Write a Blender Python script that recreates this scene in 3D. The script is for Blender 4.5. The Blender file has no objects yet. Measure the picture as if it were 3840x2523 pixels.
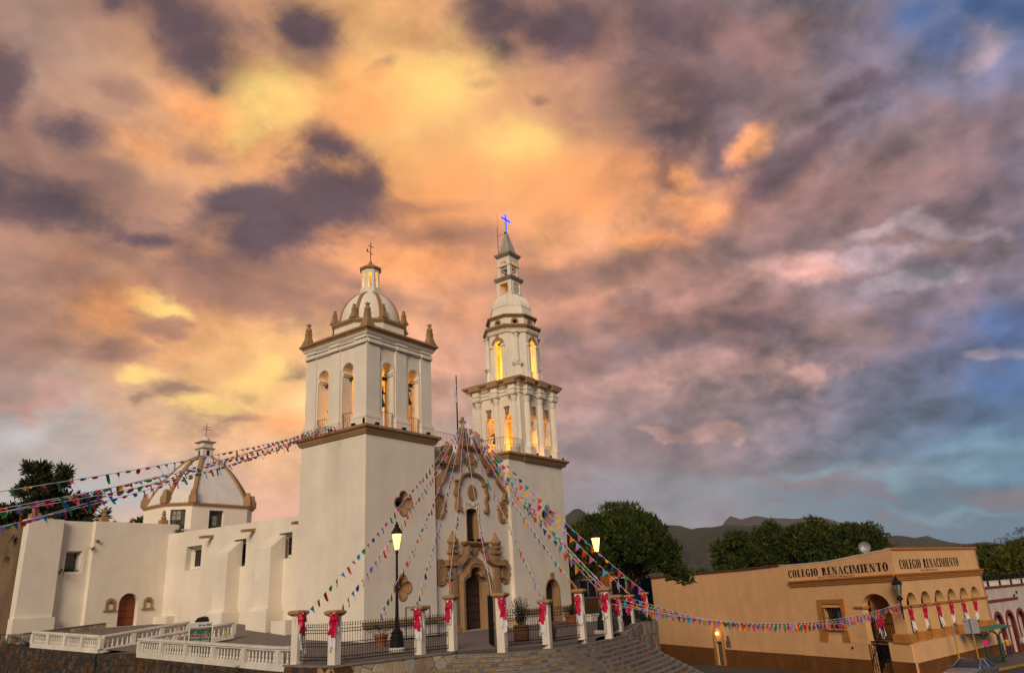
import bpy, bmesh, math, random, mathutils
from mathutils import Vector, Matrix
R = math.radians
rnd = random.Random(7)
# ---- camera, sky, sun, exposure --------------------------------------------------------------------
SC = bpy.context.scene
SUN_EL, SUN_AZ, NISHITA = R(24), R(250), 0.008
cam = bpy.data.cameras.new('camera'); CAM = bpy.data.objects.new('camera', cam); SC.collection.objects.link(CAM)
cam.sensor_width = 36; cam.lens = 2810.79 / 3840 * 36; cam.clip_start = .5; cam.clip_end = 40000
CAM.location = (-29.863, -32.583, 2.015)
def camera_matrix(yaw, pitch, roll):
    f = Vector((math.sin(yaw) * math.cos(pitch), math.cos(yaw) * math.cos(pitch), math.sin(pitch)))
    r = Vector((math.cos(yaw), -math.sin(yaw), 0)); u = r.cross(f)
    c, s = math.cos(roll), math.sin(roll)
    return Matrix((c * r + s * u, c * u - s * r, -f)).transposed()
CAM.rotation_euler = camera_matrix(.944, .3326, -.0552).to_euler()
SC.camera = CAM
SC.view_settings.view_transform = 'Standard'; SC.view_settings.look = 'None'
SC.view_settings.exposure = 0; SC.view_settings.gamma = 1; SC.view_settings.use_curve_mapping = False
SC.cycles.use_adaptive_sampling = True; SC.cycles.adaptive_threshold = .02
SC.cycles.max_bounces = 6; SC.cycles.diffuse_bounces = 3; SC.cycles.glossy_bounces = 2; SC.cycles.transmission_bounces = 3
SC.cycles.transparent_max_bounces = 6; SC.cycles.sample_clamp_indirect = 4; SC.cycles.caustics_reflective = False; SC.cycles.caustics_refractive = False
sun = bpy.data.lights.new('sun', 'SUN'); sun.energy = 2.6; sun.angle = R(24); sun.color = (1, .80, .57)
SUN = bpy.data.objects.new('sun', sun); SC.collection.objects.link(SUN)
# the bright open sky high to the left, behind the photographer
_d = Vector((-math.sin(R(63)) * math.cos(SUN_EL), -math.cos(R(63)) * math.cos(SUN_EL), math.sin(SUN_EL)))
SUN.rotation_euler = _d.to_track_quat('Z', 'Y').to_euler()
SKY_AZ = [12, 17, 22, 27, 32, 37, 42, 47, 52, 57, 62, 67, 72, 77, 82, 87, 92, 97]
SKY_ROWS = [
    (3, [(0.677,0.498,0.417), (0.687,0.500,0.417), (0.693,0.491,0.406), (0.721,0.453,0.361), (0.756,0.407,0.288), (0.777,0.389,0.259), (0.768,0.386,0.256), (0.466,0.307,0.261), (0.286,0.237,0.249), (0.248,0.228,0.253), (0.261,0.245,0.269), (0.273,0.272,0.295), (0.228,0.268,0.305), (0.153,0.231,0.301), (0.096,0.194,0.295), (0.080,0.188,0.306), (0.077,0.189,0.314), (0.076,0.190,0.318)]),
    (6.5, [(0.538,0.453,0.408), (0.557,0.461,0.410), (0.571,0.460,0.405), (0.634,0.443,0.365), (0.750,0.419,0.289), (0.814,0.412,0.258), (0.733,0.390,0.253), (0.464,0.305,0.259), (0.397,0.272,0.246), (0.262,0.218,0.236), (0.253,0.226,0.248), (0.252,0.243,0.267), (0.208,0.230,0.269), (0.148,0.203,0.270), (0.106,0.201,0.299), (0.091,0.207,0.330), (0.081,0.197,0.335), (0.073,0.182,0.329)]),
    (10, [(0.375,0.342,0.332), (0.396,0.358,0.342), (0.440,0.375,0.342), (0.574,0.398,0.305), (0.791,0.442,0.244), (0.883,0.474,0.226), (0.733,0.413,0.232), (0.484,0.306,0.250), (0.467,0.290,0.239), (0.334,0.224,0.217), (0.300,0.213,0.214), (0.285,0.203,0.207), (0.244,0.188,0.211), (0.186,0.172,0.226), (0.123,0.168,0.267), (0.081,0.162,0.301), (0.066,0.151,0.308), (0.060,0.143,0.306)]),
    (14, [(0.326,0.245,0.225), (0.352,0.261,0.233), (0.453,0.301,0.233), (0.667,0.371,0.201), (0.885,0.490,0.180), (0.938,0.534,0.186), (0.806,0.449,0.197), (0.551,0.307,0.220), (0.528,0.297,0.220), (0.438,0.244,0.199), (0.415,0.233,0.194), (0.364,0.210,0.183), (0.317,0.193,0.182), (0.259,0.176,0.194), (0.187,0.156,0.223), (0.120,0.139,0.258), (0.101,0.134,0.269), (0.106,0.137,0.268)]),
    (18, [(0.368,0.233,0.180), (0.407,0.247,0.179), (0.588,0.304,0.162), (0.770,0.362,0.138), (0.830,0.419,0.145), (0.864,0.467,0.160), (0.750,0.386,0.174), (0.641,0.311,0.185), (0.629,0.305,0.184), (0.506,0.259,0.188), (0.459,0.244,0.186), (0.368,0.212,0.178), (0.302,0.184,0.166), (0.271,0.175,0.175), (0.242,0.170,0.192), (0.204,0.161,0.214), (0.193,0.158,0.219), (0.196,0.158,0.215)]),
    (22, [(0.440,0.242,0.161), (0.474,0.254,0.160), (0.609,0.295,0.149), (0.718,0.325,0.136), (0.661,0.308,0.140), (0.619,0.295,0.144), (0.660,0.306,0.153), (0.714,0.319,0.157), (0.762,0.326,0.152), (0.692,0.305,0.170), (0.615,0.290,0.180), (0.522,0.267,0.185), (0.401,0.229,0.185), (0.312,0.194,0.181), (0.261,0.173,0.183), (0.227,0.163,0.196), (0.219,0.166,0.213), (0.235,0.178,0.229)]),
    (27, [(0.333,0.192,0.150), (0.362,0.205,0.153), (0.462,0.241,0.156), (0.563,0.272,0.151), (0.626,0.289,0.144), (0.701,0.310,0.136), (0.766,0.331,0.134), (0.811,0.341,0.134), (0.870,0.362,0.140), (0.889,0.372,0.151), (0.842,0.359,0.162), (0.700,0.318,0.174), (0.525,0.266,0.185), (0.363,0.213,0.191), (0.295,0.200,0.216), (0.275,0.206,0.253), (0.256,0.205,0.273), (0.251,0.205,0.279)]),
    (32, [(0.358,0.213,0.156), (0.402,0.228,0.158), (0.537,0.277,0.161), (0.672,0.322,0.146), (0.784,0.365,0.137), (0.860,0.391,0.132), (0.897,0.400,0.128), (0.927,0.420,0.134), (0.943,0.468,0.157), (0.932,0.456,0.166), (0.831,0.391,0.169), (0.662,0.318,0.175), (0.475,0.253,0.182), (0.346,0.218,0.208), (0.298,0.221,0.259), (0.227,0.206,0.298), (0.167,0.191,0.320), (0.141,0.185,0.332)]),
    (37, [(0.321,0.207,0.166), (0.350,0.211,0.158), (0.460,0.244,0.145), (0.615,0.307,0.140), (0.749,0.393,0.147), (0.873,0.490,0.158), (0.936,0.532,0.169), (0.929,0.501,0.167), (0.843,0.426,0.169), (0.728,0.355,0.171), (0.575,0.287,0.170), (0.385,0.213,0.168), (0.315,0.196,0.186), (0.305,0.209,0.220), (0.289,0.221,0.261), (0.208,0.200,0.297), (0.149,0.184,0.322), (0.129,0.181,0.336)]),
    (42, [(0.292,0.190,0.158), (0.278,0.168,0.138), (0.303,0.168,0.125), (0.417,0.218,0.131), (0.566,0.291,0.143), (0.727,0.379,0.153), (0.864,0.449,0.165), (0.815,0.409,0.167), (0.624,0.305,0.162), (0.469,0.238,0.162), (0.371,0.203,0.164), (0.300,0.180,0.169), (0.291,0.186,0.189), (0.307,0.208,0.220), (0.304,0.221,0.245), (0.271,0.218,0.271), (0.199,0.197,0.299), (0.150,0.184,0.320)]),
    (47, [(0.271,0.165,0.137), (0.281,0.159,0.125), (0.359,0.191,0.127), (0.488,0.250,0.138), (0.614,0.313,0.146), (0.766,0.392,0.156), (0.856,0.430,0.164), (0.779,0.380,0.165), (0.591,0.286,0.160), (0.440,0.223,0.160), (0.358,0.196,0.162), (0.310,0.182,0.166), (0.284,0.177,0.175), (0.295,0.193,0.199), (0.308,0.211,0.224), (0.305,0.221,0.245), (0.280,0.221,0.266), (0.224,0.205,0.289)]),
    (52, [(0.292,0.163,0.124), (0.366,0.194,0.128), (0.473,0.243,0.137), (0.577,0.294,0.144), (0.697,0.356,0.151), (0.815,0.415,0.160), (0.851,0.424,0.165), (0.762,0.371,0.165), (0.604,0.292,0.161), (0.469,0.234,0.159), (0.381,0.203,0.161), (0.335,0.189,0.164), (0.298,0.178,0.168), (0.284,0.178,0.178), (0.294,0.192,0.198), (0.307,0.208,0.219), (0.314,0.219,0.235), (0.376,0.246,0.232)]),
]
SKY_CLOUDS = [
    ('clear', (1.000, 1.000, 1.000), 0.25, 0, 0.7, 0.8, [
        (53.5,33.6,10.5,6.2,7), (47.1,36.7,6.2,4.7,1), (60.0,30.4,5.4,3.8,-6), (34.5,15.4,4.4,2.2,2), (24.0,8.3,7.4,2.2,1), (77.8,4.4,13.3,2.6,-5)]),
    ('dim', (0.296, 0.150, 0.107), 1.3, -0.1, 0.8, 0.78, [
        (65.2,35.7,7.9,4.2,0), (76.6,37.0,5.6,3.3,-17), (83.7,26.0,7.7,3.2,5), (80.8,22.5,8.1,2.4,2), (85.5,21.3,5.5,1.7,-16), (69.7,18.3,9.2,2.2,-8), (77.2,16.5,7.3,1.8,-10), (65.0,20.8,5.1,1.3,3), (26.9,39.4,5.8,3.3,3), (38.9,34.3,2.6,2.2,6), (28.5,31.7,2.6,1.3,0), (23.1,34.5,2.4,1.2,-1), (34.7,21.9,7.4,2.2,-11), (28.5,22.9,3.6,1.2,-4), (29.8,14.3,1.7,0.8,-13), (34.5,14.4,1.2,0.6,-9), (25.8,20.6,1.5,0.6,-15), (27.8,19.0,2.3,0.9,-11), (18.0,30.7,3.8,2.1,5), (19.3,17.6,4.4,3.3,8), (36.7,28.6,9.1,3.6,19), (19.4,26.9,6.1,2.1,-4), (63.9,39.7,4.8,3.4,-9), (74.2,34.1,7.4,3.8,-5), (42.0,23.5,6.0,1.3,-19), (47.7,29.4,4.8,0.9,-4), (37.6,16.4,1.4,0.8,-9), (26.8,14.1,1.6,0.6,-7), (51.8,38.2,1.9,0.7,8), (56.9,37.0,1.3,0.6,-5), (36.0,39.8,2.6,1.7,9), (43.2,39.2,1.2,0.5,32), (65.9,30.3,4.6,1.3,11), (78.0,28.1,6.1,1.8,15), (33.5,12.3,3.5,0.7,-5), (21.4,28.2,6.3,4.5,-10), (19.6,22.2,4.7,2.2,-1), (32.7,24.2,7.5,1.8,-3), (24.3,17.1,3.1,1.2,6), (41.4,21.3,3.8,1.9,1), (49.4,26.5,6.5,1.6,-6), (60.1,23.3,7.1,1.6,-1), (46.1,16.1,3.9,1.3,-1), (23.3,24.5,3.0,1.4,-7)]),
    ('dark', (0.117, 0.070, 0.078), 1.1, -0.08, 0.82, 0.96, [
        (25.8,39.7,5.0,2.0,3), (28.7,38.4,3.1,2.5,-8), (30.2,37.0,1.8,1.5,-20), (21.7,39.1,1.7,1.5,19), (35.9,41.7,2.5,1.4,-0), (20.4,31.8,2.0,1.3,-1), (15.3,32.9,1.3,2.1,20), (37.1,28.0,7.9,2.6,19), (40.1,30.4,5.0,3.4,14), (42.6,30.8,2.8,2.9,3), (39.3,34.0,2.3,1.8,5), (35.1,26.5,5.1,1.7,11), (32.3,28.5,3.5,1.5,7), (19.5,26.8,5.1,1.7,-7), (16.3,27.1,1.8,2.4,16), (25.5,25.6,2.2,0.8,-1), (54.0,40.6,2.8,2.3,-3), (59.7,41.2,4.6,2.8,-16), (55.4,42.4,4.2,1.7,-4), (70.0,38.7,4.4,4.2,-13), (72.2,34.9,5.5,2.8,-4), (68.2,32.9,3.4,2.1,9), (65.3,30.9,4.3,1.4,13), (68.1,29.2,1.9,1.1,-10), (79.4,29.8,5.4,1.8,14), (76.5,28.7,3.1,1.2,12), (72.5,17.6,7.2,1.5,-6), (73.3,31.3,2.4,1.8,-13), (82.1,31.8,4.6,1.1,3)]),
    ('grey', (0.209, 0.133, 0.138), 1.2, -0.1, 0.9, 0.7, [
        (78.5,23.0,8.9,3.0,8), (87.0,27.6,6.8,1.9,-9), (87.4,18.5,4.5,2.5,-15), (87.3,23.2,5.8,2.5,-1), (80.5,20.8,7.6,2.1,3), (67.8,16.6,10.0,2.2,-7), (78.4,15.0,6.1,2.1,1), (65.3,9.5,7.5,1.4,-5), (75.6,7.3,7.8,0.9,-6), (86.3,5.2,3.4,1.1,-7), (69.8,8.0,6.6,0.6,-5), (76.0,34.5,3.7,4.3,-16)]),
    ('bright', (1.000, 0.631, 0.181), 0.9, -0.05, 0.9, 0.95, [
        (34.5,15.2,2.7,1.4,2), (36.0,16.7,1.8,1.1,2), (26.5,20.9,1.6,0.7,-10), (28.1,20.4,1.6,0.5,-16), (47.9,37.9,5.9,3.2,15), (33.7,36.4,3.0,2.7,-22), (54.3,33.6,4.5,2.8,-3), (31.7,13.4,2.8,0.8,-3), (31.8,34.6,1.8,2.4,10), (26.6,15.8,1.9,0.7,5)]),
    ('orange', (0.991, 0.381, 0.117), 0.9, -0.05, 1, 0.8, [
        (70.8,27.1,3.0,2.2,10), (69.5,27.6,2.7,1.4,10), (60.6,28.8,5.5,2.2,-6), (37.8,11.7,5.1,1.4,0), (65.6,25.3,3.2,1.1,-8), (23.9,20.0,2.6,2.0,8), (29.1,34.8,3.0,2.1,12), (75.4,31.4,2.0,1.0,17), (69.4,29.2,1.8,1.2,-11), (58.9,30.2,7.7,3.5,-6), (49.6,30.9,4.5,3.8,-1), (46.9,25.2,5.2,1.9,-0), (24.5,31.4,3.0,1.7,-9), (41.0,36.8,4.8,2.6,5)]),
    ('puff', (0.527, 0.279, 0.223), 1.1, 0.02, 0.75, 0.75, [
        (68.9,15.2,6.2,1.7,-3), (64.3,15.0,4.8,1.3,-6), (75.2,13.4,4.0,1.0,-2), (68.3,10.7,2.3,0.8,-6), (64.9,10.6,1.2,0.5,-5), (21.1,13.2,1.8,0.6,5), (21.9,14.1,1.5,0.5,5), (67.1,20.9,5.0,1.8,6), (73.5,21.5,3.6,1.4,-0), (78.0,20.7,3.4,1.2,-2), (20.6,10.1,1.3,0.2,6)]),
    ('white', (0.392, 0.287, 0.305), 0.9, 0.02, 0.75, 0.8, [
        (86.2,22.1,2.0,1.0,-26), (83.2,22.4,1.8,0.7,-4), (82.2,20.7,3.4,1.1,-3), (89.0,20.6,1.9,0.7,-18), (88.0,13.4,2.4,0.7,-8), (83.5,18.9,4.4,0.9,2), (90.7,31.7,2.2,1.6,-2)]),
    ('blue', (0.048, 0.107, 0.254), 0.9, -0.05, 1, 0.8, [
        (88.8,15.3,1.7,3.0,-14), (89.6,32.4,1.8,1.9,-44), (88.2,34.9,1.7,1.5,-24), (94.0,33.3,2.2,1.0,-28), (91.9,34.5,1.6,1.0,-27), (88.7,12.2,1.6,1.6,-12), (87.0,11.1,3.3,1.7,-11)]),
    ('teal', (0.175, 0.305, 0.381), 0.6, -0.1, 1.1, 0.65, [
        (84.9,7.5,4.3,1.2,-1), (80.3,6.4,3.1,0.7,-11), (75.7,7.8,4.5,0.5,-3), (82.9,4.2,4.9,0.5,-6)]),
    ('pale', (0.434, 0.445, 0.445), 0.6, -0.1, 1, 0.75, [
        (20.3,11.1,4.1,1.4,13), (25.0,8.3,6.0,1.7,8), (29.7,9.5,3.3,1.2,-10)]),
    ('pink', (0.216, 0.144, 0.195), 0.9, -0.05, 0.9, 0.6, [
        (78.3,5.6,3.3,0.6,-2), (79.3,3.8,3.1,0.3,-3), (72.4,5.5,1.4,0.3,1), (67.5,4.8,1.8,0.9,-4)]),
]
# ---- sky: colours by azimuth/elevation, with clouds placed by compass direction ------------------
def build_world(SKY_AZ, SKY_ROWS, SKY_CLOUDS, GAIN):
    w = bpy.data.worlds.new('World'); bpy.context.scene.world = w; w.use_nodes = True
    nt = w.node_tree; nt.nodes.clear(); N = nt.nodes.new; Lk = nt.links.new
    def put(sock, v):
        if hasattr(v, 'is_output'): Lk(v, sock)
        elif v is not None: sock.default_value = v
    def math_(op, a, b=None, c=None, clamp=False):
        n = N('ShaderNodeMath'); n.operation = op; n.use_clamp = clamp
        put(n.inputs[0], a); put(n.inputs[1], b); put(n.inputs[2], c); return n.outputs[0]
    def vmath(op, a, b=None, scale=None):
        n = N('ShaderNodeVectorMath'); n.operation = op; put(n.inputs[0], a); put(n.inputs[1], b)
        if scale is not None: put(n.inputs['Scale'], scale)
        return n.outputs['Value'] if op in ('LENGTH', 'DOT_PRODUCT') else n.outputs[0]
    def maprange(v, a, b, c=0., d=1., smooth=False):
        n = N('ShaderNodeMapRange'); n.interpolation_type = 'SMOOTHSTEP' if smooth else 'LINEAR'
        put(n.inputs[0], v); put(n.inputs[1], a); put(n.inputs[2], b); put(n.inputs[3], c); put(n.inputs[4], d); return n.outputs[0]
    def mix(f, a, b, mode='MIX'):
        n = N('ShaderNodeMix'); n.data_type = 'RGBA'; n.blend_type = mode; n.clamp_factor = True
        put(n.inputs[0], f); put(n.inputs[6], a); put(n.inputs[7], b); return n.outputs[2]
    def noise(vec, scale, detail, rough=.55, dist=0., lac=2.):
        n = N('ShaderNodeTexNoise'); n.noise_dimensions = '3D'; put(n.inputs['Vector'], vec)
        n.inputs['Scale'].default_value = scale; n.inputs['Detail'].default_value = detail
        n.inputs['Roughness'].default_value = rough; n.inputs['Distortion'].default_value = dist; n.inputs['Lacunarity'].default_value = lac
        return n
    tc = N('ShaderNodeTexCoord'); D = vmath('NORMALIZE', tc.outputs['Generated'])
    sep = N('ShaderNodeSeparateXYZ'); Lk(D, sep.inputs[0])
    # cloud-deck coordinates: a ceiling high above, so the clouds flatten towards the horizon
    den = math_('ADD', math_('MAXIMUM', sep.outputs[2], 0.), .55)
    comb = N('ShaderNodeCombineXYZ'); den1 = math_('DIVIDE', 1., den); Lk(den1, comb.inputs[2])
    Pd = vmath('SCALE', D, scale=den1)
    w1 = noise(Pd, 3.4, 3, .5); w2 = noise(Pd, 11., 4, .6)
    off = vmath('ADD', vmath('SCALE', vmath('SUBTRACT', w1.outputs['Color'], (.5, .5, .5)), scale=.10),
                vmath('SCALE', vmath('SUBTRACT', w2.outputs['Color'], (.5, .5, .5)), scale=.055))
    Dw = vmath('NORMALIZE', vmath('ADD', D, off))
    sw = N('ShaderNodeSeparateXYZ'); Lk(Dw, sw.inputs[0])
    yaw = math.radians(54)
    rot = N('ShaderNodeVectorRotate'); rot.rotation_type = 'Z_AXIS'; Lk(Dw, rot.inputs['Vector']); rot.inputs['Angle'].default_value = yaw
    sr = N('ShaderNodeSeparateXYZ'); Lk(rot.outputs[0], sr.inputs[0])
    az = math_('MULTIPLY_ADD', math_('ARCTAN2', sr.outputs[0], sr.outputs[1]), 1 / (2 * math.pi), .5)
    el = math_('MULTIPLY', math_('ARCSINE', sw.outputs[2]), 180 / math.pi)
    rows = []
    for e, cols in SKY_ROWS:
        r = N('ShaderNodeValToRGB'); cr = r.color_ramp; cr.interpolation = 'B_SPLINE'
        back = (.15, .15, .21)
        st = [(0, back), (.16, back), (.30, tuple(.65 * c + .35 * b for c, b in zip(cols[0], back)))]
        st += [((a - 54 + 180) / 360, c) for a, c in zip(SKY_AZ, cols)] + [(.72, tuple(.6 * c + .4 * b for c, b in zip(cols[-1], back))), (.86, back), (1, back)]
        while len(cr.elements) < len(st): cr.elements.new(.5)
        for i, (p_, c) in enumerate(sorted(st)): cr.elements[i].position = p_
        for i, (p_, c) in enumerate(sorted(st)): cr.elements[i].color = (*c, 1)
        Lk(az, r.inputs[0]); rows.append((e, r.outputs[0]))
    col = rows[0][1]
    for (e0, _), (e1, c1) in zip(rows, rows[1:]): col = mix(maprange(el, e0, e1, smooth=True), col, c1)
    col = mix(maprange(el, 55, 85, smooth=True), col, (.22, .17, .17, 1))
    dm = maprange(az, .49, .55, 1., .88); dk = N('ShaderNodeCombineXYZ'); [Lk(dm, dk.inputs[i]) for i in range(3)]; col = vmath('MULTIPLY', col, dk.outputs[0])
    # texture of the cloud deck
    fb = noise(Pd, 4.4, 6, .58, .35); fine = noise(Pd, 15., 6, .66, .2)
    tx = math_('ADD', math_('MULTIPLY', math_('SUBTRACT', fb.outputs[0], .5), .62), math_('MULTIPLY', math_('SUBTRACT', fine.outputs[0], .5), .42))
    nb = math_('ADD', math_('MULTIPLY', math_('SUBTRACT', noise(Pd, 7., 7, .62, .3).outputs[0], .5), 1.25), math_('MULTIPLY', math_('SUBTRACT', fine.outputs[0], .5), 1.15))
    upper = maprange(el, 3., 12., .25, 1.)
    # light from the low sun catching one side of every billow
    sh_ = (-.045, .03, .07)
    def relief(sc, det, k): return math_('SUBTRACT', noise(Pd, sc, det, .52, .25).outputs[0], noise(vmath('ADD', Pd, tuple(k * q for q in sh_)), sc, det, .52, .25).outputs[0])
    rel = math_('ADD', relief(5., 5, 1.), math_('MULTIPLY', relief(12., 4, .45), .8))
    prev = None
    for name, c, k, lo, hi, alpha, blobs in SKY_CLOUDS:
        field = None
        for a, e, ra, rb, t in blobs:
            a, e, t = math.radians(a), math.radians(e), math.radians(t)
            d = mathutils.Vector((math.sin(a) * math.cos(e), math.cos(a) * math.cos(e), math.sin(e)))
            E = mathutils.Vector((d.y, -d.x, 0)).normalized(); U = E.cross(d)
            X = E * math.cos(t) + U * math.sin(t); Y = d.cross(X)
            m = N('ShaderNodeMapping'); m.vector_type = 'TEXTURE'
            m.inputs['Location'].default_value = d
            m.inputs['Rotation'].default_value = mathutils.Matrix((X, Y, d)).transposed().to_euler()
            m.inputs['Scale'].default_value = (math.radians(ra) * 1.25, math.radians(rb) * 1.25, .5)
            # (each step reads the last one, which keeps the node graph within the renderer's limits)
            Lk(Dw if prev is None else vmath('ADD', Dw, vmath('SCALE', (1e-9, 1e-9, 1e-9), scale=prev)), m.inputs['Vector'])
            f = math_('SUBTRACT', 1., vmath('LENGTH', m.outputs[0]))
            prev = f
            if field is None: field = f
            else:
                n = N('ShaderNodeMath'); n.operation = 'SMOOTH_MAX'; Lk(field, n.inputs[0]); Lk(f, n.inputs[1]); n.inputs[2].default_value = .25; field = n.outputs[0]; prev = field
        fac = maprange(math_('MULTIPLY_ADD', nb, k, field), lo, hi, 0., alpha, smooth=True)
        prev = fac
        if name == 'clear':   # open stretches between the clouds: fainter texture
            amp = math_('MULTIPLY', math_('SUBTRACT', 1., fac), upper)
            shf = math_('MULTIPLY_ADD', math_('MULTIPLY', tx, amp), 1.7, .96)
            cs = N('ShaderNodeCombineXYZ'); Lk(math_('POWER', shf, .72), cs.inputs[0]); Lk(shf, cs.inputs[1]); Lk(math_('POWER', shf, 1.1), cs.inputs[2])
            col = vmath('MULTIPLY', col, cs.outputs[0]); continue
        col = mix(fac, col, vmath('MULTIPLY', (*c,), cs.outputs[0]) if name not in ('teal', 'blue', 'bright', 'pale') else (*c, 1))
    amp = math_('MULTIPLY', amp, maprange(az, .5, .56, .45, 1.05))
    r1 = math_('MULTIPLY_ADD', math_('MULTIPLY', rel, amp), 1.9, 1.)
    r1 = math_('MAXIMUM', r1, .5)
    cc = N('ShaderNodeCombineXYZ'); Lk(math_('POWER', r1, 1.15), cc.inputs[0]); Lk(r1, cc.inputs[1]); Lk(r1, cc.inputs[2])
    col = vmath('MULTIPLY', col, cc.outputs[0])
    bg = N('ShaderNodeBackground'); Lk(col, bg.inputs[0]); bg.inputs[1].default_value = GAIN
    sky = N('ShaderNodeTexSky'); sky.sky_type = 'NISHITA'; sky.sun_disc = False
    sky.sun_elevation = SUN_EL; sky.sun_rotation = SUN_AZ
    bg2 = N('ShaderNodeBackground'); Lk(sky.outputs[0], bg2.inputs[0]); bg2.inputs[1].default_value = NISHITA
    add = N('ShaderNodeAddShader'); Lk(bg.outputs[0], add.inputs[0]); Lk(bg2.outputs[0], add.inputs[1])
    w.cycles.sampling_method = 'MANUAL'; w.cycles.sample_map_resolution = 256
    o = N('ShaderNodeOutputWorld'); Lk(add.outputs[0], o.inputs[0])
    return w
build_world(SKY_AZ, SKY_ROWS, SKY_CLOUDS, 1.10)

# ---- helpers -----------------------------------------------------------------------------------------
C = SC.collection; OFF = {}
def lerp(a, b, t): return a + (b - a) * t
def interp(x, xs, ys):
    if x <= xs[0]: return ys[0]
    for i in range(len(xs) - 1):
        if x <= xs[i + 1]: return lerp(ys[i], ys[i + 1], (x - xs[i]) / (xs[i + 1] - xs[i]))
    return ys[-1]
def offset_poly(P, d):
    """push every edge of a counter-clockwise plan polygon outwards by d, mitred"""
    n = len(P); out = []
    for i in range(n):
        p0, p1, p2 = Vector(P[i - 1][:2]), Vector(P[i][:2]), Vector(P[(i + 1) % n][:2])
        a = (p1 - p0).normalized(); b = (p2 - p1).normalized()
        na, nb = Vector((a.y, -a.x)), Vector((b.y, -b.x)); m = na + nb
        out.append(p1 + m * (d / max(.25, .5 * m.length_squared)))
    return out
class MB:
    def __init__(s): s.v = []; s.f = []; s.m = []
    def add(s, v, f, m=0):
        o = len(s.v); s.v += [tuple(p) for p in v]; s.f += [tuple(i + o for i in q) for q in f]; s.m += [m] * len(f); return s
    def hexa(s, p, m=0):
        return s.add(p, [(0, 3, 2, 1), (4, 5, 6, 7), (0, 1, 5, 4), (1, 2, 6, 5), (2, 3, 7, 6), (3, 0, 4, 7)], m)
    def box(s, x0, x1, y0, y1, z0, z1, m=0):
        return s.hexa([(x0, y0, z0), (x1, y0, z0), (x1, y1, z0), (x0, y1, z0), (x0, y0, z1), (x1, y0, z1), (x1, y1, z1), (x0, y1, z1)], m)
    def rbox(s, c, sx, sy, sz, rz=0, m=0, taper=1.):
        ca, sa = math.cos(rz), math.sin(rz); p = []
        for z, k in ((-.5, 1.), (.5, taper)):
            for x, y in ((-.5, -.5), (.5, -.5), (.5, .5), (-.5, .5)):
                X, Y = x * sx * k, y * sy * k; p.append((c[0] + X * ca - Y * sa, c[1] + X * sa + Y * ca, c[2] + z * sz))
        return s.hexa(p, m)
    def lathe(s, prof, c=(0, 0, 0), seg=16, a0=0., m=0, sx=1., sy=1., arc=2 * math.pi, caps=True):
        full = abs(arc - 2 * math.pi) < 1e-6; k = seg if full else seg + 1; v = []; f = []
        for r, z in prof:
            for i in range(k):
                a = a0 + arc * i / seg; v.append((c[0] + r * sx * math.cos(a), c[1] + r * sy * math.sin(a), c[2] + z))
        for j in range(len(prof) - 1):
            for i in range(seg):
                i2 = (i + 1) % k; f.append((j * k + i, j * k + i2, (j + 1) * k + i2, (j + 1) * k + i))
        if caps and full:
            if prof[0][0] > 1e-4: f.append(tuple(reversed(range(k))))
            if prof[-1][0] > 1e-4: f.append(tuple(range((len(prof) - 1) * k, len(prof) * k)))
        return s.add(v, f, m)
    def loft(s, rings, m=0, caps=True, closed=True):
        k = len(rings[0]); v = [p for r in rings for p in r]; f = []
        for j in range(len(rings) - 1):
            for i in range(k if closed else k - 1):
                i2 = (i + 1) % k; f.append((j * k + i, j * k + i2, (j + 1) * k + i2, (j + 1) * k + i))
        if caps: f.append(tuple(reversed(range(k)))); f.append(tuple(range((len(rings) - 1) * k, len(rings) * k)))
        return s.add(v, f, m)
    def ring(s, P, prof, m=0):
        """a moulding run round a convex plan polygon; prof = (outwards, z), outline closed by the wall"""
        rings = []
        for d, z in prof: rings.append([(p.x, p.y, z) for p in offset_poly(P, d)])
        return s.loft(rings, m, caps=True)
    def tube(s, pts, r, seg=6, m=0, caps=True):
        pts = [Vector(p) for p in pts]; rings = []; up = Vector((0, 0, 1))
        for i, p in enumerate(pts):
            t = (pts[min(i + 1, len(pts) - 1)] - pts[max(i - 1, 0)]).normalized()
            x = t.cross(up); x = x.normalized() if x.length > 1e-3 else Vector((1, 0, 0)); y = x.cross(t)
            rr = r[i] if isinstance(r, (list, tuple)) else r
            rings.append([p + x * rr * math.cos(2 * math.pi * k / seg) + y * rr * math.sin(2 * math.pi * k / seg) for k in range(seg)])
        return s.loft(rings, m, caps)
    def plate(s, outer, holes, fn, d0, d1, m=0, mh=None):
        """a slab with holes: outlines in (a, b), fn(a, b, d) -> point; front at d0, back at d1"""
        loops = [list(outer)] + [list(h) for h in holes]
        flat = [p for l in loops for p in l]; n = len(flat)
        tri = mathutils.geometry.tessellate_polygon([[Vector((p[0], p[1], 0)) for p in l] for l in loops])
        v = [fn(a, b, d0) for a, b in flat] + [fn(a, b, d1) for a, b in flat]
        s.add(v, [tuple(t) for t in tri] + [tuple(i + n for i in reversed(t)) for t in tri], m)
        o = 0
        for li, l in enumerate(loops):
            k = len(l); vv = [fn(a, b, d0) for a, b in l] + [fn(a, b, d1) for a, b in l]
            s.add(vv, [(i, (i + 1) % k, k + (i + 1) % k, k + i) for i in range(k)], m if (li == 0 or mh is None) else mh)
        return s
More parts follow.
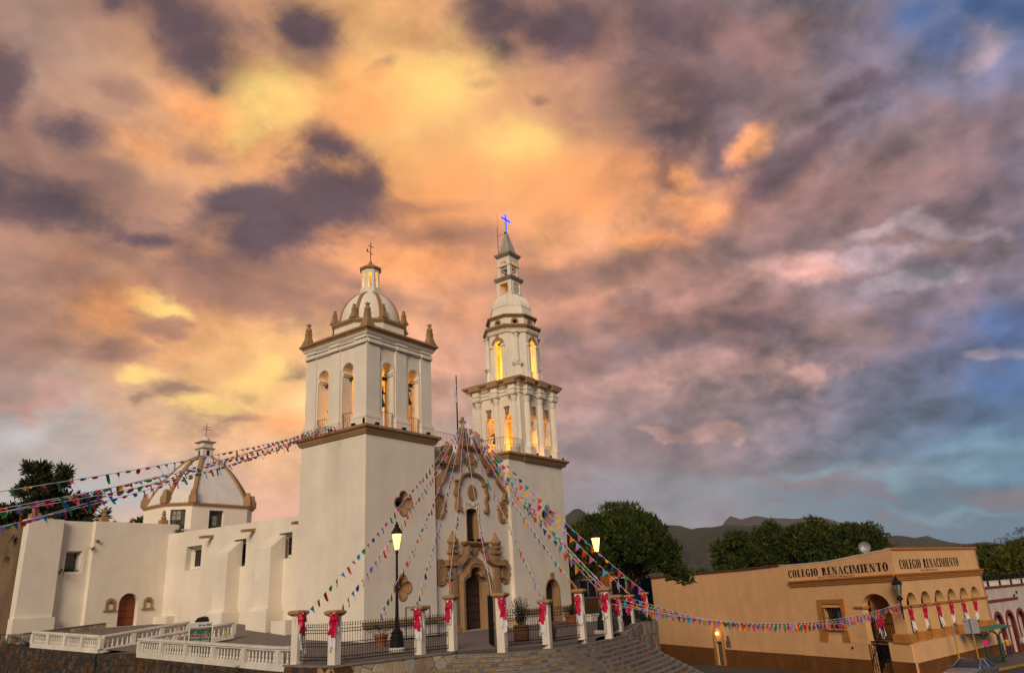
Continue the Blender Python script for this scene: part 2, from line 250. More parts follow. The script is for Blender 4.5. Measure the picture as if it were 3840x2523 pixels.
    def ribbon(s, path, prof, fn, m=0, closed=False):
        """a moulding swept along a path in a wall plane; prof = (across, depth)"""
        n = len(path); rings = []
        for i in range(n):
            p = Vector(path[i]); a = Vector(path[i - 1] if (i or closed) else path[i]); b = Vector(path[(i + 1) % n] if (i < n - 1 or closed) else path[i])
            t1 = (p - a).normalized() if (p - a).length > 1e-6 else (b - p).normalized(); t2 = (b - p).normalized() if (b - p).length > 1e-6 else t1
            n1 = Vector((-t1.y, t1.x)); n2 = Vector((-t2.y, t2.x)); mm = n1 + n2; mm = mm / max(.6, .5 * mm.length_squared)
            rings.append([fn(p.x + mm.x * o, p.y + mm.y * o, d) for o, d in prof])
        if closed: rings.append(rings[0])
        return s.loft(rings, m, caps=not closed)
    def xform(s, M):
        s.v = [tuple(M @ Vector(p)) for p in s.v]; return s
    def mesh(s, name, off=(0, 0, 0), mats=(), smooth=False):
        me = bpy.data.meshes.new(name)
        me.from_pydata([(x - off[0], y - off[1], z - off[2]) for x, y, z in s.v], [], s.f)
        for mt in mats: me.materials.append(mt)
        if len(mats) > 1: me.polygons.foreach_set('material_index', s.m)
        bm = bmesh.new(); bm.from_mesh(me); bmesh.ops.recalc_face_normals(bm, faces=bm.faces); bm.to_mesh(me); bm.free()
        if smooth: me.polygons.foreach_set('use_smooth', [True] * len(me.polygons)); me.set_sharp_from_angle(angle=R(38))
        me.update(); return me
def link(name, me, parent=None, label=None):
    o = bpy.data.objects.new(name, me); C.objects.link(o)
    if parent: o.parent = parent; OFF[o.name] = OFF.get(parent.name, (0, 0, 0))
    if label: o['label'] = label
    return o
def build(mb, name, mats, parent=None, label=None, smooth=False, local=False):
    """link what mb holds (world coordinates, or local ones) as one mesh object under its parent"""
    if not isinstance(mats, (list, tuple)): mats = [mats]
    off = (0, 0, 0) if (local or parent is None) else OFF.get(parent.name, (0, 0, 0))
    return link(name, mb.mesh(name, off, mats, smooth), parent, label)
def tag(o, label=None, cat=None, group=None, kind=None):
    if label: o['label'] = label
    if cat: o['category'] = cat
    if group: o['group'] = group
    if kind: o['kind'] = kind
    return o
def thing(name, label, cat, loc=(0, 0, 0), group=None, rz=0.):
    o = bpy.data.objects.new(name, None); C.objects.link(o); o.location = loc; o.rotation_euler = (0, 0, rz); o.empty_display_size = .2
    OFF[o.name] = tuple(loc); return tag(o, label, cat, group, 'thing')
def shrink(P, k=.012):
    cx = sum(p[0] for p in P) / len(P); cz = sum(p[1] for p in P) / len(P)
    return [(cx + (x - cx) * (1 - k), cz + (z - cz) * (1 - k)) for x, z in P]
def copy_tree(o, parent=None):
    c = o.copy(); C.objects.link(c)
    if parent is not None: c.parent = parent
    for ch in list(o.children): copy_tree(ch, c)
    return c
def arch_pts(xl, xr, zs, rise=None, n=10):
    """left to right over the top of an arch"""
    c, r = (xl + xr) / 2, (xr - xl) / 2; h = r if rise is None else rise
    return [(c - r * math.cos(math.pi * i / n), zs + h * math.sin(math.pi * i / n)) for i in range(n + 1)]
def arch_hole(xl, xr, zb, zs, rise=None, n=10): return [(xl, zb)] + arch_pts(xl, xr, zs, rise, n) + [(xr, zb)]
def rect(x0, x1, z0, z1): return [(x0, z0), (x1, z0), (x1, z1), (x0, z1)]
def ellipse(cx, cz, rx, rz, n=24, a0=0): return [(cx + rx * math.cos(a0 + 2 * math.pi * i / n), cz + rz * math.sin(a0 + 2 * math.pi * i / n)) for i in range(n)]
def text_poly(body, size=1., shear=0., spacing=1.):
    cu = bpy.data.curves.new('t', 'FONT'); cu.body = body; cu.size = size; cu.shear = shear; cu.align_x = 'CENTER'; cu.resolution_u = 2; cu.space_character = spacing
    o = bpy.data.objects.new('t', cu); me = o.to_mesh()
    v = [(p.co.x, p.co.y) for p in me.vertices]; f = [tuple(p.vertices) for p in me.polygons]
    o.to_mesh_clear(); bpy.data.objects.remove(o); bpy.data.curves.remove(cu); return v, f

# ---- materials ---------------------------------------------------------------------------------------
MAT = {}
def mat(name, col, rough=.85, var=.12, scale=1.2, bump=.0, bscale=30., streak=0., metal=0., col2=None, mixscale=None, spec=.3, trans=0.):
    m = bpy.data.materials.new(name); m.use_nodes = True; nt = m.node_tree; b = nt.nodes['Principled BSDF']; Lk = nt.links.new
    b.inputs['Roughness'].default_value = rough; b.inputs['Metallic'].default_value = metal
    b.inputs['Specular IOR Level'].default_value = spec
    g = nt.nodes.new('ShaderNodeNewGeometry')
    def noise(sc, det=5, vec=None):
        n = nt.nodes.new('ShaderNodeTexNoise'); n.inputs['Scale'].default_value = sc; n.inputs['Detail'].default_value = det; n.inputs['Roughness'].default_value = .62
        Lk(vec or g.outputs['Position'], n.inputs['Vector']); return n.outputs[0]
    def ramp(v, a, b_):
        r = nt.nodes.new('ShaderNodeMapRange'); Lk(v, r.inputs[0]); r.inputs[1].default_value = .32; r.inputs[2].default_value = .68; r.inputs[3].default_value = a; r.inputs[4].default_value = b_; return r.outputs[0]
    def mixc(f, a, b_, mode='MIX'):
        n = nt.nodes.new('ShaderNodeMix'); n.data_type = 'RGBA'; n.blend_type = mode
        if hasattr(f, 'is_output'): Lk(f, n.inputs[0])
        else: n.inputs[0].default_value = f
        for s_, q in ((6, a), (7, b_)):
            if hasattr(q, 'is_output'): Lk(q, n.inputs[s_])
            else: n.inputs[s_].default_value = (*q, 1)
        return n.outputs[2]
    c = mixc(ramp(noise(scale), 0, 1), tuple(x * (1 - var) for x in col), tuple(min(1, x * (1 + var * .6)) for x in col))
    if col2: c = mixc(ramp(noise(mixscale or scale * 2.3, 6), -.4, 1.1), c, col2)
    if streak:
        mp = nt.nodes.new('ShaderNodeMapping'); mp.inputs['Scale'].default_value = (1.1, 1.1, .22); Lk(g.outputs['Position'], mp.inputs['Vector'])
        c = mixc(ramp(noise(1., 7, mp.outputs[0]), streak, -.25 * streak), c, tuple(x * k for x, k in zip(col, (.50, .46, .42))))
    Lk(c, b.inputs['Base Color'])
    if bump:
        bn = nt.nodes.new('ShaderNodeBump'); bn.inputs['Strength'].default_value = bump; bn.inputs['Distance'].default_value = .03
        Lk(noise(bscale, 6), bn.inputs['Height']); Lk(bn.outputs[0], b.inputs['Normal'])
    if trans: b.inputs['Transmission Weight'].default_value = trans
    MAT[name] = m; return m
def glow(name, col, strength):
    m = bpy.data.materials.new(name); m.use_nodes = True; b = m.node_tree.nodes['Principled BSDF']
    b.inputs['Base Color'].default_value = (*col, 1); b.inputs['Emission Color'].default_value = (*col, 1); b.inputs['Emission Strength'].default_value = strength
    MAT[name] = m; return m
PLASTER = mat('cream_limewash', (.79, .72, .61), .92, .09, .45, .3, 9., .14)
TRIM = mat('ochre_trim', (.34, .205, .10), .85, .14, 2., .3, 18., .12)
DOORWOOD = mat('dark_carved_wood', (.055, .03, .02), .6, .3, 6., .3, 40.)
REDWOOD = mat('red_brown_wood', (.22, .055, .014), .5, .25, 5., .3, 40.)
IRON = mat('black_iron', (.012, .011, .011), .55, .3, 8., .1, 40., metal=.4)
GLASS = mat('dark_window_glass', (.015, .016, .018), .12, .3, 3., spec=.6)
PANE_PALE = mat('frosted_pane', (.26, .23, .19), .25, .3, 5.)
PANE_DARK = mat('grimy_pane', (.055, .05, .045), .2, .3, 5.)
BRONZE = mat('weathered_bronze', (.045, .055, .05), .5, .4, 7., .2, 20., metal=.6)
BEAMWOOD = mat('old_beam_wood', (.07, .05, .04), .8, .3, 6., .4, 30.)
GALV = mat('grey_metal', (.3, .3, .31), .45, .15, 5., metal=.5)
WHITEPAINT = mat('white_paint', (.74, .70, .62), .7, .12, 1.5, .2, 14., .35)
OLDSTONE = mat('old_brown_stonework', (.15, .10, .065), .95, .45, .8, 1., 5., .4, col2=(.24, .15, .08), mixscale=.45)
PAVE = mat('stamped_paving', (.20, .165, .145), .8, .25, 1.6, .8, 4., col2=(.15, .12, .11), mixscale=3.5)
ASPHALT = mat('asphalt', (.055, .05, .048), .9, .3, .8, .7, 26., col2=(.085, .075, .07), mixscale=.35)
EARTH = mat('dry_earth', (.10, .09, .055), 1., .3, .02, .2, .5)
MORTAR_D = mat('dark_mortar', (.035, .03, .027), 1., .3, 3., .6, 14.)
MORTAR_L = mat('grey_mortar', (.15, .13, .11), 1., .3, 3., .6, 14.)
STONE_D = [mat('dark_rubble_' + n, c, .9, .4, 2.6, .9, 9.) for n, c in (('brown', (.062, .038, .024)), ('grey', (.05, .048, .044)), ('rust', (.10, .045, .018)), ('slate', (.036, .036, .038)), ('tan', (.10, .068, .04)))]
STONE_L = [mat('pale_flag_' + n, c, .9, .22, 2.6, .6, 10.) for n, c in (('sand', (.40, .31, .21)), ('grey', (.33, .30, .26)), ('ochre', (.38, .24, .11)), ('buff', (.45, .37, .27)), ('umber', (.27, .20, .13)))]
RISER = [mat('riser_' + n, c, .9, .25, 3., .6, 10.) for n, c in (('grey', (.22, .19, .155)), ('tan', (.27, .21, .145)), ('ochre', (.29, .18, .08)), ('dark', (.14, .115, .09)))]
TREAD = mat('worn_tread', (.215, .19, .17), .85, .25, 1.3, .4, 12., col2=(.16, .14, .125), mixscale=2.5)

# ======================= THE SETTING ====================================================================
CAMP = (-29.863, -32.583)
def street_z(x, y):
    z = interp(x, [-60, -30, -10, 10, 28, 36, 50, 110], [2.2, .35, -1.35, -3.25, -4.6, -5.05, -5.3, -6.2])
    return z - .022 * max(0, y + 22) * max(0, min(1, (x - 12) / 20))
def terrace_z(x, y):
    a = interp(y, [-6.5, -3, 8, 12.3, 19.2, 23.2], [0, -.02, .19, .37, .76, 1.42])
    b = interp(y, [-2, 5, 9.4, 14.7, 23], [0, .3, .82, 1.39, 1.46])
    return lerp(a, b, max(0, min(1, (x + 8.5) / 10)))
def sheet(name, poly, zf, mats, dx, dy, kind='structure'):
    bm = bmesh.new(); vs = [bm.verts.new((x, y, 0)) for x, y in poly]; bm.faces.new(vs)
    xs = [p[0] for p in poly]; ys = [p[1] for p in poly]
    x = min(xs) + dx
    while x < max(xs): bmesh.ops.bisect_plane(bm, geom=bm.verts[:] + bm.edges[:] + bm.faces[:], plane_co=(x, 0, 0), plane_no=(1, 0, 0)); x += dx
    y = min(ys) + dy
    while y < max(ys): bmesh.ops.bisect_plane(bm, geom=bm.verts[:] + bm.edges[:] + bm.faces[:], plane_co=(0, y, 0), plane_no=(0, 1, 0)); y += dy
    for v in bm.verts: v.co.z = zf(v.co.x, v.co.y)
    bmesh.ops.recalc_face_normals(bm, faces=bm.faces)
    if sum(f.normal.z for f in bm.faces) < 0: bmesh.ops.reverse_faces(bm, faces=bm.faces)
    me = bpy.data.meshes.new(name); bm.to_mesh(me); bm.free(); me.materials.append(mats)
    return tag(link(name, me), kind=kind)
STEP_END = (5.9, -11.7)
def step_outline(k, tread=.28, r0=.7):
    """plan of step k, from the wall end on the left round to the stone wall on the right"""
    d = tread * k
    base = [(-4.15, -10.1), (-3.62, -12.25), (-1.56, -13.28), (1.2, -13.32), (3.9, -12.95)]
    n = len(base); out = []
    for i in range(n):
        p = Vector(base[i]); a = Vector(base[max(0, i - 1)]); b = Vector(base[min(n - 1, i + 1)])
        t1 = (p - a).normalized() if i else (b - p).normalized(); t2 = (b - p).normalized() if i < n - 1 else t1
        n1, n2 = Vector((t1.y, -t1.x)), Vector((t2.y, -t2.x)); m = n1 + n2; m = m / max(.5, .5 * m.length_squared)
        out.append(tuple(p + m * d))
    out[0] = (base[0][0] - d, base[0][1] - .02)
    # soften the corners
    sm = [out[0]]
    for i in range(1, n - 1):
        p, a, b = Vector(out[i]), Vector(out[i - 1]), Vector(out[i + 1])
        q0, q1 = p + (a - p).normalized() * .7, p + (b - p).normalized() * .7
        for t in (0, .25, .5, .75, 1): sm.append(tuple(q0 * (1 - t) ** 2 + p * 2 * t * (1 - t) + q1 * t * t))
    r = r0 + d
    for a in range(-82, 66, 9): sm.append((STEP_END[0] + r * math.cos(R(a)), STEP_END[1] + r * math.sin(R(a))))
    return sm
TERRACE = [(-8.45, 24), (-8.5, 19.2), (-7.75, 12.3), (-7.85, 7.9), (-9.5, -5.8), (-9.62, -6.9), (-9.75, -9.1), (-5.8, -9.72), (-4.15, -10.1)] + step_outline(0)[1:-6] + \
    [(7.6, -11.35), (14.2, -8.85), (18.2, -7.75), (19.5, -7.2), (26, 0), (60, 26), (60, 60), (-8.45, 60)]
sheet('terrace', TERRACE, terrace_z, PAVE, 1.5, 1.5)
sheet('street', [(-90, -70), (120, -70), (120, 75), (-90, 75)], street_z, ASPHALT, 6, 9)
def ground_z(x, y):
    d = math.hypot(x - CAMP[0], y - CAMP[1]); return -9 - min(40, max(0, d - 200) * .02)
sheet('ground', [(-9000, -9000), (9000, -9000), (9000, 9000), (-9000, 9000)], ground_z, EARTH, 750, 750)

# ---- hills, each a ridge with slopes down to the plain ---------------------------------------------------
def fbm(p, o=5): return mathutils.noise.fractal(Vector(p), .9, 2.1, o)
def ridge(name, D, pts, m, foot, spur, fine, seed, step=.12, back=1.5):
    a0, a1 = pts[0][0], pts[-1][0]; n = int((a1 - a0) / step); rows = 26; mb = MB(); az = [p[0] for p in pts]; hz = [p[1] for p in pts]
    v = []; f = []
    for i in range(n + 1):
        a = a0 + (a1 - a0) * i / n; h = interp(a, az, hz); ra = R(a); sx, cy = math.sin(ra), math.cos(ra)
        for j in range(rows + 1):
            t = j / rows
            if t <= .8:
                u = t / .8; d = lerp(foot, 1., u) * D; zz = lerp(-45, h, u ** 1.25)
                w = math.sin(math.pi * u) ** .8
            else:
                u = (t - .8) / .2; d = lerp(1., back, u) * D; zz = lerp(h, -45, u); w = 0
            x, y = CAMP[0] + sx * d, CAMP[1] + cy * d
            q = (a * R(1) * D / spur + seed, d / spur * .33, seed)
            zz += w * (abs(fbm(q, 4)) * -1. + .35) * h * .55 + w * fbm((x / fine, y / fine, seed), 4) * h * .06
            if t == .8: zz += fbm((a * 9, seed, 0), 4) * h * .006
            v.append((x, y, zz))
    for i in range(n):
        for j in range(rows): f.append((i * (rows + 1) + j, i * (rows + 1) + j + 1, (i + 1) * (rows + 1) + j + 1, (i + 1) * (rows + 1) + j))
    mb.add(v, f); o = build(mb, name, m, smooth=False); o.data.polygons.foreach_set('use_smooth', [True] * len(o.data.polygons)); return tag(o, kind='structure')
SCRUB = mat('wooded_slope', (.040, .046, .026), 1., .5, .012, 1., .12, col2=(.055, .05, .032), mixscale=.05)
SCRUB_FAR = mat('bare_far_slope', (.085, .062, .055), 1., .35, .004, .8, .05, col2=(.06, .055, .04), mixscale=.01)
SCRUB_NEAR = mat('near_wooded_hill', (.035, .042, .016), 1., .55, .10, 1., .9, col2=(.05, .05, .02), mixscale=.3)
ridge('mountain', 2600, [(33.5, 120), (35.3, 215), (36.54, 262), (37.76, 288), (41.2, 280), (49, 245), (54, 247), (57.29, 250), (57.71, 260), (57.88, 267), (58.42, 273), (58.68, 265), (59.01, 255.5), (59.42, 249.3), (59.86, 243), (60.73, 238), (61.66, 232.5), (62.24, 235), (62.61, 232), (63.04, 225), (63.51, 217), (63.97, 207), (64.59, 204), (65.08, 204), (65.5, 200), (66.2, 186), (67.21, 163), (68.58, 124), (70, 80)], SCRUB, .5, 260, 120, 3.)
ridge('mountain', 1900, [(61.5, 40), (62.55, 91), (64.27, 127), (66.23, 134), (66.87, 140), (68.42, 139), (69.61, 136), (70.64, 139.5), (71.31, 139), (72.35, 135.6), (73.13, 130), (73.76, 123), (74.08, 115), (75.04, 99.5), (76.29, 79), (77.83, 58), (79, 30)], SCRUB, .45, 190, 90, 8.)
ridge('mountain', 5200, [(64.5, 240), (65.71, 330), (68.47, 377), (68.82, 414), (69.18, 447), (69.38, 438), (69.94, 414), (70.12, 422), (70.72, 426), (71.38, 418), (71.89, 406), (72.66, 396), (73.8, 380), (74.94, 375), (76.02, 353), (77.07, 320), (78.07, 277), (78.53, 253), (80.12, 170), (82, 90)], SCRUB_FAR, .75, 520, 300, 15.)
ridge('mountain', 3000, [(74, 80), (75.65, 135), (77.8, 146), (78.38, 145.7), (79.75, 134), (80.61, 122.5), (80.96, 124), (81.44, 125), (81.86, 113), (82.66, 97), (83.49, 91.5), (84.59, 92.5), (85.08, 88.6), (86.04, 84), (87.44, 86), (89.43, 81.5), (95, 70)], SCRUB, .6, 300, 150, 21.)
ridge('hill', 430, [(80.5, -6), (82.0, 6), (83.0, 10.5), (83.87, 12), (84.54, 13.3), (85.2, 14.2), (85.56, 15.8), (86.16, 17.4), (86.74, 18.4), (87.63, 20.2), (89, 21.5), (91, 23), (96, 20)], SCRUB_NEAR, .35, 60, 25, 33., step=.15)

# ---- stonework: irregular stones fitted together, every stone a mesh of its own ---------------------------
def cells(L, H, size, rg, squash=1.):
    """split a strip L x H into polygons (jittered points, each cell clipped by its neighbours)"""
    nx, ny = max(1, round(L / size)), max(1, round(H / (size * squash))); P = {}
    for i in range(-1, nx + 1):
        for j in range(-1, ny + 1):
            P[i, j] = ((i + .5 + (.5 if j % 2 else 0) + rg.uniform(-.33, .33)) * L / nx, (j + .5 + rg.uniform(-.36, .36)) * H / ny)
    out = []
    for (i, j), (px, py) in P.items():
        poly = [(0, 0), (L, 0), (L, H), (0, H)]
        for (k, l), (qx, qy) in P.items():
            if (k, l) == (i, j) or abs(k - i) > 3 or abs(l - j) > 3: continue
            mx, my, nxx, nyy = (px + qx) / 2, (py + qy) / 2, qx - px, (qy - py)
            new = []
            for a in range(len(poly)):
                A, B = poly[a], poly[(a + 1) % len(poly)]
                da, db = (A[0] - mx) * nxx + (A[1] - my) * nyy, (B[0] - mx) * nxx + (B[1] - my) * nyy
                if da <= 0: new.append(A)
                if (da < 0 < db) or (db < 0 < da): t = da / (da - db); new.append((lerp(A[0], B[0], t), lerp(A[1], B[1], t)))
            poly = new
            if len(poly) < 3: break
        if len(poly) >= 3: out.append(poly)
    return out
def path_fn(path):
    P = [Vector(p) for p in path]; S = [0]
    for a, b in zip(P, P[1:]): S.append(S[-1] + (b - a).length)
    def at(s):
        s = max(0, min(S[-1] - 1e-6, s)); i = max(k for k in range(len(S) - 1) if S[k] <= s)
        t = (P[i + 1] - P[i]).normalized(); p = P[i] + t * (s - S[i]); return p, Vector((t.y, -t.x))
    return at, S[-1]
def stone_mesh(poly, fn, joint, depth, rg):
    cx = sum(p[0] for p in poly) / len(poly); cy = sum(p[1] for p in poly) / len(poly)
    def ins(k):
        o = []
        for x, y in poly:
            d = math.hypot(x - cx, y - cy); q = max(.3, 1 - k / max(d, 1e-3)); o.append((cx + (x - cx) * q, cy + (y - cy) * q))
        return o
    a, b = ins(joint), ins(joint + .035); dd = depth * rg.uniform(.7, 1.3); tl = (rg.uniform(-.04, .04), rg.uniform(-.04, .04)); n = len(poly)
    v = [fn(x, y, 0) for x, y in a] + [fn(x, y, dd * .7) for x, y in a] + [fn(x, y, dd + (x - cx) * tl[0] + (y - cy) * tl[1]) for x, y in b]
    f = []
    for j in (0, 1): f += [(j * n + i, j * n + (i + 1) % n, (j + 1) * n + (i + 1) % n, (j + 1) * n + i) for i in range(n)]
    f.append(tuple(range(2 * n, 3 * n))); return v, f
def lay_stones(parent, polys, fn, mats, name, joint, depth, rg, limit=300, keep=None):
    todo = []
    for poly in polys:
        ar = abs(sum(a[0] * b[1] - b[0] * a[1] for a, b in zip(poly, poly[1:] + poly[:1]))) / 2
        if ar < .006: continue
        v, f = stone_mesh(poly, fn, joint, depth, rg); c = v[-1]
        if keep and not keep(v): continue
        d = math.hypot(c[0] - CAMP[0], c[1] - CAMP[1]); todo.append((-ar / d / d, v, f, rg.randrange(len(mats))))
    todo.sort(key=lambda q: q[0]); rest = [MB() for _ in mats]
    for i, (_, v, f, mi) in enumerate(todo):
        if i < limit: build(MB().add(v, f), name, mats[mi], parent)
        else: rest[mi].add(v, f)
    if len(todo) > limit:
        mb = MB()
        for mi, r in enumerate(rest):
            o = len(mb.v); mb.v += r.v; mb.f += [tuple(i + o for i in q) for q in r.f]; mb.m += [mi] * len(r.f)
        build(mb, name, mats, parent)['kind'] = 'stuff'
def stone_wall(name, label, path, ztop, depth_below, size, mats, mortar, coping=None, squash=.8, seed=1, joint=.012, proud=.045, limit=300, cope_mat=None, thick=.5):
    rg = random.Random(seed); at, L = path_fn(path)
    t = thing(name, label, 'stone wall', (path[0][0], path[0][1], ztop(0)))
    def fn(s, h, d):
        p, n = at(s); return (p.x + n.x * d, p.y + n.y * d, ztop(s) - depth_below + h)
    mb = MB(); k = max(8, int(L / .5)); rings = []
    for i in range(k + 1):
        s = L * i / k; p, n = at(s); z = ztop(s)
        rings.append([(p.x, p.y, z - depth_below - 1.5), (p.x, p.y, z - .01), (p.x - n.x * thick, p.y - n.y * thick, z - .01), (p.x - n.x * thick, p.y - n.y * thick, z - depth_below - 1.5)])
    mb.loft(rings); build(mb, 'mortar_core', mortar, t)
    lay_stones(t, cells(L, depth_below, size, rg, squash), fn, mats, 'stone', joint, proud, rg, limit)
    if coping:
        mb = MB(); rings = []
        for i in range(k + 1):
            s = L * i / k; p, n = at(s); z = ztop(s); a, b = .09, thick + .04
            rings.append([(p.x + n.x * a, p.y + n.y * a, z), (p.x + n.x * a, p.y + n.y * a, z + coping), (p.x - n.x * b, p.y - n.y * b, z + coping), (p.x - n.x * b, p.y - n.y * b, z)])
        mb.loft(rings); build(mb, 'coping', cope_mat or TREAD, t)
    return t
stone_wall('chapel_footing', 'pale stone footing under the chapel corner buttress', [(-8.5, 22.95), (-5.9, 22.9)], lambda s: 1.42, 1.3, .34, STONE_L, MORTAR_L, seed=2, thick=.3)
# the dark rubble walls that carry the left-hand balustrades
pl = [(-16.5, 25.3), (-8.95, 23.0)]
stone_wall('retaining_wall', 'rough dark rubble wall below the old brown stone chapel side', pl, lambda s: 1.36, 2.6, .4, STONE_D, MORTAR_D, seed=3, proud=.06)
pl = [(-8.95, 22.6), (-8.95, 19.3), (-8.2, 12.2)]
stone_wall('retaining_wall', 'dark rubble retaining wall under the far white balustrade', pl, lambda s: interp(s, [0, 3.3, 10.4], [.86, .66, .25]), 2.5, .29, STONE_D, MORTAR_D, seed=4)
pl = [(-8.2, 12.2), (-8.0, 12.2), (-8.0, 8.0), (-8.25, 8.0)]
stone_wall('retaining_wall', 'short dark rubble wall closing the gap between the two balustrades', [(-8.12, 12.15), (-8.18, 8.0)], lambda s: .2, 2.4, .38, STONE_D, MORTAR_D, seed=5)
pl = [(-8.25, 8.0), (-9.95, -5.9), (-10.05, -6.55)]
stone_wall('retaining_wall', 'dark rubble retaining wall under the near white balustrade', pl, lambda s: interp(s, [0, 14], [.08, -.28]), 2.2, .28, STONE_D, MORTAR_D, seed=6)
pl = [(-10.05, -6.55), (-10.12, -9.4), (-9.2, -9.55)]
stone_wall('retaining_wall', 'rust brown rubble wall under the first two fence pillars', pl, lambda s: -.1, 2.2, .42, [STONE_D[0], STONE_D[2], STONE_D[4], STONE_L[2], STONE_D[2]], MORTAR_D, coping=.07, seed=7)
pl = [(-9.2, -9.55), (-5.8, -10.05), (-4.5, -10.35), (-4.2, -10.2)]
wall = stone_wall('retaining_wall', 'pale flagstone wall of large irregular slabs beside the steps', pl, lambda s: -.1, 2.2, .52, STONE_L, MORTAR_L, coping=.08, squash=1., seed=8, joint=.014)
at, _ = path_fn(pl); p, n = at(.45)
mb = MB(); t_ = Vector((-n.y, n.x)); mb.hexa([tuple(Vector((p.x, p.y, 0)) + Vector((t_.x, t_.y, 0)) * a + Vector((n.x, n.y, 0)) * b + Vector((0, 0, c))) for c in (-1.25, -.42) for a, b in ((0, 0), (.72, 0), (.72, .08), (0, .08))])
build(mb, 'stone_plaque', mat('pale_plaque', (.33, .30, .27), .8, .15, 5.), wall)
pl = [(6.05, -12.0), (7.9, -11.75), (14.3, -9.2), (18.3, -8.1), (19.1, -7.85)]
stone_wall('retaining_wall', 'pale crazy-stone wall curving up the right side of the steps', pl, lambda s: interp(s, [0, 1.8, 8, 13], [-.05, .0, .06, .04]), 3.4, .62, STONE_L, MORTAR_L, squash=1.25, seed=9, joint=.016, proud=.05)
pl = [(19.1, -7.85), (20.1, -6.6), (26.5, .6)]
stone_wall('retaining_wall', 'end of the pale stone wall turning back towards the street', pl, lambda s: .06, 4.2, .6, STONE_L, MORTAR_L, squash=1.2, seed=10, joint=.016)

# ---- the fan of steps ---------------------------------------------------------------------------------------
stair = thing('stone_staircase', 'broad fan of grey stone steps curving up to the church gate', 'steps', (0, -13.3, -2))
NSTEP = 16; RISE = .15; todo = []
for k in range(1, NSTEP):
    top = step_outline(k); z = -RISE * k
    inner = step_outline(k - 1.12)
    mb = MB(); n = len(top); rings = []
    nose = step_outline(k + .09)
    for a, b in zip(inner, nose): rings.append([(a[0], a[1], z), (b[0], b[1], z), (b[0], b[1], z - .045), (a[0], a[1], z - .045)])
    mb.loft(rings); st = build(mb, 'step', TREAD, stair)
    mb = MB(); rings = [[(a[0], a[1], z - .045), (a[0], a[1], z - RISE - .02)] for a in top]
    mb.loft(rings, caps=False, closed=False); build(mb, 'riser_core', MORTAR_L, st)
    at, L = path_fn(top); rg = random.Random(40 + k); s = .02
    while s < L - .12:
        w = rg.uniform(.17, .40); e = min(s + w, L - .01); q = []
        for ss, zz in ((s + .008, z - RISE + .004), (e - .008, z - RISE + .004 + rg.uniform(0, .01)), (e - .008 + rg.uniform(-.02, 0), z - .05), (s + .008 + rg.uniform(0, .02), z - .05)): q.append((ss, zz))
        def fn(a, b, d): p, nn = at(a); return (p.x + nn.x * d, p.y + nn.y * d, b)
        dd = rg.uniform(.012, .028); v = [fn(a, b, 0) for a, b in q] + [fn(lerp(a, (s + e) / 2, .05), lerp(b, z - RISE / 2 - .02, .1), dd) for a, b in q]
        c = v[4]; todo.append((math.hypot(c[0] - CAMP[0], c[1] - CAMP[1]) + (30 if k > 12 else 0) + (25 if c[0] > 6.5 and k < 3 else 0), v, st, rg.randrange(4))); s = e
todo.sort(key=lambda q: q[0]); rest = MB()
FC = [(0, 1, 5, 4), (1, 2, 6, 5), (2, 3, 7, 6), (3, 0, 4, 7), (4, 5, 6, 7)]
for i, (_, v, st, mi) in enumerate(todo):
    if i < 300: build(MB().add(v, FC), 'riser_stone', RISER[mi], st)
    else: rest.add(v, FC, mi)
if rest.v: build(rest, 'riser_stone', RISER, stair)['kind'] = 'stuff'
# low stone ramp wall in front of the chapel
stone_wall('ramp_wall', 'low stone parapet along the ramp in front of the chapel', [(-8.3, 21.6), (-2.9, 22.3)], lambda s: interp(s, [0, 5.4], [1.38, 1.72]), .62, .36, STONE_L, MORTAR_L, coping=.04, seed=12, thick=.22)

# ======================= THE CHURCH =====================================================================
church = thing('church', 'cream twin-towered colonial church with ochre mouldings and a white dome', 'church', (9.9, 0, 0))
def FY(y): return lambda a, b, d: (a, y - d, b)
def LX(x): return lambda a, b, d: (x - d, a, b)
def BY(y): return lambda a, b, d: (a, y + d, b)
def RX(x): return lambda a, b, d: (x + d, a, b)
def boxplan(x0, x1, y0, y1): return [(x0, y0), (x1, y0), (x1, y1), (x0, y1)]
def octplan(cx, cy, ap): r = ap / math.cos(R(22.5)); return [(cx + r * math.cos(R(22.5 + 45 * k)), cy + r * math.sin(R(22.5 + 45 * k))) for k in range(8)]
def cyma(z0, z1, out, lip=.45): h = z1 - z0; return [(0, z0), (out * .28, z0), (out * .34, z0 + h * .16), (out * .5, z0 + h * .3), (out * .56, z0 + h * .5), (out * .9, z0 + h * .66), (out, z0 + h * .72), (out, z1), (0, z1)]
def quatrefoil(cx, cz, s, n=48): return [(cx + s * (.64 + .36 * abs(math.cos(2 * a)) ** .8) * math.cos(a), cz + s * (.64 + .36 * abs(math.cos(2 * a)) ** .8) * math.sin(a)) for a in (2 * math.pi * i / n for i in range(n))]
def shell_window(par, cx, cz, s, y):
    mb = MB(); rings = []
    for d, k in ((-.03, 1.1), (.05, 1.1), (.05, 1.0), (-.06, .97), (-.10, .80), (-.17, .78), (-.22, .60), (-.30, .58), (-.36, .42), (-.62, .36)):
        rings.append([FY(y)(cx + (a - cx) * k, cz + (b - cz) * k, d) for a, b in quatrefoil(cx, cz, s)])
    mb.loft(rings, caps=False); w = build(mb, 'shell_window', TRIM, par)
    mb = MB(); mb.add([FY(y)(cx + (a - cx) * .42, cz + (b - cz) * .42, -.6) for a, b in quatrefoil(cx, cz, s)], [tuple(range(48))]); build(mb, 'pane', GLASS, par)
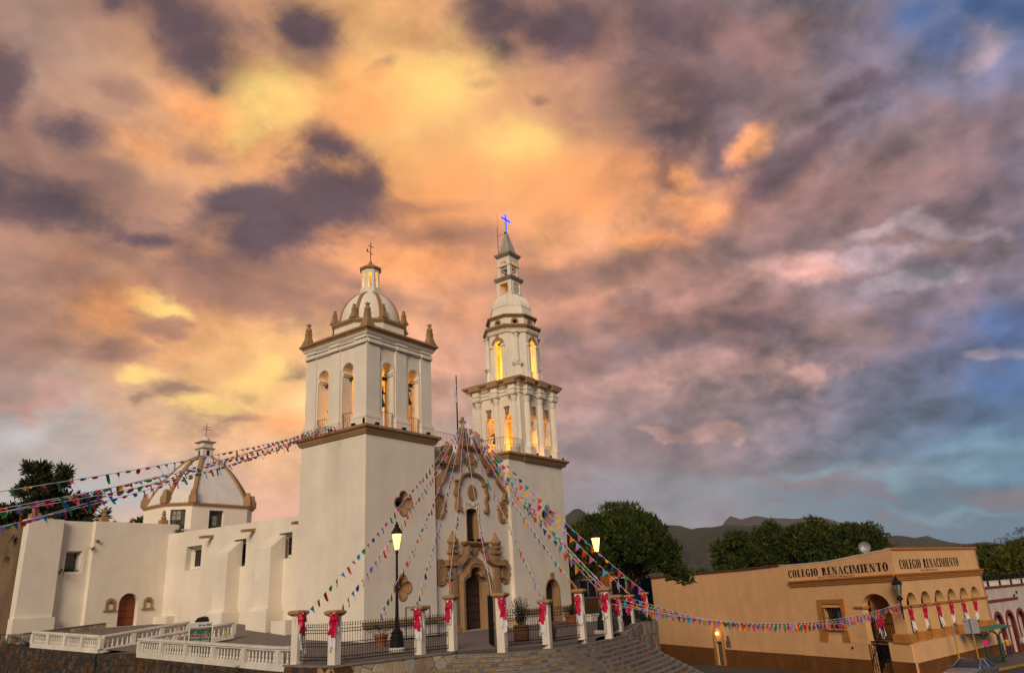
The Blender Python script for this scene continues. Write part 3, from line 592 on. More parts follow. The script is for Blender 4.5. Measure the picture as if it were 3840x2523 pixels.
def floodlight(par, x, y, z):
    mb = MB(); mb.rbox((x, y, z + .1), .2, .2, .16, taper=1.2).tube([(x, y, z - .03), (x, y, z + .06)], .03); build(mb, 'floodlight', IRON, par)
def rails(par, pts, h, gap=.13, name='railing', r=.012, z_off=.05):
    """a light iron railing along plan points (x, y, z)"""
    mb = MB()
    for a, b in zip(pts, pts[1:]):
        a, b = Vector(a), Vector(b); L = (b - a).length; n = max(2, int(L / gap))
        for q in (z_off, h): mb.tube([a + Vector((0, 0, q)), b + Vector((0, 0, q))], r * 1.2, 4)
        for i in range(n + 1): p = a.lerp(b, i / n); mb.tube([p, p + Vector((0, 0, h))], r, 4)
    return build(mb, name, IRON, par)

# ---------------- left bell tower: shaft, belfry, drum, dome, lantern ---------------------------------------
lt = MB(); hol = [list(reversed(quatrefoil(3.03, 7.62, .70))), list(reversed(quatrefoil(2.94, 2.82, .69)))]
lt.plate(rect(0, 5.89, -.3, 11.5), hol, FY(0), 0, -.6); lt.box(0, 5.89, .6, 5.9, -.3, 11.5)
bell_tower = build(lt, 'bell_tower', PLASTER, church, 'broad square bell tower with a small ribbed dome')
for c, s in (((3.03, 7.62), .70), ((2.94, 2.82), .69)): shell_window(bell_tower, c[0], c[1], s, 0)
mb = MB(); mb.ring(boxplan(0, 5.89, 0, 5.9), cyma(11.5, 12.0, .36)); build(mb, 'cornice', TRIM, bell_tower)
mb = MB(); mb.box(-.1, 6.2, -.17, -.002, .8, .9).box(-.14, 6.24, -.2, -.003, .9, 1.08); build(mb, 'wall_ledge', TRIM, bell_tower)
E0, E1 = .2, 5.69
def belfry_walls(x0, x1, y0, y1, z0, z1, fa, la, hw, zb, zs, th):
    mb = MB()
    fh = [list(reversed(arch_hole(c - hw, c + hw, zb, zs))) for c in fa]; lh = [list(reversed(arch_hole(c - hw, c + hw, zb, zs))) for c in la]
    mb.plate(rect(x0, x1, z0, z1), fh, FY(y0), 0, -th); mb.plate(rect(x0, x1, z0, z1), fh, BY(y1), 0, -th)
    mb.plate(rect(y0 + th, y1 - th, z0, z1), lh, LX(x0), 0, -th); mb.plate(rect(y0 + th, y1 - th, z0, z1), lh, RX(x1), 0, -th); return mb
mb = belfry_walls(E0, E1, E0, E1, 12.0, 18.2, (1.9, 4.2), (1.86, 4.16), .5, 12.06, 15.75, .75)
mb.box(E0 + .75, E1 - .75, E0 + .75, E1 - .75, 11.9, 12.03); mb.box(E0 + .75, E1 - .75, E0 + .75, E1 - .75, 17.6, 18.19)
build(mb, 'belfry_wall', PLASTER, bell_tower)
SIDES = ((FY(E0), lambda c: c), (LX(E0), lambda c: c), (BY(E1), lambda c: c), (RX(E1), lambda c: c))
for si, (fn, _) in enumerate(SIDES):
    for a, b in ((.18, 1.18), (2.55, 3.52), (4.83, 5.71)):
        mb = MB(); lo, hi = a - (.1 if a < 1 and si in (0, 2) else 0), b + (.1 if b > 5 and si in (0, 2) else 0)
        for (z0, z1, d, ex) in ((12.84, 17.2, .10, 0), (12.0, 12.42, .26, .14), (12.42, 12.5, .2, .09), (12.5, 12.66, .23, .12), (12.66, 12.84, .15, .05)):
            mb.plate(rect(lo - ex, hi + ex, z0, z1), [], fn, d, 0.002 - .05)
        build(mb, 'pier', PLASTER, bell_tower)
    for c in ((1.9, 4.2) if si in (0, 2) else (1.86, 4.16)):
        mb = MB(); pts = [(c - .57, 12.9)] + [(c - .57 * math.cos(math.pi * i / 16), 15.75 + .57 * math.sin(math.pi * i / 16)) for i in range(17)] + [(c + .57, 12.9)]
        mb.ribbon(pts, [(-.07, -.01), (-.07, .05), (.07, .05), (.07, -.01)], fn); build(mb, 'archivolt', PLASTER, bell_tower)
        mb = MB()
        for sx in (-1, 1):
            for z0, z1, d in ((15.5, 15.62, .07), (15.62, 15.74, .13)):
                x = c + sx * .5; mb.plate(rect(min(x, x - sx * d), max(x, x - sx * d), z0, z1), [], fn, .02, -.7)
        build(mb, 'impost', PLASTER, bell_tower)
        a = .5; p0, p1 = fn(c - a, 12.06, -.12), fn(c + a, 12.06, -.12); m = fn(c, 12.06, .22)
        rails(bell_tower, [p0, tuple(lerp(p0[i], m[i], .8) if i == (1 if si in (0, 2) else 0) else lerp(p0[i], m[i], .35) for i in range(3)), tuple(lerp(p1[i], m[i], .8) if i == (1 if si in (0, 2) else 0) else lerp(p1[i], m[i], .35) for i in range(3)), p1], .95, .14)
SQ = boxplan(E0, E1, E0, E1)
mb = MB(); mb.ring(SQ, [(-.01, 17.2), (.12, 17.2), (.2, 17.27), (.2, 17.33), (.14, 17.42), (-.01, 17.42)])
mb.ring(SQ, [(-.01, 17.55), (.12, 17.55), (.14, 17.62), (.3, 17.8), (.32, 17.88), (-.01, 17.88)]); build(mb, 'entablature', PLASTER, bell_tower)
for si, (fn, _) in enumerate(SIDES):     # the cornice breaks forward over every pier
    mb = MB()
    for a, b in ((.1, 1.18), (2.55, 3.52), (4.83, 5.79)):
        mb = MB()
        for z0, z1, d in ((17.2, 17.42, .27), (17.41, 17.56, .06), (17.55, 17.7, .2)): mb.plate(rect(a, b, z0, z1 + .003), [], fn, d, -.04)
        build(mb, 'entablature', PLASTER, bell_tower)
mb = MB(); mb.ring(SQ, [(-.01, 17.88), (.34, 17.88), (.36, 17.97), (.46, 18.06), (.50, 18.08), (.50, 18.2), (-.01, 18.2)]); build(mb, 'cornice', TRIM, bell_tower)
mb = MB(); mb.box(E0 - .3, E1 + .3, E0 - .3, E1 + .3, 18.17, 18.215); build(mb, 'roof_slab', PLASTER, bell_tower)
def pineapple(par, x, y, z, s=1., leaf=True):
    mb = MB(); q = lambda w, a, b, t=1.: mb.rbox((x, y, z + (a + b) / 2 * s), w * s, w * s, (b - a) * s, taper=t)
    q(.66, 0, .16); q(.56, .16, .24); q(.54, .24, .62, .64); q(.34, .62, .98)
    mb.lathe([(.0, .97), (.12, .98), (.19, 1.06), (.21, 1.16), (.18, 1.28), (.11, 1.35), (.1, 1.4)] if leaf else [(0, .97), (.13, .98), (.16, 1.05), (.12, 1.14), (.08, 1.16), (.13, 1.24), (.12, 1.32), (0, 1.38)], (x, y, z), 12) if s == 1. else \
        mb.lathe([(r * s, h * s) for r, h in ([(.0, .97), (.12, .98), (.19, 1.06), (.21, 1.16), (.18, 1.28), (.11, 1.35), (.1, 1.4)] if leaf else [(0, .97), (.15, .98), (.19, 1.06), (.14, 1.15), (.09, 1.18), (.15, 1.27), (.14, 1.36), (0, 1.45)])], (x, y, z), 12)
    if leaf:
        for k in range(7):
            a = 2 * math.pi * k / 7 + .2; ca, sa = math.cos(a), math.sin(a); pts = [(.06, 1.36), (.12, 1.48), (.22, 1.58)]; w = (.06, .06, .01); v = []
            for (r, h), ww in zip(pts, w): v += [(x + (r * ca - ww * sa) * s, y + (r * sa + ww * ca) * s, z + h * s), (x + (r * ca + ww * sa) * s, y + (r * sa - ww * ca) * s, z + h * s)]
            mb.add(v, [(0, 1, 3, 2), (2, 3, 5, 4)])
        mb.lathe([(.08, 1.36), (.06, 1.55), (0, 1.66)], (x, y, z), 6) if s == 1. else mb.lathe([(.08 * s, 1.36 * s), (.06 * s, 1.55 * s), (0, 1.66 * s)], (x, y, z), 6)
    build(mb, 'finial', TRIM, par)
for x, y in ((.12, .12), (5.77, .12), (.12, 5.77), (5.77, 5.77)): pineapple(bell_tower, x, y, 18.2)
CX, CY = 2.945, 2.945
mb = MB(); mb.loft([[(x, y, z) for x, y in octplan(CX, CY, 2.26)] for z in (18.2, 19.2)]); build(mb, 'drum', PLASTER, bell_tower)
mb = MB(); mb.ring(octplan(CX, CY, 2.26), [(-.01, 19.12), (.05, 19.12), (.09, 19.2), (.17, 19.26), (.17, 19.4), (-.01, 19.4)]); build(mb, 'cornice', TRIM, bell_tower)
for x, y in octplan(CX, CY, 2.24): pineapple(bell_tower, x, y, 19.4, .72, False)
dome_prof = [(2.06 * math.cos(R(t)), 19.4 + 2.62 * math.sin(R(t))) for t in range(0, 74, 6)]
mb = MB(); mb.lathe(dome_prof, (CX, CY, 0), 48); build(mb, 'dome', PLASTER, bell_tower, smooth=True)
for k in range(8):
    a = R(22.5 + 45 * k); ca, sa = math.cos(a), math.sin(a); rings = []
    for r, z in dome_prof: rings.append([(CX + (r + o) * ca - w * sa, CY + (r + o) * sa + w * ca, z + o * .5) for w, o in ((-.13, -.02), (-.10, .07), (.10, .07), (.13, -.02))])
    mb = MB(); mb.loft(rings); build(mb, 'dome_rib', TRIM, bell_tower)
lo = octplan(CX, CY, .60)
mb = MB(); mb.loft([[(x, y, z) for x, y in octplan(CX, CY, .66)] for z in (21.6, 22.3)]); mb.loft([[(x, y, z) for x, y in octplan(CX, CY, .60)] for z in (23.6, 23.8)])
for k in range(8):
    a, b = Vector(lo[k]), Vector(lo[(k + 1) % 8]); L = (b - a).length; t = (b - a) / L; n = Vector((t.y, -t.x))
    fn = lambda u, z, d, a=a, t=t, n=n: (a.x + t.x * u + n.x * d, a.y + t.y * u + n.y * d, z)
    mb.plate(rect(0, L, 22.3, 23.6), [list(reversed(arch_hole(L / 2 - .1, L / 2 + .1, 22.36, 23.36, n=6)))], fn, 0, -.08)
build(mb, 'lantern', PLASTER, bell_tower)
mb = MB(); mb.ring(lo, [(-.01, 23.66), (.03, 23.66), (.12, 23.74), (.12, 23.86), (-.01, 23.86)]); build(mb, 'cornice', TRIM, bell_tower)
mb = MB(); mb.lathe([(.70, 23.86), (.5, 23.98), (.3, 24.14), (.13, 24.26), (.14, 24.34), (.1, 24.42), (0, 24.44)], (CX, CY, 0), 8, R(22.5)); build(mb, 'lantern_cap', TRIM, bell_tower)
mb = MB(); mb.tube([(CX, CY, 24.35), (CX, CY, 25.85)], .025, 6).tube([(CX - .27, CY, 25.62), (CX + .27, CY, 25.62)], .022, 5).tube([(CX - .36, CY - .1, 25.12), (CX + .36, CY + .1, 25.12)], .018, 5)
for k in range(9): mb.rbox((CX, CY, 24.5 + .14 * k), .13, .02, .02, rz=.7 * k)
mb.hexa([(CX - .5, CY - .15, 25.0), (CX - .34, CY - .1, 25.06), (CX - .34, CY - .08, 25.06), (CX - .5, CY - .13, 25.0), (CX - .46, CY - .14, 25.3), (CX - .34, CY - .1, 25.16), (CX - .34, CY - .08, 25.16), (CX - .46, CY - .12, 25.3)])
mb.rbox((CX, CY, 25.86), .07, .04, .1); build(mb, 'weather_vane', IRON, bell_tower)
for x, y in ((-.12, .95), (-.1, 3.05), (.75, -.12), (3.0, -.12), (5.2, -.12)): floodlight(bell_tower, x, y, 12.02)

# ---------------- right bell tower: tall tiered belfries and a spire ------------------------------------------
rt = MB(); hol = [list(reversed(quatrefoil(18.42, 7.66, .74))), list(reversed(arch_hole(17.62, 19.28, -.05, 2.15, .86)))]
rt.plate(rect(13.85, 20.92, -.3, 11.5), hol, FY(0), 0, -.7); rt.box(13.85, 20.92, .7, 7.2, -.3, 11.5)
tall_tower = build(rt, 'bell_tower', PLASTER, church, 'slender tiered bell tower with glowing openings and a blue neon cross')
shell_window(tall_tower, 18.42, 7.66, .74, 0)
mb = MB(); rings = [[FY(0)(a, b, d) for a, b in shrink(arch_hole(17.62, 19.28, .0, 2.15, .86, 16))] for d in (.015, -.65)]; mb.loft(rings, caps=False, closed=False)
mb.ribbon([(17.55, .0)] + [(18.45 - .9 * math.cos(math.pi * i / 16), 2.15 + .93 * math.sin(math.pi * i / 16)) for i in range(17)] + [(19.35, .0)], [(-.06, -.02), (-.06, .03), (.06, .03), (.06, -.02)], FY(0))
mb.plate([(18.3, 3.02), (18.6, 3.02), (18.7, 3.5), (18.2, 3.5)], [], FY(0), .1, -.05); build(mb, 'side_door_surround', TRIM, tall_tower)
mb = MB(); mb.plate(arch_hole(17.62, 19.28, .0, 2.15, .86, 16), [], FY(.6), 0, -.05)
for i in range(2):
    for j in range(3): mb.plate(rect(17.72 + .8 * i, 18.36 + .8 * i, .15 + .68 * j, .72 + .68 * j), [], FY(.6), .04, -.01)
for k in range(1, 6): a = math.pi * k / 6; mb.tube([FY(.55)(18.45, 2.2, 0), FY(.55)(18.45 + .75 * math.cos(a), 2.2 + .78 * math.sin(a), 0)], .03, 4)
build(mb, 'side_door', DOORWOOD, tall_tower)
mb = MB(); mb.ring(boxplan(13.85, 20.92, 0, 7.2), cyma(11.5, 11.98, .34)); mb.ring(boxplan(15.72, 21.0, -.1, 7.0), cyma(11.497, 12.0, .38)); build(mb, 'cornice', TRIM, tall_tower)
mb = MB()
for x0, x1 in ((14.3, 17.4), (19.5, 20.95)): mb.box(x0, x1, -.17, -.002, .8, .9).box(x0 - .04, x1 + .04, -.2, -.003, .9, 1.08)
build(mb, 'wall_ledge', TRIM, tall_tower)
X0, X1, Y0, Y1 = 15.95, 20.72, .2, 4.95; FA, LA = (17.6, 19.4), (1.42, 3.2)
mb = belfry_walls(X0, X1, Y0, Y1, 12.0, 18.1, FA, LA, .44, 12.06, 14.95, .6)
mb.box(X0 + .6, X1 - .6, Y0 + .6, Y1 - .6, 11.9, 12.03); mb.box(X0 + .6, X1 - .6, Y0 + .6, Y1 - .6, 17.4, 18.09); build(mb, 'belfry_wall', PLASTER, tall_tower)
def flute_ring(cx, cy, r, z, n=12):
    return [(cx + (r if i % 2 else r * .87) * math.cos(math.pi * i / n), cy + (r if i % 2 else r * .87) * math.sin(math.pi * i / n), z) for i in range(2 * n)]
def fluted_column(par, cx, cy, z0, z1, r, cap):
    mb = MB(); mb.rbox((cx, cy, z0 + .05), r * 2.9, r * 2.9, .1); mb.lathe([(r * 1.4, .1), (r * 1.45, .17), (r * 1.3, .24), (r * 1.15, .26), (r * 1.25, .33), (r * 1.1, .4), (r, .42)], (cx, cy, z0), 20)
    mb.loft([flute_ring(cx, cy, r, z0 + .42), flute_ring(cx, cy, r * 1.0, (z0 + z1) / 2), flute_ring(cx, cy, r * .86, z1 - cap)])
    mb.lathe([(r * .9, -cap), (r * 1.0, -cap + .04), (r * .9, -cap + .07), (r * .95, -cap * .7), (r * 1.2, -cap * .28), (r * 1.4, -cap * .2)], (cx, cy, z1), 20)
    for tier, (za, zb, ro) in enumerate(((-cap * .86, -cap * .5, 1.28), (-cap * .58, -cap * .22, 1.5))):
        for k in range(8):
            a = 2 * math.pi * (k + .5 * tier) / 8; ca, sa = math.cos(a), math.sin(a); w = r * .28; v = []
            for rr, z, ww in ((r * .95, za, w), (r * 1.12, (za + zb) / 2, w), (r * ro, zb, w * .6), (r * ro * .98, zb - .06, w * .3)): v += [(cx + rr * ca - ww * sa, cy + rr * sa + ww * ca, z1 + z), (cx + rr * ca + ww * sa, cy + rr * sa - ww * ca, z1 + z)]
            mb.add(v, [(0, 1, 3, 2), (2, 3, 5, 4), (4, 5, 7, 6)])
    mb.rbox((cx, cy, z1 - cap * .08), r * 3.1, r * 3.1, cap * .16); build(mb, 'column', PLASTER, par)
COLS = [(x, Y0 - .12) for x in (16.72, 18.5, 20.3)] + [(X0 - .12, y) for y in (.68, 2.4, 4.25)]
for cx, cy in COLS:
    mb = MB(); mb.rbox((cx, cy, 12.25), .72, .72, .5).rbox((cx, cy, 12.53), .64, .64, .06); build(mb, 'pedestal', PLASTER, tall_tower)
    fluted_column(tall_tower, cx, cy, 12.55, 16.88, .235, .62)
    mb = MB(); mb.rbox((cx, cy + .0, 17.03), .74, .74, .26).rbox((cx, cy, 17.2), .86, .86, .09).rbox((cx, cy, 17.43), .6, .6, .4); build(mb, 'entablature', PLASTER, tall_tower)
for fn, ars in ((FY(Y0), FA), (LX(X0), LA)):
    for c in ars:
        mb = MB(); mb.plate([(c - .10, 15.36), (c + .10, 15.36), (c + .17, 15.88), (c - .17, 15.88)], [], fn, .14, -.02).plate(rect(c - .22, c + .22, 15.88, 15.98), [], fn, .2, -.02).plate(rect(c - .12, c + .12, 15.38, 15.5), [], fn, .2, -.02); build(mb, 'keystone', TRIM, tall_tower)
        mb = MB(); mb.plate(rect(c - .46, c + .46, 14.86, 14.95), [], fn, -.25, -.4); build(mb, 'transom', PLASTER, tall_tower)
        rails(tall_tower, [fn(c - .44, 12.06, -.05), fn(c + .44, 12.06, -.05)], 1.0, .13)
SQ = boxplan(X0, X1, Y0, Y1)
mb = MB(); mb.ring(SQ, [(-.01, 16.9), (.1, 16.9), (.12, 17.1), (.2, 17.16), (.2, 17.26), (-.01, 17.26)]); mb.ring(SQ, [(-.01, 17.45), (.1, 17.45), (.3, 17.66), (-.01, 17.66)]); build(mb, 'entablature', PLASTER, tall_tower)
mb = MB(); mb.ring(SQ, [(-.01, 17.66), (.34, 17.66), (.38, 17.8), (.54, 17.92), (.58, 17.94), (.58, 18.1), (-.01, 18.1)])
for cx, cy in COLS: mb.rbox((cx, cy, 17.86), 1.06, 1.06, .46)
build(mb, 'cornice', TRIM, tall_tower)
mb = MB(); mb.box(X0 - .3, X1 + .3, Y0 - .3, Y1 + .3, 18.07, 18.115); build(mb, 'roof_slab', PLASTER, tall_tower)
OX, OY, AP = 18.45, 2.42, 2.0; OP = octplan(OX, OY, AP)
mb = MB(); faces = []
for k in range(8):
    a, b = Vector(OP[k]), Vector(OP[(k + 1) % 8]); L = (b - a).length; t = (b - a) / L; n = Vector((t.y, -t.x))
    fn = lambda u, z, d, a=a, t=t, n=n, L=L: (a.x + t.x * (u + L / 2) + n.x * d, a.y + t.y * (u + L / 2) + n.y * d, z); open_ = abs(n.x * n.y) < .1; faces.append((fn, L, open_))
    mb.plate(rect(-L / 2, L / 2, 18.1, 22.6), [list(reversed(arch_hole(-.36, .36, 18.16, 21.36)))] if open_ else [], fn, 0, -.34)
mb.loft([[(x, y, z) for x, y in octplan(OX, OY, 1.7)] for z in (22.3, 22.58)]); build(mb, 'upper_belfry', PLASTER, tall_tower)
mb = MB()
for fn, L, op in faces:
    if op:
        for s in (-1, 1):
            mb.plate(rect(min(s * .36, s * .66), max(s * .36, s * .66), 18.1, 21.2), [], fn, .07, -.02); mb.plate(rect(min(s * .38, s * .74), max(s * .38, s * .74), 18.1, 18.98), [], fn, .16, -.02); mb.plate(rect(min(s * .34, s * .74), max(s * .34, s * .74), 21.2, 21.38), [], fn, .16, -.04)
    else: mb.plate(rect(-L / 2, L / 2, 18.1, 18.96), [], fn, .1, -.02); mb.plate(rect(-.38, .38, 18.1, 19.02), [], fn, .3, -.02)
build(mb, 'pilaster', PLASTER, tall_tower)
for fn, L, op in faces:
    if op:
        mb = MB(); mb.ribbon([(-.5 * math.cos(math.pi * i / 16), 21.38 + .5 * math.sin(math.pi * i / 16)) for i in range(17)], [(-.13, -.02), (-.13, .09), (.13, .09), (.13, -.02)], fn); mb.plate([(-.09, 21.72), (.09, 21.72), (.13, 22.2), (-.13, 22.2)], [], fn, .16, -.02); build(mb, 'archivolt', TRIM, tall_tower)
    else:
        mb = MB()
        for z0, z1, w, d in ((19.02, 19.2, .30, .26), (19.2, 19.5, .24, .22), (19.5, 19.62, .34, .3), (19.62, 19.72, .42, .36)): mb.plate(rect(-w, w, z0, z1), [], fn, d, -.02)
        build(mb, 'bracket', PLASTER, tall_tower); p = fn(0, 0, .12); fluted_column(tall_tower, p[0], p[1], 19.72, 22.3, .17, .42)
mb = MB(); mb.ring(OP, [(-.01, 22.3), (.1, 22.3), (.16, 22.4), (.16, 22.5), (-.01, 22.5)]); build(mb, 'entablature', PLASTER, tall_tower)
mb = MB(); mb.ring(OP, [(-.01, 22.5), (.14, 22.5), (.18, 22.66), (.32, 22.8), (.34, 22.82), (.34, 22.95), (-.01, 22.95)]); build(mb, 'cornice', TRIM, tall_tower)
mb = MB()
for fn, L, op in faces:
    for i in range(13): u = -L / 2 + L * (i + .5) / 13; mb.plate(rect(u - .035, u + .035, 22.5, 22.6), [], fn, .2, .1)
build(mb, 'dentils', PLASTER, tall_tower)
O2 = octplan(OX, OY, 1.86); mb = MB(); holes = []
for k in range(8):
    a, b = Vector(O2[k]), Vector(O2[(k + 1) % 8]); L = (b - a).length; t = (b - a) / L; n = Vector((t.y, -t.x))
    fn = lambda u, z, d, a=a, t=t, n=n, L=L: (a.x + t.x * (u + L / 2) + n.x * d, a.y + t.y * (u + L / 2) + n.y * d, z)
    mb.plate(rect(-L / 2, L / 2, 22.95, 23.66), [list(reversed(ellipse(0, 23.3, .22, .22, 20)))], fn, 0, -.3); holes.append(fn)
build(mb, 'upper_drum', PLASTER, tall_tower)
for fn in holes:
    mb = MB(); mb.ribbon(ellipse(0, 23.3, .25, .25, 20), [(-.07, -.02), (-.07, .05), (.07, .05), (.07, -.02)], fn, closed=True); build(mb, 'oculus_ring', TRIM, tall_tower)
    mb = MB(); mb.add([fn(a, b, -.28) for a, b in ellipse(0, 23.3, .24, .24, 20)], [tuple(range(20))]); build(mb, 'pane', GLASS, tall_tower)
mb = MB(); mb.ring(O2, [(-.01, 23.66), (.06, 23.66), (.1, 23.74), (.22, 23.8), (.22, 23.92), (-.01, 23.92)]); build(mb, 'cornice', TRIM, tall_tower)
mb = MB(); mb.loft([[(x, y, z) for x, y in octplan(OX, OY, a)] for z, a in ((23.9, 1.78), (24.4, 1.68), (24.78, 1.60))])
rings = []
for t in range(0, 66, 6):
    ap = .0 + 1.62 * math.cos(R(t)) ** .9; z = 24.78 + 1.5 * math.sin(R(t)); P = octplan(OX, OY, ap); ring = []
    for k in range(8):
        a, b = Vector(P[k]), Vector(P[(k + 1) % 8]); n = (b - a).normalized(); n = Vector((n.y, -n.x))
        for i in range(12): q = a.lerp(b, i / 12) + n * (.05 * ap / 1.62 * (1 if i % 2 else 0)); ring.append((q.x, q.y, z + (.03 if i % 2 else 0)))
    rings.append(ring)
mb.loft(rings); build(mb, 'fluted_dome', PLASTER, tall_tower)
def sq(h): return boxplan(OX - h, OX + h, OY - h, OY + h)
mb = MB(); mb.loft([[(x, y, z) for x, y in sq(h)] for z, h in ((25.6, .96), (25.84, .94), (25.9, .86), (26.1, .80))])
for fn, hw in ((FY(OY - .77), .77), (BY(OY + .77), .77), (LX(OX - .77), .65), (RX(OX + .77), .65)):
    c = OX if hw == .77 else OY
    mb.plate(rect(c - hw, c + hw, 26.0, 27.5), [list(reversed(rect(c - .44, c + .44, 26.35, 27.25)))], fn, 0, -.12); mb.ribbon([(c - .48, 26.3), (c + .48, 26.3), (c + .48, 27.3), (c - .48, 27.3)], [(-.03, -.01), (-.03, .04), (.03, .04), (.03, -.01)], fn, closed=True)
build(mb, 'clock_stage', PLASTER, tall_tower)
TRIM_GREY = mat('weathered_grey_trim', (.25, .19, .135), .9, .2, 2., .3, 16., .15)
mb = MB(); mb.ring(sq(.76), [(-.01, 27.45), (.06, 27.45), (.12, 27.6), (.16, 27.62), (.16, 27.8), (-.01, 27.8)]); mb.box(OX - .7, OX + .7, OY - .7, OY + .7, 27.6, 27.79); build(mb, 'cornice', TRIM_GREY, tall_tower)
mb = MB()
for fn, hw in ((FY(OY - .66), .66), (BY(OY + .66), .66), (LX(OX - .66), .56), (RX(OX + .66), .56)):
    c = OX if hw == .66 else OY; mb.plate(rect(c - hw, c + hw, 27.8, 29.75), [list(reversed(arch_hole(c - .36, c + .36, 27.86, 28.98)))], fn, 0, -.1)
mb.ring(sq(.66), [(-.01, 28.86), (.03, 28.86), (.07, 28.92), (.07, 29.02), (-.01, 29.02)]); build(mb, 'arcade_stage', PLASTER, tall_tower)
mb = MB()
for s in (-1, 1): mb.box(OX - .6, OX + .6, OY + s * .6 - .03, OY + s * .6 + .03, 28.62, 28.7); mb.box(OX + s * .6 - .03, OX + s * .6 + .03, OY - .5, OY + .5, 28.6, 28.68)
mb.box(OX - .5, OX + .5, OY - .05, OY + .05, 28.3, 28.37); build(mb, 'tie_bar', PLASTER, tall_tower)
mb = MB(); mb.ring(sq(.66), [(-.01, 29.72), (.05, 29.72), (.12, 29.86), (.17, 29.9), (.17, 30.06), (-.01, 30.06)]); mb.box(OX - .6, OX + .6, OY - .6, OY + .6, 29.8, 30.05); build(mb, 'cornice', TRIM_GREY, tall_tower)
mb = MB(); mb.loft([[(x, y, z) for x, y in sq(h)] for z, h in ((30.0, .60), (30.9, .42), (30.91, .41), (31.5, .275), (31.51, .265), (32.2, .12), (32.28, .05))]); build(mb, 'spire', mat('grey_cement', (.44, .40, .34), .95, .2, 1.5, .4, 14., .4), tall_tower)
# the clock hangs in the opening that faces the square
mb = MB(); fnc = FY(OY - .72); mb.plate(ellipse(OX, 26.8, .42, .42, 28), [], fnc, .02, -.04); clk = build(mb, 'clock_face', mat('clock_white', (.62, .55, .50), .5, .05), tall_tower)
mb = MB()
for k in range(12):
    v, f = text_poly(('12', '1', '2', '3', '4', '5', '6', '7', '8', '9', '10', '11')[k], .15); a = math.pi / 2 - 2 * math.pi * k / 12
    mb.add([fnc(OX + .33 * math.cos(a) + x, 26.8 + .33 * math.sin(a) - .05 + z, .024) for x, z in v], f)
for a, l, w in ((R(15), .3, .016), (R(205), .2, .022)): c, s = math.cos(a), math.sin(a); mb.plate([(OX - s * w - c * .06, 26.8 + c * w - s * .06), (OX + s * w - c * .06, 26.8 - c * w - s * .06), (OX + c * l + s * w * .3, 26.8 + s * l - c * w * .3), (OX + c * l - s * w * .3, 26.8 + s * l + c * w * .3)], [], fnc, .034, .026)
build(mb, 'clock_hands_and_numerals', IRON, tall_tower)
NEON = glow('blue_neon', (.05, .14, 1.), 2.6)
mb = MB()
for d in (-.03, .03): mb.tube([(OX, OY + d, 32.2), (OX, OY + d, 32.5)], .02, 4)
for x0, x1, z0, z1 in ((-.085, .085, 32.42, 34.15), (-.65, -.085, 33.52, 33.69), (.085, .65, 33.52, 33.69)): mb.box(OX + x0, OX + x1, OY - .02, OY + .02, z0, z1)
build(mb, 'cross_panel', mat('cross_backing', (.05, .06, .16), .4, .1), tall_tower)
CRX = [(-.085, 32.45), (.085, 32.45), (.085, 33.5), (.65, 33.5), (.65, 33.71), (.085, 33.71), (.085, 34.17), (-.085, 34.17), (-.085, 33.71), (-.65, 33.71), (-.65, 33.5), (-.085, 33.5)]
mb = MB(); n = len(CRX)
for d in (-.045,): 
    for i in range(n): a, b = CRX[i], CRX[(i + 1) % n]; mb.tube([(OX + a[0], OY + d, a[1]), (OX + b[0], OY + d, b[1])], .024, 5)
build(mb, 'neon_cross', NEON, tall_tower)
AX, AY = OX - .47, OY + .62
mb = MB(); mb.tube([(AX, AY, 30.0), (AX - .02, AY, 32.8)], .025, 5).tube([(AX - .02, AY, 32.8), (AX + .1, AY, 32.86)], .02, 5).tube([(AX + .1, AY, 32.86), (AX + .1, AY, 34.4)], .01, 4).tube([(AX, AY, 32.05), (OX - .05, OY, 32.22)], .018, 4).tube([(AX, AY, 30.9), (OX - .3, OY + .2, 30.9)], .018, 4).rbox((OX - .12, OY, 32.28), .16, .12, .12)
for s in (0, .16): mb.tube([(AX + .12 + s, AY - .12, 30.1), (OX - .12 + s * .4, OY, 32.1)], .01, 4)
for k in range(9): q = k / 9; mb.tube([(lerp(AX + .12, OX - .12, q), lerp(AY - .12, OY, q), lerp(30.1, 32.1, q)), (lerp(AX + .28, OX - .05, q), lerp(AY - .12, OY, q), lerp(30.1, 32.1, q))], .008, 4)
build(mb, 'antenna_mast', IRON, tall_tower)
for x, y in ((17.2, -.2), (19.0, -.2), (20.75, -.2)): floodlight(tall_tower, x, y, 12.02)

# ---------------- facade between the towers ----------------------------------------------------------------------
YF, XC = .3, 9.87
def sym(pts): return [(XC + h, z) for h, z in pts]
def msym(pts): return [(XC - h, z) for h, z in pts]
door_h = [(1.17, -.05), (1.17, 3.0), (1.08, 3.2), (.88, 3.4), (.62, 3.5), (.60, 3.72), (.46, 3.9), (.25, 4.03), (0, 4.08)]
door_out = sym(door_h) + list(reversed(msym(door_h[:-1])))
win = [(XC + .61, 5.53), (XC + .61, 7.6), (XC + .3, 7.7), (XC, 7.74), (XC - .3, 7.7), (XC - .61, 7.6), (XC - .61, 5.53)]
gable_h = [(3.98, -.3), (3.98, 9.6), (3.55, 9.75), (3.15, 10.1), (2.9, 10.2), (2.9, 10.62), (2.2, 10.72), (1.75, 10.95), (1.5, 11.3), (1.42, 11.62), (1.13, 11.9), (0, 11.9)]
gable = sym(gable_h) + list(reversed(msym(gable_h[:-1])))
mb = MB(); mb.plate(gable, [list(reversed(door_out)), list(reversed(win))], FY(YF), 0, -.62)
mb.box(5.89, 13.85, .93, 7.2, -.3, 11.45); mb.box(5.89, 13.85, 2.3, 2.6, 11.45, 12.05)
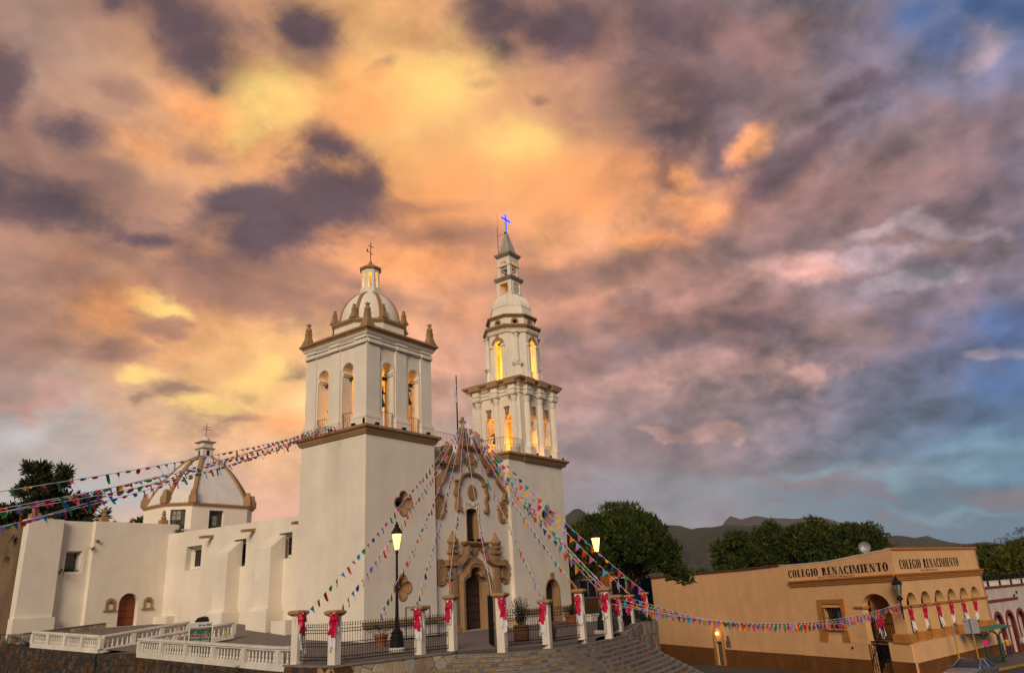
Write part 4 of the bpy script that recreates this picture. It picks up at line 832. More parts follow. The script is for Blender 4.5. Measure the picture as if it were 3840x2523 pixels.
facade = build(mb, 'facade', PLASTER, church, 'ornate gable front with scrolled ochre mouldings round the carved door')
F_ = FY(YF)
STEP3 = lambda w, d=.16: [(-w / 2, -.02), (-w / 2, d * .5), (-w / 4, d * .55), (-w / 4, d * .8), (w * .05, d * .85), (w * .05, d * 1.1), (w / 2, d * 1.15), (w / 2, -.02)]
def mould(name, path, w, d=.16, m=TRIM, par=facade, prof=None):
    mb = MB(); mb.ribbon(path, prof or STEP3(w, d), F_); return build(mb, name, m, par)
def volute(mb, x, z, r, s, d=.34):
    sp = [(x + s * (r * (1 - .75 * t)) * math.cos(2.6 * 2 * math.pi * t * .6 + math.pi / 2), z + (r * (1 - .75 * t)) * math.sin(2.6 * 2 * math.pi * t * .6 + math.pi / 2)) for t in (i / 22 for i in range(23))]
    mb.plate(ellipse(x, z, r, r, 20), [], F_, d * .8, -.02); mb.ribbon(sp, [(-.03, d * .78), (-.03, d), (.03, d), (.03, d * .78)], F_)
def curve(pts, n=6):
    P = [Vector(p) for p in pts]; out = []
    for i in range(len(P) - 1):
        p0, p1, p2, p3 = P[max(0, i - 1)], P[i], P[i + 1], P[min(len(P) - 1, i + 2)]
        for k in range(n):
            t = k / n; out.append(tuple(.5 * ((2 * p1) + (-p0 + p2) * t + (2 * p0 - 5 * p1 + 4 * p2 - p3) * t * t + (-p0 + 3 * p1 - 3 * p2 + p3) * t ** 3)))
    return out + [tuple(P[-1])]
mb = MB(); 
for z0, z1, h, d in ((11.62, 11.7, 1.1, .18), (11.7, 11.8, 1.18, .26), (11.8, 11.94, 1.26, .34)): mb.plate(rect(XC - h, XC + h, z0, z1), [], F_, d, -.05)
build(mb, 'gable_moulding', TRIM, facade)
for s in (1, -1):
    sx = lambda pts: [(XC + s * h, z) for h, z in pts]
    o = 1 if s < 0 else -1
    for name, pts, w in (('gable_scroll', curve([(1.16, 11.62), (1.2, 11.25), (1.46, 10.88), (2.0, 10.66)]), .5), ('gable_scroll', curve([(2.72, 10.2), (2.92, 9.75), (3.34, 9.4), (3.62, 9.1), (3.66, 8.6)]), .42)):
        mould(name, sx(pts), w, .24, prof=[(o * a, d) for a, d in STEP3(w, .24)])
    mb = MB(); 
    for z0, z1, a, b, d in ((10.12, 10.24, 1.66, 2.8, .2), (10.24, 10.4, 1.62, 2.86, .28), (10.4, 10.6, 1.56, 2.95, .36)): x0, x1 = sorted((XC + s * a, XC + s * b)); mb.plate(rect(x0, x1, z0, z1), [], F_, d, -.05)
    volute(mb, XC + s * 3.5, 8.58, .22, s); build(mb, 'gable_moulding', TRIM, facade)
    mb = MB(); ux, uy = XC + s * 2.45, YF - .02     # urn over the scroll
    mb.rbox((ux, uy, 10.72), .56, .5, .26); mb.lathe([(.16, 10.84), (.2, 10.9), (.14, 10.98), (.34, 11.2), (.43, 11.42), (.40, 11.52), (.44, 11.6), (.2, 11.72), (.1, 11.84), (.12, 11.94), (0, 12.0)], (ux, uy, 0), 18); build(mb, 'urn', TRIM, facade)
    mb = MB(); ux = XC + s * .8; mb.rbox((ux, YF, 12.0), .52, .5, .3).rbox((ux, YF, 12.3), .4, .4, .34, taper=.8); mb.lathe([(.2, 12.46), (.26, 12.54), (.16, 12.62), (.24, 12.74), (.2, 12.86), (.08, 12.96), (0, 13.02)], (ux, YF, 0), 14); build(mb, 'pinnacle', TRIM, facade)
    # wavy sides of the niche frame, ending in volutes
    pts = sx(curve([(1.58, 9.46), (1.52, 9.05), (1.72, 8.63), (1.5, 8.36), (1.6, 7.95), (1.62, 7.7), (1.5, 7.54)]))
    mould('niche_frame', pts, .34, .16, prof=[(o * a, d) for a, d in STEP3(.34, .16)])
    mb = MB(); volute(mb, XC + s * 1.32, 7.6, .14, -s, .24); mb.plate(rect(*sorted((XC + s * 1.2, XC + s * 1.78)), 9.4, 9.5), [], F_, .22, -.02); build(mb, 'niche_frame', TRIM, facade)
    # oval cartouches with a ribbed crest
    for zc, rz in ((7.55, .70), (3.56, .76)):
        cx = XC + s * 3.28; mb = MB(); n = 36
        def oval(k, z=zc): return [(cx + k * .50 * math.copysign(abs(math.cos(a)) ** .85, math.cos(a)), z + k * rz * math.copysign(abs(math.sin(a)) ** .9, math.sin(a)) ) for a in (2 * math.pi * i / n for i in range(n))]
        mb.loft([[F_(a, b, d) for a, b in oval(k)] for k, d in ((1, -.02), (1, .06), (.9, .12), (.84, .13), (.78, .09), (.72, .08), (.66, .13), (.58, .13), (.52, .08), (.2, .08))]); 
        for k in range(9):
            a = R(20 + 17.5 * k); p = (cx + .5 * math.cos(a), zc + rz * math.sin(a)); q = (cx + .62 * math.cos(a), zc + (rz + .12) * math.sin(a)); w = .055
            t = (-math.sin(a) * w, math.cos(a) * w); mb.plate([(p[0] - t[0], p[1] - t[1]), (q[0] - t[0], q[1] - t[1]), (q[0] + t[0], q[1] + t[1]), (p[0] + t[0], p[1] + t[1])], [], F_, .11 + .02 * (k % 2), -.01)
        mb.ribbon(ellipse(cx + .54, zc - .1, .07, .09, 10), [(-.02, 0), (-.02, .08), (.02, .08), (.02, 0)], F_, closed=True); build(mb, 'cartouche', TRIM, facade)
    # door pilasters with urn finials
    px = XC + s * 2.22; mb = MB()
    for z0, z1, h, d in ((-.1, .35, .42, .34), (.35, .45, .38, .3), (.45, 4.1, .30, .22), (4.35, 4.72, .30, .24), (4.72, 4.8, .38, .3), (4.8, 4.92, .46, .38), (4.92, 5.12, .34, .26)): mb.plate(rect(px - h, px + h, z0, z1), [], F_, d, -.02)
    mb.plate(rect(px - .16, px + .16, .6, 4.0), [], F_, .26, .2)
    build(mb, 'door_pilaster', TRIM, facade)
    mb = MB(); mb.lathe([(.28, 5.12), (.34, 5.2), (.2, 5.28), (.40, 5.48), (.41, 5.58), (.28, 5.7), (.2, 5.82), (.12, 5.98), (.06, 6.08), (.08, 6.14), (0, 6.2)], (px, YF - .12, 0), 16); build(mb, 'urn', TRIM, facade)
    mb = MB(); bx = XC + s * 2.55
    for z0, z1, h, d in ((3.0, 3.1, .12, .14), (3.1, 3.22, .2, .22), (3.22, 3.36, .3, .3)): mb.plate(rect(bx - h, bx + h, z0, z1), [], F_, d, -.02)
    build(mb, 'console', TRIM, facade)
    pts = sx(curve([(.98, 5.12), (1.1, 4.78), (1.36, 4.42), (1.75, 4.24), (2.2, 4.2), (2.95, 4.2)]))
    mould('broken_pediment', pts, .36, .34, prof=[(o * a, d) for a, d in STEP3(.36, .36)])
    mb = MB(); volute(mb, XC + s * .86, 5.06, .2, -s, .44); build(mb, 'broken_pediment', TRIM, facade)
arc = [(XC - 1.2, 9.28), (XC - 1.2, 9.4)] + [(XC + 1.2 * -math.cos(math.pi * i / 20), 9.4 + .62 * math.sin(math.pi * i / 20)) for i in range(1, 20)] + [(XC + 1.2, 9.4), (XC + 1.2, 9.28)]
mould('niche_arch', arc, .24, .2)
mb = MB(); mb.loft([[F_(XC + .02 + (a - XC) * k, 8.79 + (b - 8.79) * k, d) for a, b in ellipse(XC, 8.79, .47, .54, 28)] for k, d in ((1, -.02), (1, .06), (.9, .1), (.3, .11))]); build(mb, 'oval_plaque', TRIM, facade)
mb = MB()
for k in range(4):
    a = math.pi / 2 * k; ca, sa = math.cos(a), math.sin(a)
    pts = [(0, .07), (.3, .16), (.42, .34), (.52, .2), (.62, .24), (.7, .0)]; pts = pts + [(u, -v) for u, v in reversed(pts[:-1])]
    mb.plate([(XC + u * ca - v * sa, 10.82 + (u * sa + v * ca) * .94) for u, v in pts], [], F_, .07 + .002 * k, -.02)
mb.loft([[F_(a, b, d) for a, b in ellipse(XC, 10.82, .14 * k, .14 * k, 16)] for k, d in ((1, .06), (1, .11), (.6, .14), (.55, .09))]); build(mb, 'wall_cross', TRIM, facade)
RELIEF = mat('pale_relief', (.62, .53, .40), .9, .1)
mb = MB()
for s in (-1, 1): mb.ribbon([(XC + s * h, z) for h, z in curve([(.62, 8.12), (.38, 7.98), (.3, 8.06), (.14, 7.9), (.0, 7.88)], 4)], [(-.035, -.01), (-.035, .05), (.035, .05), (.035, -.01)], F_); mb.plate(rect(*sorted((XC + s * .68, XC + s * .76)), 5.55, 8.15), [], F_, .03, -.01)
build(mb, 'plaster_relief', RELIEF, facade)
# upper window
mb = MB(); mb.loft([[F_(a, b, d) for a, b in shrink(win)] for d in (.02, -.55)], caps=False); build(mb, 'window_reveal', TRIM, facade)
mb = MB(); mb.plate(win, [], FY(YF + .5), 0, -.05)
for i in range(2):
    for j in range(4): mb.plate(rect(XC - .55 + .57 * i, XC - .03 + .57 * i, 5.6 + .5 * j, 6.02 + .5 * j), [], FY(YF + .5), .035, -.01)
build(mb, 'window_shutter', DOORWOOD, facade)
mb = MB()
for z0, z1, h, d in ((5.24, 5.32, 1.16, .2), (5.32, 5.42, 1.24, .32), (5.42, 5.54, 1.32, .42)): mb.plate(rect(XC - h, XC + h, z0, z1), [], F_, d, -.03)
mb.plate([(XC - 1.1, 5.24), (XC - 1.0, 5.0), (XC - .8, 4.9), (XC - .62, 5.05), (XC - .4, 5.14), (XC - .3, 4.85), (XC - .14, 4.66), (XC, 4.58), (XC + .14, 4.66), (XC + .3, 4.85), (XC + .4, 5.14), (XC + .62, 5.05), (XC + .8, 4.9), (XC + 1.0, 5.0), (XC + 1.1, 5.24)], [], F_, .14, -.02)
mb.ribbon(curve([(XC - .22, 5.1), (XC - .1, 4.9), (XC, 4.78), (XC + .1, 4.9), (XC + .22, 5.1)], 4), [(-.04, .12), (-.04, .2), (.04, .2), (.04, .12)], F_); mb.plate([(XC - .1, 5.02), (XC, 4.92), (XC + .1, 5.02), (XC, 5.14)], [], F_, .2, .12)
build(mb, 'window_ledge', TRIM, facade)
for s in (-.35, .35): floodlight(facade, XC + s, YF - .2, 5.55)
# carved door and its stepped surround
mb = MB(); sur = [(1.46, -.05), (1.46, 3.03), (1.36, 3.3), (1.05, 3.52), (.86, 3.58), (.84, 3.82), (.62, 4.08), (.34, 4.22), (0, 4.26)]
mb.ribbon(msym(sur) + list(reversed(sym(sur[:-1]))), [(.3, -.02), (.3, .06), (.2, .1), (.16, .1), (.1, .18), (.04, .18), (-.02, .26), (-.1, .26), (-.16, .2), (-.3, .2), (-.3, -.02)], F_)
mb.loft([[F_(a, b, d) for a, b in shrink(door_out)] for d in (.19, -.6)], caps=False, closed=False); build(mb, 'door_surround', TRIM, facade)
mb = MB(); mb.plate(door_out, [], FY(YF + .58), 0, -.08); build(mb, 'church_door', DOORWOOD, facade)
for i in range(4):
    for j in range(6):
        x0 = XC - 1.12 + .565 * i; mb = MB(); z0 = .2 + .5 * j
        if j == 5 and i in (0, 3): continue
        mb.loft([[FY(YF + .58)(a, b, d) for a, b in rect(x0 + q, x0 + .5 - q, z0 + q, z0 + .44 - q)] for q, d in ((0, -.01), (0, .05), (.06, .03), (.08, .03), (.13, .06))]); build(mb, 'door_panel', DOORWOOD, facade)
mb = MB(); mb.plate(rect(XC - .04, XC + .04, .1, 3.98), [], FY(YF + .58), .06, -.01); build(mb, 'door_astragal', DOORWOOD, facade)
mb = MB(); mb.box(XC - 1.9, XC + 1.9, YF - .75, YF + .2, -.2, .02); mb.box(XC - 1.75, XC + 1.75, YF - .45, YF + .6, .02, .13); build(mb, 'door_step', mat('pinkish_step', (.42, .33, .26), .9, .15), facade)
mb = MB(); mb.rbox((XC - .2, YF + .3, 3.86), .3, .2, .14, rz=.3); build(mb, 'door_lamp', WHITEPAINT, facade)
mb = MB(); mb.box(XC - .3, XC + .3, .65, 1.2, 11.45, 12.9).box(XC - .22, XC + .22, .7, 1.14, 12.9, 13.3); mb.box(XC - .09, XC + .09, .82, 1.0, 13.3, 14.1).box(XC - .32, XC - .09, .83, .99, 13.66, 13.84).box(XC + .09, XC + .32, .83, .99, 13.66, 13.84)
build(mb, 'stone_cross', TRIM, facade)
rails(facade, [(5.9, 2.4, 12.05), (13.9, 2.4, 12.05)], 1.15, .15)
rails(facade, [(13.9, 2.4, 12.0), (13.95, .1, 12.0), (15.9, .1, 12.0)], 1.15, .15)
mb = MB()
for x in (6.3, 7.4, 12.4): mb.tube([(x, 2.4, 12.0), (x, 2.4, 13.2)], .05, 5)
build(mb, 'railing_post', IRON, facade)
# ---------------- nave, chapel and the white dome ---------------------------------------------------------------
NX = 1.5; mb = MB()
nh = [list(reversed(rect(a, b, z0, 6.66))) for a, b, z0 in ((18.62, 20.62, 5.0), (13.3, 14.75, 4.86), (8.38, 9.75, 5.05))]
mb.plate([(5.95, -.3), (23.25, -.3), (23.25, 7.8), (12.4, 7.66), (5.95, 7.6)], nh, LX(NX), 0, -.75); mb.box(NX + .75, 18.5, 5.95, 45, -.3, 7.6)
nave = build(mb, 'nave', PLASTER, church, 'long side wall of the nave with sloping buttresses')
for a, b, z0 in ((18.62, 20.62, 5.0), (13.3, 14.75, 4.86), (8.38, 9.75, 5.05)):
    mb = MB(); mb.loft([[LX(NX)(y, z, d) for y, z in rect(a - .0 + q, b - q, z0 + q, 6.66 - q)] for d, q in ((.008, .012), (-.4, .012), (-.6, .26))], caps=False); build(mb, 'window_reveal', PLASTER, nave)
    mb = MB(); mb.plate(rect(a + .25, b - .25, z0 + .2, 6.45), [], LX(NX + .62), 0, -.05); w = build(mb, 'window', GLASS, nave)
    mb = MB()
    for i in range(4): y = lerp(a + .27, b - .27, i / 3); mb.plate(rect(y - .025, y + .025, z0 + .2, 6.45), [], LX(NX + .62), .03, -.01)
    for j in range(5): z = lerp(z0 + .22, 6.43, j / 4); mb.plate(rect(a + .25, b - .25, z - .02, z + .02), [], LX(NX + .62), .034, -.01)
    build(mb, 'window_bars', BEAMWOOD, nave)
for y0, y1 in ((13.85, 15.3), (9.2, 10.75)):
    mb = MB(); p = [(.5, -.3), (NX + .1, -.3), (NX + .1, 6.55), (NX, 6.52), (.5, 5.75)]
    mb.loft([[(x, y, z) for x, z in p] for y in (y0, y1)]); mb.box(.22, NX, y0 - .25, y1 + .25, -.3, 1.95); mb.loft([[(x, y, z) for x, z in ((.22, 1.95), (.5, 2.2), (NX, 2.2), (NX, 1.95))] for y in (y0 - .1, y1 + .1)]); build(mb, 'buttress', PLASTER, nave)
mb = MB(); mb.box(.35, NX, 7.2, 8.6, -.3, 1.35); build(mb, 'plinth', PLASTER, nave)
mb = MB(); mb.box(.9, NX, 21.4, 23.3, .5, 1.95); build(mb, 'plinth', PLASTER, nave)
for y in (17.4, 12.5, 7.2):
    mb = MB(); mb.hexa([(NX - .95, y - .14, 6.96), (NX, y - .14, 7.04), (NX, y + .14, 7.04), (NX - .95, y + .14, 6.96), (NX - .95, y - .16, 7.14), (NX, y - .16, 7.24), (NX, y + .16, 7.24), (NX - .95, y + .16, 7.14)]); build(mb, 'waterspout', TRIM, nave)
TY = 23.2; mb = MB()
mb.plate(rect(-3.95, 2.2, .3, 8.53), [list(reversed(arch_hole(-1.72, -.32, 1.45, 2.95, .7)))], FY(TY), 0, -.6)
mb.plate([(-6.3, .3), (-3.7, .3), (-3.7, 8.52), (-6.3, 8.52)], [list(reversed(rect(-5.5, -4.45, 5.15, 6.5)))], FY(TY + .45), 0, -.6)
mb.plate([(-8.3, -1.), (-6.02, -1.), (-6.08, 8.53), (-8.26, 8.54)], [], FY(TY), 0, -1.1); mb.box(-8.42, -5.93, TY - .22, TY + .5, -1., 2.3)
mb.box(-8.2, 18.4, TY + 1.1, 38, -.3, 8.35)
chapel = build(mb, 'chapel', PLASTER, church, 'plain cream side chapel with an arched red-brown door')
mb = MB(); mb.loft([[FY(TY + .45)(a, b, d) for a, b in rect(-5.5 + q * .3, -4.45 - q, 5.15, 6.5 - q * .6)] for d, q in ((.008, .012), (-.6, .12))], caps=False); mb.ribbon([(-5.6, 5.05), (-4.3, 5.05), (-4.3, 6.62), (-5.6, 6.62)], [(-.1, -.01), (-.1, .03), (.1, .03), (.1, -.01)], FY(TY + .45), closed=True); build(mb, 'window_frame', PLASTER, chapel)
mb = MB(); mb.plate(rect(-5.5, -4.5, 5.15, 6.5), [], FY(TY + 1.02), 0, -.04); build(mb, 'pane', GLASS, chapel)
mb = MB(); mb.plate(arch_hole(-1.72, -.32, 1.45, 2.95, .7, 14), [], FY(TY + .45), 0, -.06); build(mb, 'chapel_door', REDWOOD, chapel)
mb = MB()
for i in range(2):
    for j in range(4):
        x0 = -1.66 + .68 * i; mb = MB(); z0 = 1.52 + .47 * j; mb.loft([[FY(TY + .45)(a, b, d) for a, b in rect(x0 + q, x0 + .62 - q, z0 + q, z0 + .4 - q)] for q, d in ((0, -.01), (0, .03), (.06, .05))]); build(mb, 'door_panel', REDWOOD, chapel)
for cx in (-2.32, .38):
    mb = MB(); f = FY(TY); mb.plate(rect(cx - .46, cx + .46, 2.47, 2.57), [], f, .12, -.02)
    mb.plate(arch_hole(cx - .33, cx + .33, 2.57, 3.02, .32, 12), [list(reversed(rect(cx - .2, cx + .2, 2.6, 3.0)))], f, .08, -.02)
    for k in range(7): a = R(20 + 23.3 * k); mb.plate([(cx - .03 * math.sin(a), 3.02 + .03 * math.cos(a)), (cx + .03 * math.sin(a), 3.02 - .03 * math.cos(a)), (cx + .26 * math.cos(a) + .03 * math.sin(a), 3.02 + .25 * math.sin(a) - .03 * math.cos(a)), (cx + .26 * math.cos(a) - .03 * math.sin(a), 3.02 + .25 * math.sin(a) + .03 * math.cos(a))], [], f, .11, .06)
    build(mb, 'shell_niche', TRIM, chapel)
mb = MB(); mb.lathe([(0, -.12), (.1, -.1), (.16, 0), (.1, .04)], (-3.78, TY - .12, 7.2), 10); build(mb, 'waterspout', TRIM_GREY, chapel)
def stacked_finial(x, y, z, s):
    mb = MB(); mb.rbox((x, y, z + .19 * s), .62 * s, .62 * s, .38 * s).rbox((x, y, z + .41 * s), .56 * s, .56 * s, .08 * s, taper=.6); mb.lathe([(.15 * s, .42 * s), (.24 * s, .55 * s), (.2 * s, .7 * s), (.11 * s, .76 * s), (.2 * s, .88 * s), (.17 * s, 1.0 * s), (.09 * s, 1.05 * s), (.17 * s, 1.14 * s), (.07 * s, 1.23 * s), (0, 1.28 * s)], (x, y, z), 14); build(mb, 'finial', TRIM, chapel)
for x, s in ((-7.85, .95), (-3.3, .84), (1.15, .84)): stacked_finial(x, TY + .35, 8.52, s)
stacked_finial(-8.1, 31, 8.35, .95)
for x in (-6.6, -2.3): mb = MB(); mb.lathe([(.12, 0), (.2, .1), (.08, .2), (0, .26)], (x, TY + .8, 8.5), 10); build(mb, 'finial', TRIM, chapel)
mb = MB(); mb.plate([(23.9, -1.5), (45, -1.5), (45, 8.1), (24.0, 8.38)], [], LX(-8.3), .05, -.2); build(mb, 'stone_flank', OLDSTONE, chapel)
# octagonal drum and pointed dome over the crossing
DX, DY = 9.5, 32.5
def domeplan(k): return [(DX + a * k, DY + b * k) for a, b in ((-2.75, -3.3), (2.75, -3.3), (4.35, -1.7), (4.35, 1.7), (2.75, 3.3), (-2.75, 3.3), (-4.35, 1.7), (-4.35, -1.7))]
P0 = domeplan(1.); mb = MB(); dwin = []
for k in range(8):
    a, b = Vector(P0[k]), Vector(P0[(k + 1) % 8]); L = (b - a).length; t = (b - a) / L; n = Vector((t.y, -t.x))
    fn = lambda u, z, d, a=a, t=t, n=n, L=L: (a.x + t.x * (u + L / 2) + n.x * d, a.y + t.y * (u + L / 2) + n.y * d, z)
    w = .72 if L > 4 else .62; c = -.35 if k == 0 else .0
    mb.plate(rect(-L / 2, L / 2, 7.5, 10.95), [list(reversed(rect(c - w, c + w, 8.85, 10.6)))] if k in (0, 7) else [], fn, 0, -.4)
    if k in (0, 7):
        m2 = MB(); m2.plate(rect(c - w - .02, c + w + .02, 8.83, 10.62), [], fn, -.3, -.34); dwin.append((m2, 'window', BEAMWOOD))
        rg = random.Random(60 + k)
        for i in range(3):
            for j in range(4):
                m2 = MB(); x0 = c - w + (2 * w) * i / 3; z0 = 8.85 + 1.75 * j / 4; m2.plate(rect(x0 + .03, x0 + 2 * w / 3 - .03, z0 + .03, z0 + .41), [], fn, -.28, -.31); dwin.append((m2, 'window_pane', rg.choice((PANE_DARK, PANE_DARK, GLASS, PANE_PALE))))
DOMEP = mat('white_dome_paint', (.74, .71, .66), .9, .08, .8, .3, 12., .30)
dome = build(mb, 'crossing_dome', PLASTER, church, 'pointed white dome with ochre ribs on an octagonal drum')
for m2, nm, mt in dwin: build(m2, nm, mt, dome)
mb = MB(); mb.ring(P0, [(-.01, 10.9), (.1, 10.9), (.14, 11.0), (.22, 11.04), (.22, 11.16), (-.01, 11.16)]); build(mb, 'cornice', TRIM, dome)
DP = [(1., 11.16), (.93, 11.75), (.84, 12.5), (.74, 13.25), (.63, 13.95), (.51, 14.6), (.385, 15.15), (.26, 15.6), (.14, 15.88)]
mb = MB(); mb.loft([[(x, y, z) for x, y in domeplan(k)] for k, z in DP]); build(mb, 'dome_shell', DOMEP, dome)
for i in range(8):
    rings = []; c = Vector(P0[i]) - Vector((DX, DY)); u = c.normalized(); w = Vector((-u.y, u.x))
    for k, z in DP:
        p = Vector((DX, DY)) + c * k; rings.append([(p.x + u.x * o + w.x * q, p.y + u.y * o + w.y * q, z + o * .6) for q, o in ((-.2, -.05), (-.16, .1), (.16, .1), (.2, -.05))])
    mb = MB(); mb.loft(rings); build(mb, 'dome_rib', TRIM, dome)
    p = P0[i]; mb = MB(); mb.rbox((p[0], p[1], 11.45), .62, .62, .6, rz=math.atan2(u.y, u.x)).rbox((p[0], p[1], 12.05), .5, .5, .6, rz=math.atan2(u.y, u.x), taper=.55); build(mb, 'finial', TRIM, dome)
mb = MB(); h = .56
mb.box(DX - h, DX + h, DY - h, DY + h, 15.7, 16.62); mb.box(DX - .5, DX + .5, DY - .5, DY + .5, 16.7, 17.24); mb.lathe([(.40, 17.3), (.40, 17.45), (.34, 17.65), (.2, 17.8), (0, 17.86)], (DX, DY, 0), 20); build(mb, 'dome_lantern', DOMEP, dome)
mb = MB(); mb.box(DX - .66, DX + .66, DY - .66, DY + .66, 16.6, 16.7); mb.box(DX - .7, DX + .7, DY - .7, DY + .7, 17.22, 17.32); build(mb, 'cornice', TRIM, dome)
mb = MB(); mb.plate(arch_hole(DX - .14, DX + .14, 15.95, 16.35, n=8), [], FY(DY - h), .012, -.02); mb.plate(arch_hole(DY - .14, DY + .14, 15.95, 16.35, n=8), [], LX(DX - h), .012, -.02); build(mb, 'lantern_opening', GLASS, dome)
mb = MB(); mb.tube([(DX, DY, 17.8), (DX, DY, 19.1)], .03, 5).tube([(DX - .42, DY, 18.8), (DX + .42, DY, 18.78)], .025, 5).tube([(DX - .5, DY - .1, 18.55), (DX + .5, DY + .1, 18.55)], .025, 5); build(mb, 'weather_cross', mat('rusted_iron', (.12, .05, .025), .8, .3, 8.), dome)
mb = MB(); mb.box(12.0, 16.0, 27.5, 29.2, 7.6, 8.9); mb.box(15.2, 15.7, 27.6, 28.2, 8.9, 9.5); build(mb, 'roof_parapet', PLASTER, church)

# ---------------- bells and the lamps that light the belfries -------------------------------------------------------
def bell(label, x, y, z, r, fx, beam=.5):
    t = thing('church_bell', label, 'bell', (x, y, z), 'bells hanging in the two towers')
    mb = MB(); mb.lathe([(.0, r * 1.9), (.35 * r, r * 1.88), (.5 * r, r * 1.7), (.56 * r, r * 1.2), (.66 * r, r * .7), (.85 * r, r * .25), (r, 0), (.9 * r, .01), (.6 * r, r * .6), (.45 * r, r * 1.5), (0, r * 1.7)], (x, y, z), 20, caps=False); build(mb, 'bell_body', BRONZE, t, smooth=True)
    mb = MB(); a = (1, 0) if fx else (0, 1)
    mb.rbox((x, y, z + r * 2.2), .9 * r + .3 if fx else .26, .26 if fx else .9 * r + .3, r * .6, taper=.7); mb.tube([(x - a[0] * beam, y - a[1] * beam, z + r * 2.1), (x + a[0] * beam, y + a[1] * beam, z + r * 2.1)], .06, 6); build(mb, 'yoke', BEAMWOOD, t)
    mb = MB(); mb.tube([(x, y, z + r * 1.5), (x, y, z - r * .1)], .02, 5).lathe([(0, -.06), (.06, 0), (0, .06)], (x, y, z - r * .12), 8); build(mb, 'clapper', IRON, t)
bell('large dark bell hung high in the front right arch of the broad tower', 4.0, .7, 14.05, .44, True)
bell('bell on a low carved yoke in the front arch beside the broad tower corner', 1.75, .75, 13.55, .42, True)
bell('grey-green bell hung high in the side arch beside the broad tower corner', .8, 1.55, 14.25, .36, False)
bell('small bell on a tall frame in the far side arch of the broad tower', .8, 3.95, 13.1, .3, False)
bell('black bell against the glow in the far side arch of the slender tower', 16.5, 3.1, 13.35, .34, False)
bell('dark bell in the front left arch of the slender tower', 17.5, .7, 13.95, .36, True)
bell('dark bell in the front right arch of the slender tower', 19.3, .7, 13.75, .34, True)
mb = MB()
for c, y in ((1.9, 1), (4.2, 1)): mb.box(c - .5, c + .5, .75, .9, 15.3, 15.5)
for c in (1.86, 4.16): mb.box(.7, .85, c - .5, c + .5, 15.3, 15.5)
build(mb, 'bell_beam', BEAMWOOD, bell_tower)
def point(x, y, z, w, col, r=.15):
    l = bpy.data.lights.new('belfry_lamp', 'POINT'); l.energy = w; l.color = col; l.shadow_soft_size = r
    o = bpy.data.objects.new('belfry_lamp', l); o.location = (x, y, z); C.objects.link(o)
AMB = (1., .36, .015)
for x, y in ((17.0, 3.6), (19.6, 3.6), (17.0, 1.5)): point(x, y, 12.9, 170, AMB)
point(OX, OY, 18.7, 420, (1., .46, .015)); point(OX, OY, 20.6, 200, (1., .46, .015))
point(2.4, 4.2, 13.0, 110, AMB); point(3.3, 3.4, 16.6, 130, AMB); point(CX, CY, 22.6, 34, (1., .5, .03)); point(OX, OY, 26.4, 16, AMB); point(OX, OY, 29.4, 14, AMB)
# flagpole behind the gable
fp = thing('flagpole', 'dark flagpole with a furled white flag behind the church gable', 'flagpole', (9.9, 1.4, 11.45))
mb = MB(); mb.tube([(9.9, 1.4, 11.4), (9.9, 1.4, 17.2)], [.06, .04], 8).lathe([(0, 17.2), (.05, 17.24), (0, 17.32)], (9.9, 1.4, 0), 8); build(mb, 'pole', IRON, fp)
mb = MB(); rings = []
for j in range(9):
    z = 16.65 - .17 * j; ring = []
    for i in range(7): u = i / 6; ring.append((9.9 - .04 - (.10 + .06 * j ** .5) * u, 1.4 + .07 * math.sin(u * 9 + j * .5), z - .12 * u))
    rings.append(ring)
mb.loft(rings, caps=False, closed=False); build(mb, 'flag', mat('white_cloth', (.75, .74, .74), .9, .05), fp)

# ======================= COLEGIO: the peach corner building across the street ============================
CN = Vector((33.96, -20.29)); LU = Vector((.589, .808)); LV = Vector((.978, -.208))
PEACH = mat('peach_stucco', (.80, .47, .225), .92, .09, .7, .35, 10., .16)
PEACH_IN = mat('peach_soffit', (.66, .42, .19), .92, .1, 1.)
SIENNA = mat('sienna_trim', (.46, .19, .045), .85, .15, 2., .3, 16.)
DADO = mat('brown_dado', (.19, .072, .014), .88, .25, .9, .3, 12., .25)
BLACKPAINT = mat('black_paint', (.018, .014, .012), .7, .1)
col = thing('corner_school', 'long peach corner building with black lettering and an arcade of arches', 'building', (CN.x, CN.y, -5.3))
LN = Vector((-LU.y, LU.x)); RN = Vector((LV.y, -LV.x))          # outward normals of the two street fronts
if LN.dot(Vector(CAMP) - CN) < 0: LN = -LN
if RN.dot(Vector(CAMP) - CN) < 0: RN = -RN
def LF(a, b, d):
    a = max(a, -d * .46) if d < 0 else a; p = CN + LU * a + LN * d; return (p.x, p.y, b)
def RF(a, b, d):
    a = max(a, -d * .46) if d < 0 else a; p = CN + LV * a + RN * d; return (p.x, p.y, b)
TOPL = [(0, 3.86), (2.2, 3.72), (4.3, 3.55), (7.1, 3.34), (9, 3.32), (13.8, 3.32), (19, 3.22), (34, 3.16), (42, 3.1)]
FL = -2.71
